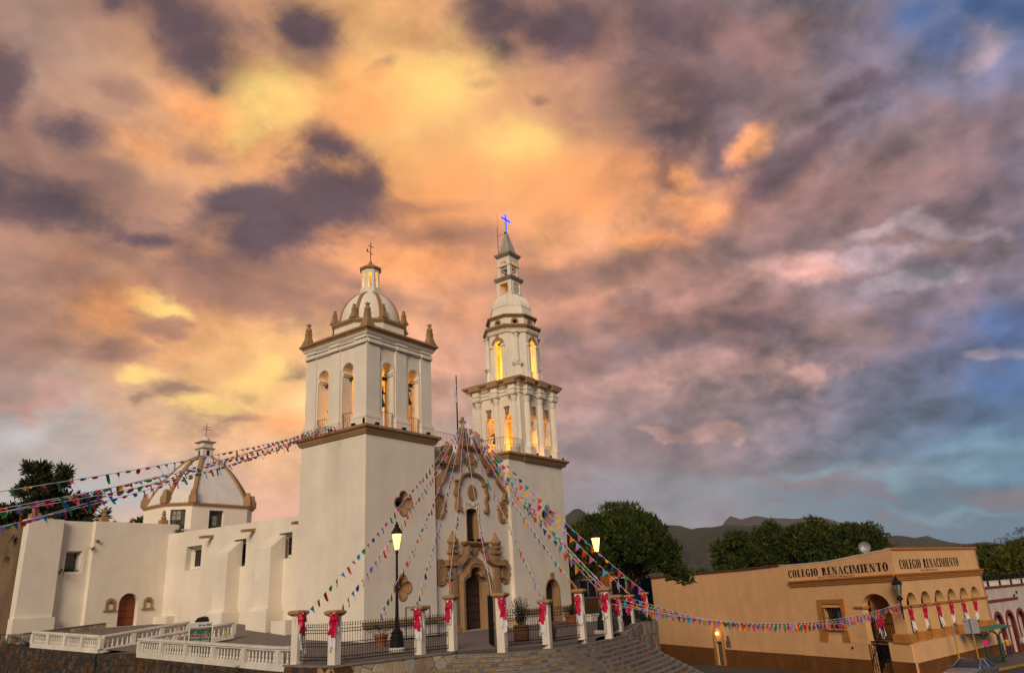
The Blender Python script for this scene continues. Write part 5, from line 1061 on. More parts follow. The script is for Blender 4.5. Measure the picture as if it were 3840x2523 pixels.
# street front on the left
LW = [(0, -6.3)] + [(42, -6.3)] + list(reversed(TOPL))
mb = MB(); doorL = arch_hole(24.75, 26.85, -5.72, -2.75, .95, 12)
mb.plate(LW, [list(reversed(arch_hole(1.2, 4.15, FL, -.3, 1.04, 14))), list(reversed(rect(6.5, 8.75, -1.85, .05))), list(reversed(rect(25.1, 26.3, -5.72, -3.4))), list(reversed(rect(2.05, 4.1, -6.2, FL - .0)))], LF, 0, -.55)
mb.plate(rect(3.6, 41.5, -6.3, 3.0), [], lambda a, b, d: LF(a, b, d - 5.5), 0, -.2)
build(mb, 'street_wall', PEACH, col)
mb = MB()   # arcade front on the right
ARX = [(.75 + 2.63 * i + .1, .75 + 2.63 * i + 2.1) for i in range(6)]; TR = 17.6
RW = rect(0.0, TR, FL, 3.9); ah = [list(reversed(arch_hole(a, b, FL + .001, -.25, .98, 14))) for a, b in ARX]
mb.plate([(0, FL)] + [q for a, b in ARX for q in [(a, FL)] + arch_pts(a, b, -.25, .98, 14) + [(b, FL)]] + [(TR, FL), (TR, 3.9), (0, 3.9)], [], RF, 0, -.62)
mb.plate(rect(-.0, TR, -6.3, FL), [], RF, .35, -.3); build(mb, 'arcade_wall', PEACH, col)
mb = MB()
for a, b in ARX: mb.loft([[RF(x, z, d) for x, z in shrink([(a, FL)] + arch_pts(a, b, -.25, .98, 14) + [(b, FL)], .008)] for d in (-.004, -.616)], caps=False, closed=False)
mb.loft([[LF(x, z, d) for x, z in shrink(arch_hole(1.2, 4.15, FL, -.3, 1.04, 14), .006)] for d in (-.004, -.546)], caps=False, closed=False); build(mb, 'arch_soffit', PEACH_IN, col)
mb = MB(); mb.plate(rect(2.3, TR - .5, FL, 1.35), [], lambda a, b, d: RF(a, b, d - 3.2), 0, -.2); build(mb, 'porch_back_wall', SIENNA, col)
mb = MB()
c0 = [LF(0, 0, -.2), LF(14, 0, -.2)]; q0 = CN + LU * .3 + LV * .3
P_ = [CN + LU * .2 + LV * .2, CN + LV * TR + Vector((0, .3)), CN + LV * TR + LU * 9, CN + LU * 14 + LV * .3]
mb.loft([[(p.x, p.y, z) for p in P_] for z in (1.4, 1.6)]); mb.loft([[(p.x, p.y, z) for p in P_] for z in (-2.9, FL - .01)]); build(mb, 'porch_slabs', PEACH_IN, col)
mb = MB(); e = [CN + LV * TR, CN + LV * TR + LU * 9]; n_ = LV
mb.loft([[(p.x, p.y, z) for p in (e[0], e[1], e[1] - LV * .4, e[0] - LV * .4)] for z in (-6.3, 3.86)]); build(mb, 'end_wall', PEACH, col)
def lprof(fn, path, prof, name, m): mb = MB(); mb.ribbon(path, prof, fn); return build(mb, name, m, col)
BAND = [(-.25, -.02), (-.25, .1), (-.13, .1), (-.11, .15), (.0, .15), (.03, .2), (.12, .2), (.14, .28), (.25, .28), (.25, -.02)]
lprof(LF, [(-.0, 1.85), (12.6, 1.72)], [(o, d) for o, d in BAND], 'string_course', SIENNA); lprof(RF, [(TR + .05, 1.88), (-.2, 1.85)], [(-o, d) for o, d in BAND], 'string_course', SIENNA)
lprof(RF, [(TR + .05, 3.92), (-.02, 3.88)], [(-.1, -.6), (-.1, .1), (.08, .1), (.08, -.6)], 'parapet_cap', SIENNA)
lprof(LF, [(a, b + .03) for a, b in TOPL[:6]], [(-.04, -.6), (-.04, .03), (.04, .03), (.04, -.6)], 'parapet_cap', WHITEPAINT)
TILE = mat('dark_red_tile', (.13, .04, .025), .9, .3, 3., .4, 8.)
lprof(LF, [(a, b + .08) for a, b in TOPL[5:]], [(-.1, -.6), (-.1, .08), (.1, .08), (.1, -.6)], 'parapet_cap', TILE)
mb = MB(); dado_top = [(0, -3.97), (4.5, -4.02), (20, -4.16), (42, -4.2)]
segs = [(0, 2.0), (4.15, 24.75), (26.85, 42)]
for a, b in segs:
    tp = [(a, interp(a, [q[0] for q in dado_top], [q[1] for q in dado_top]))] + [q for q in dado_top if a < q[0] < b] + [(b, interp(b, [q[0] for q in dado_top], [q[1] for q in dado_top]))]
    mb.plate([(a, -6.3), (b, -6.3)] + list(reversed(tp)), [], LF, .03, -.02)
mb.plate(rect(-.03, TR + .02, -6.3, -3.99), [], RF, .38, .3); build(mb, 'dado', DADO, col)
# lower steps-wall that carries the porch on the left front, sloping off to the street
mb = MB(); mb.plate([(4.15, -6.3), (12.6, -6.3), (12.0, -3.75), (10.6, -3.05), (9.6, -2.82), (4.15, FL - .02)], [], LF, .1, .02); mb.plate(rect(-.2, 2.02, -6.3, FL - .02), [], LF, .1, .02); build(mb, 'porch_plinth', PEACH, col)
mb = MB(); mb.plate([(4.15, -6.3), (12.6, -6.3), (12.5, -4.1), (4.15, -4.03)], [], LF, .13, .09); mb.plate(rect(-.24, 2.02, -6.3, -3.98), [], LF, .13, .09); build(mb, 'dado', DADO, col)
for k in range(9):
    mb = MB(); mb.plate(rect(2.08, 4.08, -6.3, -5.3 + .32 * k), [], LF, -.1 - .3 * k, -.4 - .3 * k); build(mb, 'porch_step', PEACH_IN if k % 2 else SIENNA, col)
# piers: ledge at the spring and a sienna base
for i in range(7):
    a = (-.02 if i == 0 else ARX[i - 1][1]) ; b = (ARX[i][0] if i < 6 else TR + .06)
    mb = MB()
    for z0, z1, d in ((-.36, -.28, .06), (-.28, -.16, .12)): mb.plate(rect(a - (.1 if i else .12), b + (.1 if i < 6 else 0), z0, z1), [], RF, d, -.66)
    build(mb, 'impost', SIENNA, col)
    mb = MB(); mb.loft([[RF(x, z, d) for x, d in ((a - k, k), (b + k, k), (b + k, -.66), (a - k, -.66))] for z, k in ((FL, .2), (-2.15, .16), (-2.06, .02))]); build(mb, 'pier_base', SIENNA, col)
mb = MB()
for z0, z1, d in ((-.36, -.28, .06), (-.28, -.16, .12)): mb.plate(rect(-.1, 1.32, z0, z1), [], LF, d, -.6).plate(rect(4.0, 5.0, z0, z1), [], LF, d, -.6)
build(mb, 'impost', SIENNA, col)
mb = MB(); mb.loft([[LF(x, z, d) for x, d in ((-.22 + .2 - k, k), (1.2 + k, k), (1.2 + k, -.6), (-.2, -.6))] for z, k in ((FL, .2), (-2.15, .16), (-2.06, .02))]); build(mb, 'pier_base', SIENNA, col)
# window with its heavy sienna frame
mb = MB(); mb.plate([(6.05, -2.9), (6.95, -2.9), (6.75, -1.95), (8.45, -1.95), (8.75, -2.95), (9.7, -2.95), (9.45, -1.6), (9.3, .38), (6.0, .42), (6.2, -1.5)], [list(reversed(rect(6.5, 8.75, -1.85, .05)))], LF, .12, -.02); mb.plate(rect(6.3, 9.0, -2.0, -1.84), [], LF, .2, .1); build(mb, 'window_frame', SIENNA, col)
mb = MB(); mb.plate(rect(6.5, 8.75, -1.85, .05), [], LF, -.4, -.45); win_ = build(mb, 'window', GLASS, col)
mb = MB()
for i in range(12): x = 6.55 + 2.15 * i / 11; mb.tube([LF(x, -1.85, .16), LF(x, -.25, .16)], .016, 4)
for z in (-1.8, -1.05, -.25): mb.tube([LF(6.5, z, .16), LF(8.75, z, .16)], .018, 4)
build(mb, 'window_grille', IRON, win_)
mb = MB()
for i in range(2):
    for j in range(3): mb.plate(rect(7.0 + .3 * i, 7.25 + .3 * i, -1.5 + .42 * j, -1.14 + .42 * j), [], LF, -.37, -.4)
build(mb, 'window_pane', PANE_PALE, win_)
mb = MB(); mb.plate(rect(6.5, 8.75, -.25, .05), [], LF, .02, -.1); build(mb, 'window_lintel', PEACH, win_)
# small arched doorway with its lamp and two plaques
mb = MB(); mb.plate(arch_hole(24.75, 26.85, -5.72, -3.0, 1.05, 14), [list(reversed(rect(25.1, 26.3, -5.72, -3.4)))], LF, .05, -.02); build(mb, 'doorway_surround', SIENNA, col)
mb = MB(); mb.ribbon([(25.1, -5.72), (25.1, -3.4), (26.3, -3.4), (26.3, -5.72)], [(-.09, .02), (-.09, .09), (.09, .09), (.09, .02)], LF); build(mb, 'door_frame', mat('tan_frame', (.42, .28, .16), .8), col)
mb = MB(); mb.plate(rect(25.5, 26.22, -5.7, -3.48), [], LF, -.1, -.15); build(mb, 'street_door', mat('olive_door', (.13, .11, .035), .6, .2, 3.), col)
mb = MB(); mb.plate(rect(25.18, 25.34, -4.6, -3.5), [], LF, -.42, -.44); build(mb, 'lit_interior', glow('warm_interior', (1., .6, .12), .8), col)
mb = MB(); p = LF(25.75, -2.72, .16); mb.lathe([(0, -.1), (.08, -.07), (.11, 0), (.08, .07), (0, .1)], p, 10); build(mb, 'door_bulb', glow('white_bulb', (1., .88, .62), 30.), col)
l = bpy.data.lights.new('door_lamp', 'POINT'); l.energy = 22; l.color = (1, .72, .35); l.shadow_soft_size = .12; o = bpy.data.objects.new('door_lamp', l); o.location = LF(25.75, -2.75, .5); C.objects.link(o)
mb = MB(); mb.tube([LF(25.7, -2.95, .02), LF(25.7, -2.95, .14), LF(25.75, -2.84, .16)], .03, 5); build(mb, 'lamp_bracket', IRON, col)
for x0, x1, z0, z1 in ((23.75, 24.2, -3.3, -2.9), (23.6, 24.42, -3.95, -3.34)): mb = MB(); mb.plate(rect(x0, x1, z0, z1), [], LF, .06, -.01); build(mb, 'wall_plaque', mat('olive_plaque', (.16, .12, .065), .6), col)
mb = MB(); mb.tube([LF(5.95, -3.25, -.02), LF(5.95, -3.25, .14)], .1, 10); build(mb, 'drain_spout', IRON, col)
# ---- painted lettering: thick and thin strokes with slab serifs ----
def arcband(cx, cy, rx, ry, a0, a1, thin, thick, n=18):
    o, i = [], []
    for k in range(n + 1):
        a = R(lerp(a0, a1, k / n)); t = thin + (thick - thin) * abs(math.cos(a)); o.append((cx + rx * math.cos(a), cy + ry * math.sin(a))); i.append((cx + (rx - t) * math.cos(a), cy + (ry - thin * 1.0) * math.sin(a)))
    return o + list(reversed(i))
def glyph(ch):
    T, t, s = .32, .12, .07; B = lambda x0, x1, y0, y1: [(x0, y0), (x1, y0), (x1, y1), (x0, y1)]; G = []
    def stem(x, w=T): G.append(B(x, x + w, 0, 1)); G.append(B(x - s, x + w + s, 0, .05)); G.append(B(x - s, x + w + s, .95, 1))
    W = .72
    if ch == 'O': G += [arcband(.4, .5, .4, .52, 0, 180, t, T), arcband(.4, .5, .4, .52, 180, 360, t, T)]; W = .8
    elif ch in 'CG':
        G.append(arcband(.4, .5, .4, .52, 40, 180, t, T)); G.append(arcband(.4, .5, .4, .52, 180, 320, t, T)); G.append(B(.64, .72, .66, .98)); W = .76
        if ch == 'G': G += [B(.5, .76, .02, .46), B(.44, .82, .42, .48)]; W = .84
        else: G.append(B(.66, .72, .06, .2))
    elif ch == 'L': stem(.07); G += [B(.1, .68, 0, .06), [(.58, 0), (.68, 0), (.68, .3)]]; W = .72
    elif ch == 'E': stem(.07); G += [B(.1, .66, 0, .06), B(.1, .64, .94, 1), B(.3, .5, .47, .53), [(.57, 0), (.66, 0), (.66, .28)], [(.55, 1), (.64, .74), (.64, 1)], B(.48, .53, .36, .64)]; W = .72
    elif ch == 'I': stem(.07); W = .42
    elif ch == 'R': stem(.07); G += [arcband(.36, .74, .36, .27, -90, 90, .06, T), B(.2, .38, .95, 1.01), B(.2, .38, .46, .52), [(.34, .5), (.56, .5), (.84, 0), (.6, 0)], B(.58, .88, 0, .05)]; W = .86
    elif ch == 'N': G += [B(.1, .19, 0, 1), B(.70, .79, 0, 1), [(.1, 1), (.36, 1), (.79, 0), (.55, 0)], B(.02, .28, 0, .05), B(.02, .3, .95, 1), B(.6, .88, .95, 1)]; W = .9
    elif ch == 'A': G += [[(.04, 0), (.14, 0), (.46, 1), (.38, 1)], [(.38, 1), (.54, 1), (.88, 0), (.6, 0)], B(.22, .62, .28, .34), B(-.02, .24, 0, .05), B(.52, .94, 0, .05)]; W = .92
    elif ch == 'M': G += [B(.1, .19, 0, 1), B(.82, 1.08, 0, 1), [(.1, 1), (.34, 1), (.62, .1), (.54, 0), (.48, 0)], [(.82, 1), (.92, 1), (.6, 0), (.54, 0)], B(.02, .28, 0, .05), B(.75, 1.15, 0, .05), B(.02, .3, .95, 1), B(.85, 1.15, .95, 1)]; W = 1.18
    elif ch == 'T': stem(.3); G += [B(.04, .82, .94, 1), [(.04, 1), (.04, .7), (.13, .94)], [(.82, 1), (.82, .7), (.73, .94)]]; W = .86
    else: W = .5
    return G, W
def sign(word, fn, x_start, x_end, z0f, h, d, parent):
    gl = [glyph(c) for c in word]; tot = sum(g[1] for g in gl) + .10 * len(gl); k = (x_end - x_start) / tot; mb = MB(); x = x_start
    for i, (G, W) in enumerate(gl):
        for j, poly in enumerate(G):
            z = z0f(x); dd = d + .0006 * ((i * 5 + j) % 9); pts = [(x + px * k, z + py * h) for px, py in poly]
            tri = mathutils.geometry.tessellate_polygon([[Vector((a, b, 0)) for a, b in pts]]); mb.add([fn(a, b, dd) for a, b in pts], [tuple(t) for t in tri])
        x += (W + .10) * k
    return build(mb, 'painted_lettering', BLACKPAINT, parent)
LFm = lambda a, b, d: LF(-a, b, d)
sign('COLEGIO RENACIMIENTO', LFm, -12.65, -.5, lambda x: interp(-x, [0, 12.65], [2.34, 2.27]), .62, .012, col)
sign('COLEGIO RENACIMIENTO', RF, 1.0, 12.9, lambda x: interp(x, [0, 13], [2.40, 2.48]), .68, .012, col)
for fn, c, z, w, tx in ((LFm, -6.6, 2.12, 4.4, 'INCORPORADO'), (RF, 6.35, 2.155, 3.6, 'INCORPORADO')):
    v, f = text_poly(tx, .3, .25); xs = [p[0] for p in v]; k = w / (max(xs) - min(xs)); mb = MB()
    mb.add([fn(c + x * k, z + (-.04 if fn is LFm else 0.02) + y * .72, .012) for x, y in v], f); build(mb, 'painted_lettering', BLACKPAINT, col)
# porch grilles: iron bars in each arch
def grille(fn, a, b, z0, z1, d):
    mb = MB(); n = max(3, int((b - a) / .2))
    for i in range(n + 1): x = lerp(a, b, i / n); mb.tube([fn(x, z0, d), fn(x, z1, d)], .016, 4)
    for z in (z0 + .05, (z0 + z1) / 2, z1): mb.tube([fn(a, z, d), fn(b, z, d)], .022, 4)
    return build(mb, 'arch_grille', IRON, col)
for a, b in ARX: grille(RF, a + .35, b, FL, -.3, -.45)
grille(LF, 1.2, 4.1, FL + .1, -.3, -.5)
# iron gate at the foot of the porch steps, and the handrail
t = thing('iron_gate', 'black barred iron gate at the foot of the peach porch steps', 'gate', LF(3.1, -5.5, .1))
for i in range(9): x = 2.1 + 1.95 * i / 8; mb = MB(); mb.tube([LF(x, -5.95, .12), LF(x, -2.9, .12)], .032, 4); build(mb, 'bar', IRON, t)
for z in (-5.9, -4.35, -2.92): mb = MB(); mb.tube([LF(2.05, z, .12), LF(4.1, z, .12)], .026, 5); build(mb, 'rail', IRON, t)
mb = MB(); mb.tube([LF(2.5, -2.7, -.2), LF(2.75, -1.6, -.35), LF(3.9, -4.0, .15), LF(3.9, -4.2, .15)], .035, 6).tube([LF(2.6, -3.6, .12), LF(2.75, -1.6, -.35)], .03, 5); h_ = thing('handrail', 'black pipe handrail slanting down the porch steps', 'handrail', LF(3.9, -4.2, .15)); build(mb, 'rail', IRON, h_)
# wall lantern on its scrolled bracket at the corner
lx, ly, _ = LF(-.3, 0, .35)
t = thing('wall_lantern', 'unlit black wall lantern on a scrolled bracket at the peach corner', 'lantern', (lx, ly, -.2))
mb = MB(); mb.tube([(lx, ly, -1.05), (lx, ly, .25)], .05, 6)
for s in (-1, 1):
    mb.tube([(lx + s * .04, ly, -.6), (lx + s * .28, ly, -.3), (lx + s * .2, ly, .0), (lx, ly, .15)], .02, 4).tube([(lx + s * .45, ly, -.5), (lx, ly, -.5)], .03, 4)
    mb.tube([(lx + s * .14 * math.cos(a), ly, -.05 + .12 * math.sin(a)) for a in (i * .7 for i in range(9))], .014, 4)
build(mb, 'bracket', IRON, t)
mb = MB(); mb.lathe([(.05, .2), (.24, .34), (.2, .44), (.12, .5), (.16, .56)], (lx, ly, 0), 12); build(mb, 'lamp_base', IRON, t)
mb = MB(); mb.lathe([(.13, .56), (.30, 1.36)], (lx, ly, 0), 6, caps=False); build(mb, 'lamp_pane', PANE_PALE, t)
mb = MB()
for k in range(6): a = math.pi * k / 3; mb.tube([(lx + .14 * math.cos(a), ly + .14 * math.sin(a), .56), (lx + .31 * math.cos(a), ly + .31 * math.sin(a), 1.38)], .022, 4)
mb.lathe([(.36, 1.36), (.38, 1.42), (.26, 1.56), (.15, 1.68), (.08, 1.74), (.12, 1.82), (.06, 1.95), (0, 2.0)], (lx, ly, 0), 8); build(mb, 'lamp_top', IRON, t)
t = thing('satellite_dish', 'round white satellite dish on the roof behind the sloping parapet', 'satellite dish', LF(4.4, 3.6, -2.))
dc = Vector(LF(4.3, 4.25, -1.5)); dn = (Vector((CAMP[0], CAMP[1], 8)) - dc).normalized(); dxx = dn.cross(Vector((0, 0, 1))).normalized(); dyy = dxx.cross(dn)
mb = MB(); rings = [[dc + (dxx * math.cos(a) + dyy * math.sin(a)) * r + dn * (r * r * .5 + o) for a in (2 * math.pi * i / 24 for i in range(24))] for r, o in ((.02, 0), (.2, 0), (.42, 0), (.46, .02), (.46, -.05), (.2, -.06))]; mb.loft(rings); build(mb, 'dish', GALV, t, smooth=True)
mb = MB(); mb.tube([dc - Vector((0, 0, .2)), dc - Vector((0, 0, 1.2))], .03, 6).tube([dc + dyy * -.4, dc + dn * .45], .015, 4).rbox(dc + dn * .45, .08, .08, .1); build(mb, 'mast', GALV, t)
t = thing('stone_pot', 'pale stone pot with a spiky plant inside the peach porch arch', 'pot', LF(1.75, FL, -1.2)); p = LF(1.75, FL, -1.2)
mb = MB(); mb.lathe([(.3, 0), (.42, .3), (.5, .62), (.56, .66), (.54, .74), (.44, .72), (0, .6)], p, 16); build(mb, 'pot', mat('pale_terracotta', (.45, .36, .3), .9), t)

# ======================= the white building further down the street =======================================
wb = thing('arcaded_building', 'white building with dark red arches beyond the peach corner', 'building', RF(20.3, -5.4, 0))
WALLW = mat('off_white_wall', (.60, .53, .46), .92, .1, .8, .4, 6., .3); REDT = mat('oxblood_trim', (.22, .035, .04), .7, .15, 2.); REDW = mat('oxblood_wall', (.16, .03, .022), .8, .2, 2.)
WF = lambda a, b, d: RF(a, b, d - 1.)
WA = [(21.1, 23.3), (24.2, 26.45), (27.3, 29.6), (30.5, 32.8), (33.7, 36)]
mb = MB(); base = [(17.7, -6.2)] + [q for a, b in WA for q in [(a, -6.2)] + arch_pts(a, b, -2.75, 1.0, 12) + [(b, -6.2)]] + [(48, -6.2), (48, .4), (17.7, .4)]
mb.plate(base, [], WF, 0, -.7); mb.plate(rect(17.7, 48, -.4, .38), [], WF, -.7, -8); build(mb, 'front_wall', WALLW, wb)
for a, b in WA:
    mb = MB(); mb.ribbon([(a, -5.6), (a, -2.75)] + arch_pts(a, b, -2.75, 1.0, 14)[1:-1] + [(b, -2.75), (b, -5.6)], [(-.16, -.02), (-.16, .06), (.12, .06), (.12, -.6)], WF); build(mb, 'arch_trim', REDT, wb)
    mb = MB(); mb.plate(arch_hole(a, b, -6.2, -2.75, 1.0, 12), [], WF, -.62, -.7); rw = build(mb, 'arch_door', DOORWOOD if a != 33.7 else REDW, wb)
    mb = MB()
    for i in range(8): x = lerp(a + .15, b - .15, i / 7); mb.tube([WF(x, -5.6, -.56), WF(x, -2.2, -.56)], .02, 4)
    for k in range(1, 6): q = math.pi * k / 6; mb.tube([WF((a + b) / 2, -2.75, -.54), WF((a + b) / 2 + 1.05 * math.cos(q), -2.75 + .95 * math.sin(q), -.54)], .02, 4)
    build(mb, 'door_grille', IRON, rw)
    mb = MB(); mb.plate(rect(b, b + .85, -6.2, -4.6), [], WF, .04, -.02); build(mb, 'pier_dado', REDW, wb)
mb = MB(); mb.plate(rect(17.7, 48, .38, .54), [], WF, .12, -.5); mb.plate(rect(17.7, 28.8, -.86, -.62), [], WF, .08, -.02); build(mb, 'string_course', REDT, wb)
mb = MB()
for a, b in WA:
    mb.ribbon(arch_pts(a - .35, b + .35, -2.75, 1.35, 10), [(-.03, -.01), (-.03, .03), (.03, .03), (.03, -.01)], WF)
build(mb, 'plaster_relief', WALLW, wb)
for x, z in ((28.8, -.15), (27.9, -.42)): mb = MB(); mb.tube([WF(x, z, -.02), WF(x, z, .16)], .07, 6).rbox(WF(x, z - .1, .08), .12, .12, .14); build(mb, 'drain_spout', IRON, wb)
rf = thing('roof_railing', 'black posts and white balusters along the roof of the white building', 'railing', WF(20, .54, -.3))
for i in range(9): x = 19.2 + 3.25 * i; mb = MB(); mb.rbox(WF(x, 1.0, -.3), .3, .3, .92); build(mb, 'post', IRON, rf)
for i in range(8):
    mb = MB(); x0 = 19.2 + 3.25 * i
    for j in range(14): mb.tube([WF(x0 + .25 + .21 * j, .54, -.3), WF(x0 + .25 + .21 * j, .96, -.3)], .06, 5)
    mb.plate(rect(x0 + .15, x0 + 3.1, .96, 1.02), [], WF, -.22, -.38); build(mb, 'baluster_row', WHITEPAINT, rf)
    mb = MB()
    for j in range(10): mb.tube([WF(x0 + .3 + .3 * j, 1.0, -.3), WF(x0 + .3 + .3 * j, 1.5, -.3)], .02, 4)
    mb.tube([WF(x0, 1.5, -.3), WF(x0 + 3.2, 1.5, -.3)], .03, 4); build(mb, 'rail', IRON, rf)
t = thing('far_hut', 'small peach hut roof above the roof railing', 'building', WF(27.5, .54, -5)); p = WF(28.3, 1.2, -6.0); mb = MB(); mb.rbox(p, 2.6, 2.2, 2.0, rz=-.2); build(mb, 'wall', PEACH, t); mb = MB(); mb.rbox((p[0], p[1], p[2] + 1.08), 2.9, 2.5, .16, rz=-.2); build(mb, 'roof', SIENNA, t)

# pavement with its yellow kerb
KERB = mat('yellow_kerb', (.36, .20, .03), .8, .25, 2.)
PAVEG = mat('grey_pavement', (.14, .125, .115), .9, .2, 2.)
kp = [RF(x, 0, d)[:2] for x, d in ((2.5, .45), (6, 2.6), (9, 3.0), (20, 3.4), (48, 3.6))]
kb = [RF(x, 0, -.4)[:2] for x in (48, 2.5)]
def pav_z(x, y): return street_z(x, y) + .14
sheet('pavement', list(kp) + kb, pav_z, PAVEG, 3, 3)
mb = MB(); rings = []
for i in range(41):
    at, L = path_fn(kp); p, n = at(L * i / 40); z = street_z(p.x, p.y) + .144; n = -n
    if n.dot(Vector(CAMP) - p) < 0: n = -n
    rings.append([(p.x + n.x * .14, p.y + n.y * .14, z - .3), (p.x + n.x * .12, p.y + n.y * .12, z), (p.x - n.x * .08, p.y - n.y * .08, z + .004), (p.x - n.x * .08, p.y - n.y * .08, z - .3)])
mb.loft(rings); tag(build(mb, 'kerb', KERB), kind='structure')

# ======================= balustrades ========================================================================
def baluster_proto(h):
    mb = MB(); s = h / .55; mb.rbox((0, 0, .03), .12, .12, .06); mb.lathe([(.035, .06), (.055, .09), (.062, .15), (.045, .2), (.03, .22), (.048, .235), (.03, .25), (.045, .30), (.034, .42), (.024, .49), (.04, .505), (.028, .52)], (0, 0, 0), 10); mb.rbox((0, 0, .535), .11, .11, .03)
    mb.v = [(x, y, z * s) for x, y, z in mb.v]; return mb.mesh('baluster', mats=[WHITEPAINT], smooth=True)
BAL = baluster_proto(.52)
def balustrade(label, a, b, za, zb, bays, per, group=None, ends=(True, True)):
    a, b = Vector(a), Vector(b); L = (b - a).length; d = (b - a) / L; n = Vector((-d.y, d.x)); t = thing('balustrade', label, 'balustrade', (a.x, a.y, za), group)
    def strip(z0, z1, w):
        mb = MB(); mb.loft([[(p.x + n.x * s * w, p.y + n.y * s * w, z + q) for s, q in ((-1, z0), (1, z0), (1, z1), (-1, z1))] for p, z in ((a, za), (b, zb))]); return mb
    build(strip(-.12, .1, .15), 'base', WHITEPAINT, t)
    mb = strip(.62, .69, .10); m2 = strip(.69, .78, .15); o = len(mb.v); mb.v += m2.v; mb.f += [tuple(i + o for i in q) for q in m2.f]; mb.m += m2.m; build(mb, 'handrail', WHITEPAINT, t)
    for i in range(bays + 1):
        if (i == 0 and not ends[0]) or (i == bays and not ends[1]): continue
        p = a.lerp(b, i / bays); z = lerp(za, zb, i / bays); mb = MB(); mb.rbox((p.x, p.y, z + .36), .26, .24, .54, rz=math.atan2(d.y, d.x)); build(mb, 'post', WHITEPAINT, t)
    for i in range(bays):
        for j in range(per):
            q = (i + (j + 1.) / (per + 1.)) / bays * 1.; q = (i + .09 + .82 * (j + .5) / per) / bays; p = a.lerp(b, q); o = link('baluster', BAL, t); off = OFF[t.name]; o.location = (p.x - off[0], p.y - off[1], lerp(za, zb, q) + .1 - off[2])
balustrade('near white balustrade with five bays between the corner post and the first pillar', (-8.1, 7.9), (-9.72, -5.75), .19, -.18, 5, 8)
balustrade('far white balustrade at the left edge above the dark wall', (-8.62, 19.2), (-8.0, 12.25), .76, .37, 4, 8)
balustrade('sloping white railing rising from the far balustrade corner towards the nave', (-7.9, 12.3), (-2.8, 12.4), .37, .84, 3, 5, ends=(False, True))
balustrade('sloping white railing rising from the near balustrade corner behind the green board', (-8.0, 7.95), (-2.6, 8.1), .19, .70, 3, 5, ends=(False, True))
balustrade('short white return of balustrade against the first pillar', (-9.72, -5.75), (-9.75, -6.55), -.17, -.17, 1, 2, ends=(False, False))

# ======================= fence pillars, iron fence, gates ======================================================
PILL = [('P1', -9.72, -6.85, 1.88, 'first fence pillar, where the balustrade ends'), ('P2', -9.80, -9.12, 1.82, 'second fence pillar, at the corner of the rust brown wall'), ('P3', -5.85, -9.72, 1.80, 'fence pillar on the pale flagstone wall'),
        ('P4', -4.25, -10.05, 2.16, 'tall gate pillar left of the church door opening'), ('P5', -3.42, -12.08, 2.14, 'tall gate pillar right of the church door opening'), ('P6', -1.5, -13.02, 1.76, 'fence pillar right of the big barrel plant'),
        ('P7', 1.22, -13.08, 2.13, 'tall pillar left of the side gate at the top of the steps'), ('P8', 3.84, -12.95, 2.14, 'tall pillar right of the side gate with a ribbon on each side'), ('P9', 7.2, -11.65, 1.75, 'short pillar where the pale stone wall begins'),
        ('P10', 14.0, -8.72, 1.68, 'second to last pillar on the pale stone wall'), ('P11', 17.9, -7.72, 1.76, 'last pillar on the pale stone wall before the street')]
PP = {}
PILLW = mat('pillar_white', (.74, .67, .56), .9, .1, 1.2, .3, 14., .25)
for k, x, y, h, lab in PILL:
    nx = {'P1': .1, 'P2': .15, 'P3': .2}.get(k, .25); PP[k] = (x, y, h)
    t = thing('gate_pillar', 'cream ' + lab, 'pillar', (x, y, 0), 'pillars of the churchyard fence'); mb = MB(); mb.rbox((x, y, h / 2 - .2), .34, .34, h - .16 + .4, rz=nx); build(mb, 'shaft', PILLW, t)
    mb = MB(); mb.loft([[(x + r * math.cos(a) * 1.0, y + r * math.sin(a), z) for a in (R(45 + 90 * i) + nx for i in range(4))] for r, z in ((.25, h - .17), (.36, h - .12), (.42, h - .07), (.42, h - .01), (.37, h + .03), (.2, h + .05))]); build(mb, 'cap', TRIM, t)
def fence(label, p, q, h, gap=.115, rings=True, z0=.06, frame=False, name='iron_fence', cat='fence'):
    p, q = Vector((*p, 0)), Vector((*q, 0)); L = (q - p).length; d = (q - p) / L; a, b = p + d * .2, q - d * .2; n = max(2, round((b - a).length / gap)); t = thing(name, label, cat, (a.x, a.y, 0))
    pk = MB(); pk.tube([(0, 0, z0), (0, 0, h)], .009, 5); pk.lathe([(.009, h - .01), (.022, h + .03), (0, h + .11)], (0, 0, 0), 5); me = pk.mesh('picket', mats=[IRON])
    for i in range(n + 1): s = a.lerp(b, i / n); o = link('picket', me, t); o.location = (s.x - a.x, s.y - a.y, 0)
    for z in ((z0 + .04, z0 + .17, h * .44, h * .44 + .12, h * .8, h * .8 + .12, h * .97) if rings else (z0 + .04, h * .5, h * .97)):
        mb = MB(); mb.tube([a + Vector((0, 0, z)), b + Vector((0, 0, z))], .009, 4); build(mb, 'rail', IRON, t)
    if rings:
        for z in (z0 + .105, h * .44 + .06, h * .8 + .06):
            mb = MB()
            for i in range(n):
                c = a.lerp(b, (i + .5) / n) + Vector((0, 0, z)); w = (b - a).length / n * .46; mb.tube([c + d * (w * math.cos(u)) + Vector((0, 0, .055 * math.sin(u))) for u in (2 * math.pi * k / 10 for k in range(11))], .006, 4, caps=False)
            build(mb, 'ring_row', IRON, t)
    return t
X = lambda k: PP[k][:2]
fence('short iron fence between the first two pillars', X('P1'), X('P2'), 1.32)
fence('long ringed iron fence in front of the lit street lamp', X('P2'), X('P3'), 1.36)
fence('ringed iron fence between the flagstone-wall pillar and the tall gate pillar', X('P3'), X('P4'), 1.38)
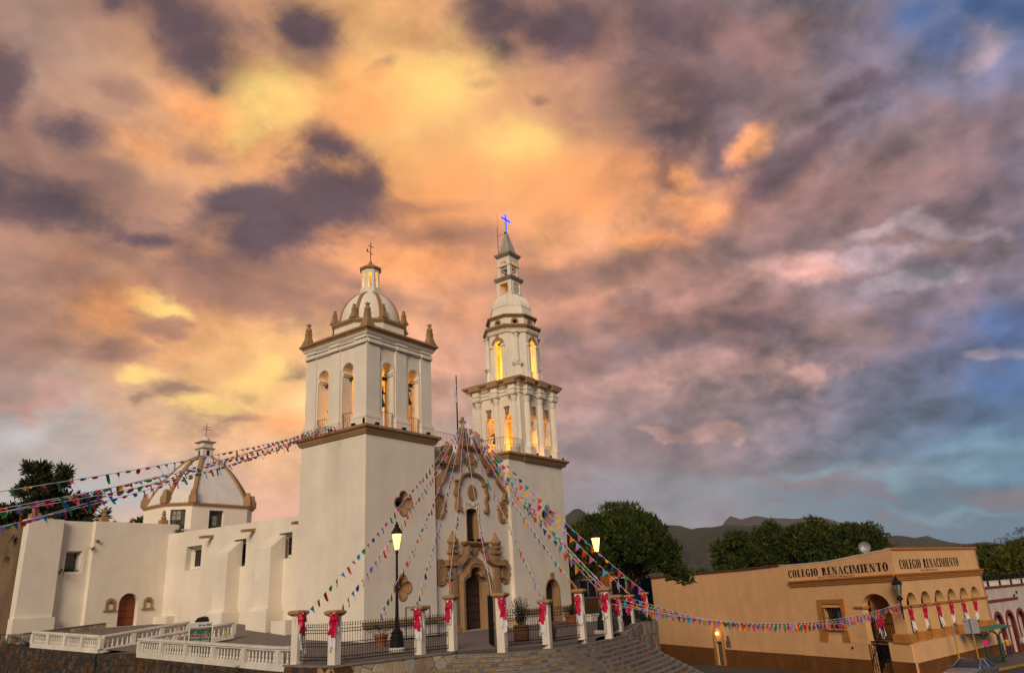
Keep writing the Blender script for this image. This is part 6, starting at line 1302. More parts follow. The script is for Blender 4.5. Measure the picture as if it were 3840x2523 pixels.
fence('iron fence in front of the big barrel plant', X('P5'), X('P6'), 1.42)
fence('iron fence in front of the small potted plant', X('P6'), X('P7'), 1.42)
fence('closed iron side gate between the two tall right-hand pillars', X('P7'), X('P8'), 1.9, gap=.16, rings=False, name='iron_gate', cat='gate')
fence('iron fence behind the ribboned pillar pair at the wall end', X('P8'), X('P9'), 1.5, gap=.14, rings=False)
fence('iron fence beside the draped green banner', X('P9'), X('P10'), 1.3, gap=.15, rings=False)
fence('last iron fence, between the two pillars nearest the street', X('P10'), X('P11'), 1.35, gap=.15, rings=False)
fence('open gate leaf folded back beside the tall right gate pillar', (-3.5, -11.75), (-1.6, -9.9), 2.0, gap=.15, rings=False, name='iron_gate', cat='gate')
fence('open gate leaf folded back beside the tall left gate pillar', (-4.1, -9.85), (-2.6, -8.3), 2.0, gap=.15, rings=False, name='iron_gate', cat='gate')
# scrolled iron gate beside the slender tower
t = thing('scrolled_gate', 'tall iron gate with a scrolled top beside the slender tower', 'gate', (21.2, -.2, 0))
mb = MB()
for i in range(15): x = 21.2 + .22 * i; mb.tube([(x, -.2, .05), (x, -.2, 3.4)], .018, 4)
for z in (.2, 1.7, 3.3, 3.42): mb.tube([(21.2, -.2, z), (24.3, -.2, z)], .022, 4)
build(mb, 'bars', IRON, t)
mb = MB()
for cx, cz, r, s in ((21.6, 3.75, .28, 1), (22.2, 3.75, .28, -1), (21.5, 4.35, .25, 1), (22.9, 3.7, .24, 1), (21.35, 4.85, .15, -1)): mb.tube([(cx + s * r * (1 - .8 * u) * math.cos(u * 9), -.2, cz + r * (1 - .8 * u) * math.sin(u * 9)) for u in (k / 24 for k in range(25))], .016, 4)
mb.tube([(21.2, -.2, 3.4), (21.2, -.2, 5.1)], .03, 5).tube([(21.2, -.2, 5.0), (21.5, -.2, 4.7), (22.0, -.2, 4.3), (22.6, -.2, 4.05), (23.4, -.2, 3.9), (24.3, -.2, 3.45)], .018, 4); build(mb, 'scrollwork', IRON, t)

# ======================= street lamps ============================================================================
LAMPGLASS = glow('lit_lamp_glass', (1., .56, .13), 4.2); LAMPCORE = glow('lit_lamp_core', (1., .85, .5), 14.)
def lamp_post(x, y, H, label, plinth_r):
    t = thing('street_lamp', label, 'street lamp', (x, y, 0), 'lit street lamps in the churchyard')
    mb = MB(); mb.lathe([(plinth_r, 0), (plinth_r, .13), (plinth_r - .03, .16)], (x, y, 0), 16); build(mb, 'plinth', WHITEPAINT, t)
    mb = MB(); mb.lathe([(.30, .16), (.27, .62), (.25, .72), (.28, .76), (.18, .84), (.15, .92), (.1, .98), (.085, 1.1), (.06, 2.5), (.05, H - 1.45), (.08, H - 1.4), (.05, H - 1.34), (.09, H - 1.28)], (x, y, 0), 8); build(mb, 'post', IRON, t)
    mb = MB(); mb.lathe([(.10, H - 1.26), (.22, H - .58)], (x, y, 0), 6, caps=False); build(mb, 'lamp_pane', LAMPGLASS, t)
    mb = MB(); mb.lathe([(0, H - 1.2), (.05, H - 1.15), (.07, H - .8), (0, H - .7)], (x, y, 0), 8); build(mb, 'bulb', LAMPCORE, t)
    mb = MB()
    for k in range(6): a = math.pi * k / 3; mb.tube([(x + .105 * math.cos(a), y + .105 * math.sin(a), H - 1.28), (x + .228 * math.cos(a), y + .228 * math.sin(a), H - .56)], .013, 4)
    mb.lathe([(.25, H - .58), (.27, H - .52), (.2, H - .4), (.14, H - .3), (.1, H - .28), (.11, H - .2), (.05, H - .14), (.06, H - .08), (0, H)], (x, y, 0), 6); build(mb, 'lamp_cap', IRON, t)
    l = bpy.data.lights.new('street_lamp_light', 'POINT'); l.energy = 18; l.color = (1, .6, .2); l.shadow_soft_size = .25; o = bpy.data.objects.new('street_lamp_light', l); o.location = (x, y, H - .3); o.location.z = H - .9; C.objects.link(o)
lamp_post(-4.63, -7.18, 5.55, 'tall lit black street lamp in front of the broad bell tower', .36)
lamp_post(5.48, -11.69, 5.25, 'lit black street lamp in front of the rounded green tree', .5)

# ======================= ribbons tied to pillars ====================================================================
RIBRED = mat('crimson_ribbon', (.56, .006, .05), .45, .2, 12.); RIBWHITE = mat('white_ribbon', (.70, .68, .70), .5, .1, 6.)
def bow(label, x, y, z, az, s=1., seed=0, group='ribbon bows tied to pillars', tail=1., wx=.66):
    rg = random.Random(seed); t = thing('ribbon_bow', label, 'ribbon bow', (x, y, z), group); d = Vector((math.cos(az), math.sin(az))); n = Vector((-d.y, d.x))
    def P(u, v, w): u = u * wx + .12 * wx * v * (1 if seed % 2 else -1); return (x + n.x * u * s + d.x * w * s, y + n.y * u * s + d.y * w * s, z + v * s)
    mb = MB()
    for sd in (-1, 1):
        rings = []
        for i in range(9):
            q = i / 8; a = q * math.pi * 2; cu, cv = sd * (.11 - .11 * math.cos(a)), .04 + .09 * math.sin(a) * sd * (1 if sd > 0 else -1); wd = .05 + .10 * math.sin(math.pi * q)
            rings.append([P(cu + rg.uniform(-.01, .01), cv + o * wd, .08 + .06 * math.sin(a + 1.2) + .03 * abs(o)) for o in (-1, -.4, .3, 1)])
        mb.loft(rings, caps=False, closed=False)
    mb.lathe([(0, -.05), (.05, -.04), (.055, .04), (0, .06)], P(0, .03, .12), 8)
    for sd, l in ((-1, .42), (.4, .5), (1, .36)):
        rings = []
        for i in range(6): q = i / 5; rings.append([P(sd * (.03 + .10 * q) + o * (.05 + .05 * q), -.02 - l * q, .1 + .03 * math.sin(q * 5 + o * 2 + sd)) for o in (-1, -.3, .4, 1)])
        mb.loft(rings, caps=False, closed=False)
    build(mb, 'bow', RIBRED, t, smooth=True)
    mb = MB()
    for k in range(5):
        u0 = -.12 + .06 * k; l = (.95 + rg.uniform(-.12, .15)) * tail; ph = rg.uniform(0, 6); rings = []
        for i in range(8): q = i / 7; rings.append([P(u0 * (1 + .25 * q) + o * (.032 + .018 * q) + .02 * math.sin(ph + q * 4), .1 - l * q - .05, .05 + .02 * math.sin(ph + q * 6 + o)) for o in (-1, 0, 1)])
        mb.loft(rings, caps=False, closed=False)
    for sd in (-1, 1): mb.tube([P(0, .1, .05), P(sd * .16, .12, .0), P(sd * .2, .04, -.12), P(sd * .24, -.2, -.1), P(sd * .26, -.5, -.08)], .02, 4)
    mb.tube([P(-.15, .14, .06), P(-.05, .2, .1), P(.06, .18, .1), P(.14, .12, .06)], .035, 5)
    build(mb, 'white_streamers', RIBWHITE, t, smooth=True)
FCAM = lambda x, y: math.atan2(CAMP[1] - y, CAMP[0] - x)
for i, (k, lab, dz, tl, turn) in enumerate((('P1', 'crimson bow with long white streamers over the balustrade end', -.30, 1.05, .5), ('P2', 'crimson bow on the second pillar with grey-white streamers', -.30, .9, -.2), ('P3', 'crimson bow on the pillar above the pale flagstone wall', -.32, .85, -.4), ('P4', 'crimson bow folded to one side on the tall left gate pillar', -.46, .6, -.5),
                       ('P5', 'crimson bow on the tall right gate pillar beside the church door', -.42, .95, .2), ('P6', 'crimson bow on the pillar right of the barrel plant', -.34, .9, -.5), ('P7', 'crimson bow on the tall pillar left of the side gate', -.48, .85, -.45), ('P8', 'crimson bow on the tall pillar right of the side gate', -.5, .85, -.2), ('P9', 'crimson bow on the short pillar where the stone wall begins', -.4, .8, -.2), ('P10', 'crimson bow on the second to last stone-wall pillar', -.3, .8, 0), ('P11', 'crimson bow on the last stone-wall pillar before the street', -.3, .5, -.2))):
    x, y, h = PP[k]; az = FCAM(x, y) + turn; bow(lab, x + .2 * math.cos(az), y + .2 * math.sin(az), h + dz, az, 1.15, i, tail=tl)
bow('crimson bow high on the lamp post before the green tree', 5.35, -11.85, 1.75, FCAM(5.4, -11.8), 1., 30, tail=.9)
bow('crimson bow peeping over the pillar cap beside the side gate', 4.3, -12.6, 2.1, FCAM(4.3, -12.6), .8, 31, tail=.3)
for i, (a, b) in enumerate(ARX):
    x, y, _ = RF(a + .15, 0, .12); bow(('first', 'second', 'third', 'fourth', 'fifth', 'sixth')[i] + ' crimson bow along the peach arcade, counted from the corner', x, y, -.62, FCAM(x, y), 1.2, 50 + i, 'ribbon bows along the peach arcade', tail=1.1, wx=.55)
x, y, _ = LF(3.0, 0, -.35); bow('crimson bow with a white skirt hanging in the wide peach arch', x, y, -.9, FCAM(x, y), 1.9, 60, 'ribbon bows along the peach arcade', tail=.85, wx=.6)

# ======================= strings of pennants =========================================================================
FLAGC = [mat('pennant_' + n, c, .7, .08) for n, c in (('red', (.55, .03, .02)), ('crimson', (.50, .012, .06)), ('magenta', (.50, .07, .26)), ('orange', (.72, .10, .012)), ('yellow', (.74, .33, .012)), ('green', (.014, .24, .04)), ('blue', (.012, .07, .30)), ('cyan', (.012, .30, .50)), ('lilac', (.33, .20, .60)))]
CORD = mat('white_cord', (.72, .70, .70), .8, .05)
FLAGM = {}
for shp in range(5):
    rg = random.Random(shp); sw, lift, tw = [(.0, 0, 0), (.25, .15, .3), (-.1, .05, -.2), (.5, .45, .5), (.8, .9, .8)][shp]
    for ci, m_ in enumerate(FLAGC):
        mb = MB(); rows = 5; v = []
        for i in range(rows + 1):
            q = i / rows; w = .13 * (1 - q) + .001
            for o in (-1, 0, 1): v.append((o * w + sw * .2 * q * q, .06 * math.sin(q * 3 + shp) * (o + .6) * .5 + tw * .08 * q, -.32 * q * (1 - lift * .6 * q) + lift * .16 * q * q))
        f = []
        for i in range(rows):
            for j in range(2): f.append((i * 3 + j, i * 3 + j + 1, (i + 1) * 3 + j + 1, (i + 1) * 3 + j))
        mb.add(v, f); FLAGM[shp, ci] = mb.mesh('pennant', mats=[m_])
BRG = random.Random(99)
def bunting(label, a, b, sag, gap, size=1., group='strings of coloured pennants', wind=0., flip=.1, r=.011, start=0., flat=False):
    a, b = Vector(a), Vector(b); L = (b - a).length; n = max(4, int(L / gap)); t = thing('pennant_string', label, 'bunting', tuple(a), group)
    P = lambda q: a.lerp(b, q) + Vector((0, 0, -4 * sag * q * (1 - q)))
    mb = MB(); mb.tube([P(i / 24) for i in range(25)], r, 4); build(mb, 'cord', CORD, t)
    d = (b - a); base = math.atan2(d.y, d.x); ci = BRG.randrange(9)
    for i in range(n):
        q = start + (1 - start) * (i + .5) / n; p = P(q); tan = (P(min(1, q + .01)) - P(max(0, q - .01))).normalized(); ci = (ci + BRG.choice((1, 2, 4, 5))) % 9
        shp = (BRG.choice((0, 0, 0, 2, 2, 1)) if flat else BRG.choice((0, 0, 1, 2, 2, 3))) if BRG.random() > flip else 4
        o = link('pennant', FLAGM[shp, ci], t)
        # the hem follows the cord; the cloth hangs, swung a little by the wind
        x = tan; z = (Vector((0, 0, 1)) - x * x.z); z = z.normalized() if z.length > .05 else Vector((0, 1, 0)); y = z.cross(x)
        hang = Matrix.Rotation(wind * BRG.uniform(.4, 1.3) + BRG.uniform(-.25, .25), 3, x)
        z = hang @ z; y = hang @ y
        if tan.z < -.6 or tan.z > .6: z = (z + Vector((0, 0, .45))).normalized(); y = z.cross(x).normalized(); x = y.cross(z)
        M = Matrix((x, y, z)).transposed().to_4x4(); s = size * BRG.uniform(.85, 1.12); M = Matrix.Translation(p - a) @ M @ Matrix.Diagonal((s, s, s, 1)); o.matrix_local = M
APEX = (9.75, .55, 13.55)
ENDS = [('pennant string from the gable top to the first fence pillar', (-9.5, -6.75, 1.62)), ('pennant string from the gable top to the second fence pillar', (-9.4, -8.9, 1.9)), ('pennant string from the gable top to the iron fence left of the lamp', (-7.2, -8.7, 1.48)), ('pennant string from the gable top to the flagstone-wall pillar', (-6.1, -9.72, 1.86)),
        ('pennant string from the gable top to the tall left gate pillar', (-4.5, -10.0, 1.68)), ('pennant string falling past the church door to the right gate pillar', (-3.4, -11.6, 2.2)), ('pennant string from the gable top to the pillar by the barrel plant', (-1.55, -13.0, 1.84)), ('pennant string from the gable top to the tall pillar left of the side gate', (1.2, -13.0, 2.2)),
        ('lower of the bundled pennant strings running to the tall right pillar', (3.7, -12.95, 2.12)), ('middle of the bundled pennant strings running to the tall right pillar', (4.1, -12.7, 2.3)), ('pennant string ending on the lamp post before the green tree', (5.45, -11.6, 2.1)), ('upper of the bundled pennant strings running to the tall right pillar', (5.5, -11.7, 2.55)), ('pennant string passing in front of the tree to the second to last wall pillar', (14.0, -8.75, 1.75)), ('topmost pennant string passing in front of the tree to the last wall pillar', (17.9, -7.75, 1.85))]
for i, (lab, e) in enumerate(ENDS):
    a = Vector(APEX) + Vector((.05 * (i - 6), .03 * (i % 3), .1 * (i % 2))); bunting(lab, a, e, .35 + .12 * (i % 3), .6 if i < 8 else .62, 1.2 if i < 8 else 1.3, wind=.25, start=.03, flip=.12)
for i, (z, yo, lab) in enumerate(((4.4, 0, 'topmost'), (3.95, .5, 'second'), (3.82, -.6, 'third'), (3.62, .9, 'fourth'), (3.2, -.3, 'fifth'), (2.85, .4, 'sixth'))):
    bunting(lab + ' of the six pennant strings sweeping off to the left of the broad tower', (-.25, 2.2 + .25 * i, 12.25 + .05 * i), (-24.8 - .3 * i, -13.3 + yo, z), .25 + .10 * ((i * 2) % 5), .55, 1.0, wind=.5, flip=.42, group='pennant strings sweeping left over the chapel')
LB = Vector(LF(-.35, .05, .45))
for i, (a, lab) in enumerate((((4.1, -12.9, 1.45), 'lowest'), ((7.3, -11.7, 1.4), 'middle'), ((7.3, -11.6, 1.62), 'upper'), ((14.1, -8.8, 1.5), 'farthest'))):
    bunting(lab + ' pennant string crossing the street to the corner lantern of the peach building', a, LB + Vector((0, 0, -.1 * i)), 1.15 + .12 * i, .42, 1.2, wind=.1, flip=.02, flat=True, group='pennant strings across the street')

# ======================= pots, board, frame and other things in the churchyard ==========================================
LEAF = [mat('leaf_' + n, c, .65, .25, 3., spec=.2) for n, c in (('deep', (.020, .036, .010)), ('mid', (.036, .060, .014)), ('olive', (.052, .066, .016)), ('light', (.075, .090, .022)))]
TERRA = mat('terracotta', (.30, .10, .045), .85, .15, 3.); BARREL = mat('barrel_brown', (.14, .055, .032), .8, .25, 4.)
def pot(t, x, y, z, r0, r1, h, m): mb = MB(); mb.lathe([(r0, 0), (lerp(r0, r1, .85), h * .8), (r1 * 1.12, h * .82), (r1 * 1.14, h), (r1 * .95, h), (r1 * .9, h * .9), (0, h * .88)], (x, y, z), 18); build(mb, 'pot', m, t)
def blade(mb, base, az, L, up, w, n=5, m=0, droop=1.):
    d = Vector((math.cos(az), math.sin(az), 0)); s = Vector((-d.y, d.x, 0)); v = []
    for i in range(n + 1): q = i / n; p = Vector(base) + d * (L * math.cos(up) * q) + Vector((0, 0, L * math.sin(up) * q - droop * L * .35 * q * q)); ww = w * math.sin(math.pi * (.12 + .86 * q)); v += [p - s * ww, p + s * ww]
    mb.add(v, [(2 * i, 2 * i + 1, 2 * i + 3, 2 * i + 2) for i in range(n)], m)
def fan_leaf(mb, base, az, L, up, m):
    d = Vector((math.cos(az) * math.cos(up), math.sin(az) * math.cos(up), math.sin(up))); tip = Vector(base) + d * L; mb.tube([base, tip], .012, 4, m)
    s = Vector((-math.sin(az), math.cos(az), 0)); u = d.cross(s)
    for k in range(11):
        a = R(-75 + 15 * k); q = d * math.cos(a) + s * math.sin(a); e = tip + q * L * .55 + Vector((0, 0, -.05)); w = (s * math.cos(a) - d * math.sin(a)) * .03; mb.add([tip - w * .3, tip + w * .3, e + w * .2, e - w * .2], [(0, 1, 2, 3)], m)
rg = random.Random(5)
t = thing('potted_palm', 'small fan palm in a terracotta pot by the broad tower', 'potted plant', (-1.83, -3.24, 0)); pot(t, -1.83, -3.24, 0, .24, .33, .55, TERRA); mb = MB()
for k in range(9): fan_leaf(mb, (-1.83, -3.24, .5), k * 2.4, .42 + .1 * (k % 3), R(12 + 9 * (k % 7)), 1 + k % 2)
build(mb, 'fronds', LEAF, t)
t = thing('potted_shrub', 'big bamboo-like shrub in a brown barrel inside the fence', 'potted plant', (.4, -10.27, 0)); mb = MB(); mb.lathe([(.30, 0), (.36, .2), (.375, .36), (.36, .55), (.34, .72), (.3, .72), (0, .66)], (.4, -10.27, 0), 20)
for z in (.1, .3, .5, .66): mb.lathe([(.36, z - .025), (.39, z), (.36, z + .025)], (.4, -10.27, 0), 20, caps=False)
build(mb, 'barrel', BARREL, t); mb = MB()
for k in range(120):
    a, s = rg.uniform(0, 6.28), rg.uniform(.05, .62); L = rg.uniform(.6, 1.25); b = Vector((.4 + rg.uniform(-.18, .18), -10.27 + rg.uniform(-.18, .18), .68)); tip = b + Vector((math.cos(a) * s * .8, math.sin(a) * s * .8, L))
    if k < 46: mb.tube([b, b.lerp(tip, .5) + Vector((0, 0, .06)), tip], .006, 3, 2)
    for j in range(16):
        q = rg.uniform(.12, 1.); p = b.lerp(tip, q); d = Vector((rg.uniform(-1, 1), rg.uniform(-1, 1), rg.uniform(-.1, .9))).normalized() * rg.uniform(.07, .13); s_ = d.cross(Vector((0, 0, 1))).normalized() * .018; mb.add([p, p + d * .5 + s_, p + d, p + d * .5 - s_], [(0, 1, 2, 3)], rg.choice((0, 1, 1, 2, 3)))
build(mb, 'leaves', LEAF, t)
t = thing('potted_plant', 'low strap-leaved plant in a dark pot right of the barrel shrub', 'potted plant', (.9, -11.6, 0)); pot(t, .9, -11.6, 0, .17, .24, .5, BARREL); mb = MB()
for k in range(26): blade(mb, (.9, -11.6, .46), rg.uniform(0, 6.3), rg.uniform(.35, .65), R(rg.uniform(20, 85)), .028, m=rg.randrange(4))
build(mb, 'leaves', LEAF, t)
t = thing('potted_plant', 'leafy plant in an orange pot beside the slender tower door', 'potted plant', (15.99, -3.11, 0)); pot(t, 15.99, -3.11, 0, .34, .5, .62, TERRA); mb = MB()
for k in range(60): blade(mb, (15.99, -3.11, .58), rg.uniform(0, 6.3), rg.uniform(.5, 1.2), R(rg.uniform(20, 85)), .06, m=rg.randrange(4))
build(mb, 'leaves', LEAF, t)
t = thing('stone_planter', 'round pale planter against the church wall behind the barrel shrub', 'planter', (11.9, -1.3, 0)); mb = MB(); mb.lathe([(.75, 0), (.7, .12), (.62, .5), (.72, .58), (.72, .66), (.6, .66), (0, .6)], (11.9, -1.3, 0), 20); build(mb, 'bowl', mat('tan_planter', (.42, .29, .18), .9, .15), t)
t = thing('flower_bed', 'white kerbed planting bed behind the side gate', 'planter', (20.2, -2.2, 0)); mb = MB(); mb.box(19.3, 23.6, -2.6, -1.6, 0, .5); build(mb, 'kerb', WHITEPAINT, t); mb = MB()
for k in range(120): blade(mb, (rg.uniform(19.4, 23.5), rg.uniform(-2.5, -1.7), .48), rg.uniform(0, 6.3), rg.uniform(.2, .6), R(rg.uniform(30, 85)), .04, m=rg.randrange(4))
build(mb, 'plants', LEAF, t)
t = thing('display_frame', 'empty wheeled metal display frame against the church wall', 'frame', (3.4, -.8, 0)); FR = mat('dark_violet_metal', (.03, .022, .045), .5)
mb = MB(); a, b = Vector((2.5, -.72, 0)), Vector((4.25, -.92, 0))
for p in (a, b): mb.tube([p + Vector((0, 0, .1)), p + Vector((0, 0, 1.72))], .035, 6)
mb.tube([a + Vector((0, 0, 1.72)), b + Vector((0, 0, 1.72))], .025, 6); build(mb, 'frame', FR, t)
mb = MB(); mb.tube([a + Vector((0, 0, .62)), b + Vector((0, 0, .62))], .01, 4); build(mb, 'crossbar', FR, t)
for p in (a, b):
    mb = MB(); mb.tube([p + Vector((-.35, .42, .1)), p + Vector((.35, -.42, .1))], .03, 6); f = build(mb, 'foot', IRON, t)
    for s in (-1, 1): mb = MB(); mb.lathe([(0, -.03), (.05, -.03), (.05, .03), (0, .03)], (0, 0, 0), 10).xform(Matrix.Translation(p + Vector((-.35 * s, .42 * s, .05))) @ Matrix.Rotation(R(90), 4, 'X')); build(mb, 'castor', IRON, f)
# the green notice board, standing upside down
t = thing('notice_board', 'green notice board standing upside down behind the near balustrade', 'notice board', (-7.8, 3.12, .1))
bc, bd_ = Vector((-8.15, 3.36)), Vector((.85, -.525)); bd_.normalize(); bn = Vector((bd_.y, -bd_.x)); bn = bn if bn.dot(Vector(CAMP) - bc) > 0 else -bn
def BF(u, v, d): p = bc + bd_ * u + bn * d; return (p.x, p.y, v)
GRN = mat('board_green', (.014, .10, .035), .5, .06); RDB = mat('board_red', (.20, .012, .02), .5, .06); BW = mat('board_white', (.55, .50, .50), .5, .05); BB = mat('board_blue', (.05, .14, .24), .5, .05)
wB, zT = 1.02, 1.58
mb = MB(); mb.plate(rect(0, wB, .1, zT), [], BF, 0, -.03); build(mb, 'panel', GRN, t)
mb = MB(); mb.ribbon(rect(0, wB, .1, zT), [(-.03, -.04), (-.03, .02), (.02, .02), (.02, -.04)], BF, closed=True)
for u in (.02, wB - .02): mb.tube([BF(u, -.1, -.01), BF(u, .2, -.01)], .02, 5)
build(mb, 'frame', WHITEPAINT, t)
mb = MB(); mb.plate(rect(.03, wB - .03, 1.36, 1.55), [], BF, .004, -.002); build(mb, 'sponsor_strip', BW, t)
mb = MB(); mb.plate(rect(.4, .5, 1.41, 1.51), [], BF, .008, .002).plate(rect(.74, .96, 1.43, 1.51), [], BF, .008, .002); build(mb, 'logo_blue', BB, t)
mb = MB(); mb.plate(ellipse(.62, 1.46, .09, .03, 14), [], BF, .008, .002).plate(rect(.86, .98, 1.24, 1.35), [], BF, .008, -.002); build(mb, 'logo_red', RDB, t)
mb = MB(); mb.plate(rect(.03, .85, 1.29, 1.34), [], BF, .005, -.002); build(mb, 'grey_strip', mat('board_mauve', (.22, .14, .16), .5), t)
for x0, x1 in ((.08, .46), (.54, .92)): mb = MB(); mb.plate(rect(x0, x1, .88, 1.06), [], BF, .004, -.002); build(mb, 'red_box', RDB, t)
mb = MB()
for x0, x1 in ((.08, .46), (.54, .92)): mb.ribbon(rect(x0, x1, .88, 1.06), [(-.006, 0), (-.006, .009), (.006, .009), (.006, 0)], BF, closed=True)
for tx, u, v, s in (('MENSAJE', .27, .96, .092), ('SMS', .27, 1.04, .085), ('MARCA', .73, .96, .1), ('*2010', .73, 1.04, .085), ('paso aqui?', .50, .80, .20), ('saber que', .52, .65, .15), ('?Quieres', .50, .52, .20), ('2010', .27, 1.20, .07), ('mensaje', .27, 1.13, .06), ('1257', .74, 1.20, .07), ('marca desde', .74, 1.13, .045), ('apoyo al turismo local', .45, 1.335, .05)):
    vv, ff = text_poly(tx.replace('?Q', '\u00bfQ'), s); mb.add([BF(u - x, v - y, .0075) for x, y in vv], ff)
build(mb, 'printed_text', BW, t)
t = thing('rubbish_bag', 'dark bag slumped on the paving by the chapel railings', 'bag', (.2, 15.2, 1.3)); mb = MB(); mb.lathe([(.2, 0), (.38, .1), (.42, .3), (.3, .5), (.1, .56), (0, .58)], (.1, 15.4, 1.25), 10, sx=1.5); build(mb, 'bag', IRON, t, smooth=True)
TAPE = mat('yellow_tape', (.6, .42, .02), .6)
for lab, x, y, z in (('yellow caution tape knotted on the nearer sloping railing', -3.2, 8.0, 1.0), ('yellow caution tape knotted on the farther sloping railing', -3.6, 12.3, 1.25)):
    t = thing('caution_tape', lab, 'tape', (x, y, z)); mb = MB()
    for k in range(4): a = k * 1.5; mb.hexa([(x + math.cos(a) * .02, y - .13, z), (x + math.cos(a) * .16, y - .15, z - .1 - .07 * k), (x + math.cos(a) * .16 + .03, y - .14, z - .12 - .07 * k), (x + .04, y - .12, z - .02)] + [(x + math.cos(a) * .02, y - .11, z + .04), (x + math.cos(a) * .16, y - .12, z - .06 - .07 * k), (x + math.cos(a) * .16 + .03, y - .11, z - .08 - .07 * k), (x + .04, y - .1, z + .02)])
    build(mb, 'knot', TAPE, t)
# folded banner leaning on the wall end
t = thing('draped_banner', 'dark green banner with yellow stripes draped beside the short pillar', 'banner', (8.2, -11.2, 0)); BG_ = mat('banner_green', (.03, .05, .045), .7)
q = Vector((.90, .42)).normalized()
mb = MB(); mb.loft([[(8.0, -11.35, 1.05), (8.05, -11.25, 1.05), (8.0, -11.2, 1.0)], [(7.95 + q.x * .4, -11.5 + q.y * .4, .5), (8.0 + q.x * .5, -11.3 + q.y * .5, .5), (7.9, -11.1, .45)], [(7.75, -11.55, .04), (7.8 + q.x * 1.3, -11.45 + q.y * 1.3, .1), (7.9, -11.0, .05)]]); build(mb, 'cloth', BG_, t)
mb = MB()
for z in (.13, .26): mb.tube([(7.8, -11.56, z), (7.85 + q.x * 1.12, -11.5 + q.y * 1.12, z + .08)], .022, 4)
build(mb, 'stripe', TAPE, t)
t = thing('paper_notice', 'small pink notice stuck on the pale stone wall', 'notice', (15.6, -9, -1)); at, L = path_fn([(6.05, -12.0), (7.9, -11.75), (14.3, -9.2), (18.3, -8.1)]); p, n = at(11.6); mb = MB(); d = Vector((-n.y, n.x)); mb.hexa([(p.x + n.x * w + d.x * u, p.y + n.y * w + d.y * u, z) for z in (-1.35, -1.0) for u, w in ((0, .1), (.3, .1), (.3, .12), (0, .12))]); build(mb, 'sheet', mat('pink_paper', (.62, .14, .17), .7), t)

# ======================= things beside the right-hand street ==========================================================
ORW = mat('orange_wall', (.45, .18, .035), .9, .12, .8, .3, 8.)
t = thing('orange_building', 'low orange building with dark windows behind the rounded tree', 'building', (33, 9, .2))
mb = MB(); bx = Vector((.02, -1.)); o0 = Vector((34.6, 12.0))
def OB(a, b, d): p = o0 + bx * a + Vector((-1., -.02)) * d; return (p.x, p.y, b)
wn = [(1.0, 2.4), (4.2, 6.0), (7.6, 9.2)]
mb.plate(rect(-2, 10.6, -1, 3.5), [list(reversed(rect(a, b, 1.5, 3.1))) for a, b in wn], OB, 0, -.3); mb.plate(rect(-2, 6.5, -1, 3.5), [], OB, -5, -5.2); build(mb, 'wall', ORW, t)
mb = MB(); mb.plate(rect(-2.2, 10.8, 3.5, 3.65), [], OB, .2, -.8); build(mb, 'roof', SIENNA, t)
for a, b in wn:
    mb = MB(); mb.plate(rect(a, b, 1.5, 3.1), [], OB, -.2, -.25); w = build(mb, 'window', GLASS, t)
    mb = MB(); mb.ribbon(rect(a, b, 1.5, 3.1), [(-.06, -.05), (-.06, .06), (.06, .06), (.06, -.05)], OB, closed=True); mb.plate(rect((a + b) / 2 - .04, (a + b) / 2 + .04, 1.5, 3.1), [], OB, -.05, -.12); build(mb, 'frame', WHITEPAINT, w)
t = thing('play_tower', 'bright blue toy tower with an arched window under the tree', 'playhouse', (22.5, -4.6, 0)); BLU = mat('toy_blue', (.01, .10, .42), .5, .1); PUR = mat('toy_purple', (.13, .035, .16), .6, .1)
tc = Vector((31.95, 0.27)); hv = (tc - Vector(CAMP)).normalized(); sv = Vector((hv.y, -hv.x))
def TF(u, v, d): p = tc + sv * u - hv * d; return (p.x, p.y, v)
mb = MB(); mb.plate([(-.42, 0), (.42, 0), (.42, 1.9), (.34, 2.45), (-.34, 2.45), (-.42, 1.9)], [list(reversed(arch_hole(-.16, .16, 1.95, 2.15, n=8)))], TF, .4, .3); mb.plate(rect(-.42, .42, 0, 2.3), [], TF, .28, -.4); mb.plate(rect(-.48, .48, 1.75, 1.85), [], TF, .45, -.42); build(mb, 'tower', BLU, t)
mb = MB(); mb.lathe([(.42, 2.4), (.3, 2.52), (0, 2.7)], (tc.x, tc.y, 0), 8); build(mb, 'roof', BLU, t)
t = thing('play_canopy', 'purple scalloped toy canopy left of the blue tower', 'playhouse', (21.9, -3.6, 0)); mb = MB(); c2 = tc - sv * 1.0
def CF(u, v, d): p = c2 + sv * u - hv * d; return (p.x, p.y, v)
mb.plate([(-.7, 1.5), (.5, 1.5), (.55, 1.62), (.45, 1.7), (.35, 1.82), (.1, 1.8), (-.1, 1.92), (-.3, 1.8), (-.5, 1.82), (-.65, 1.7), (-.72, 1.62)], [], CF, .5, -.5); build(mb, 'canopy', PUR, t)
mb = MB()
for u in (-.6, .4): mb.tube([CF(u, 0, 0), CF(u, 1.52, 0)], .05, 6)
build(mb, 'post', PUR, t)
t = thing('shade_screen', 'dark green mesh screen beside the blue toy tower', 'screen', (24.8, -6, 0)); c3 = tc + sv * .75
def SF(u, v, d): p = c3 + sv * u - hv * d; return (p.x, p.y, v)
mb = MB(); mb.plate(rect(-.35, .55, .2, 2.9), [], SF, .05, 0); build(mb, 'mesh', mat('green_mesh', (.012, .03, .018), .9, .2, 4.), t)
mb = MB(); mb.tube([SF(-.37, 0, 0), SF(-.37, 3.0, 0)], .04, 5).tube([SF(.57, 0, 0), SF(.57, 3.0, 0)], .04, 5); build(mb, 'post', GALV, t)
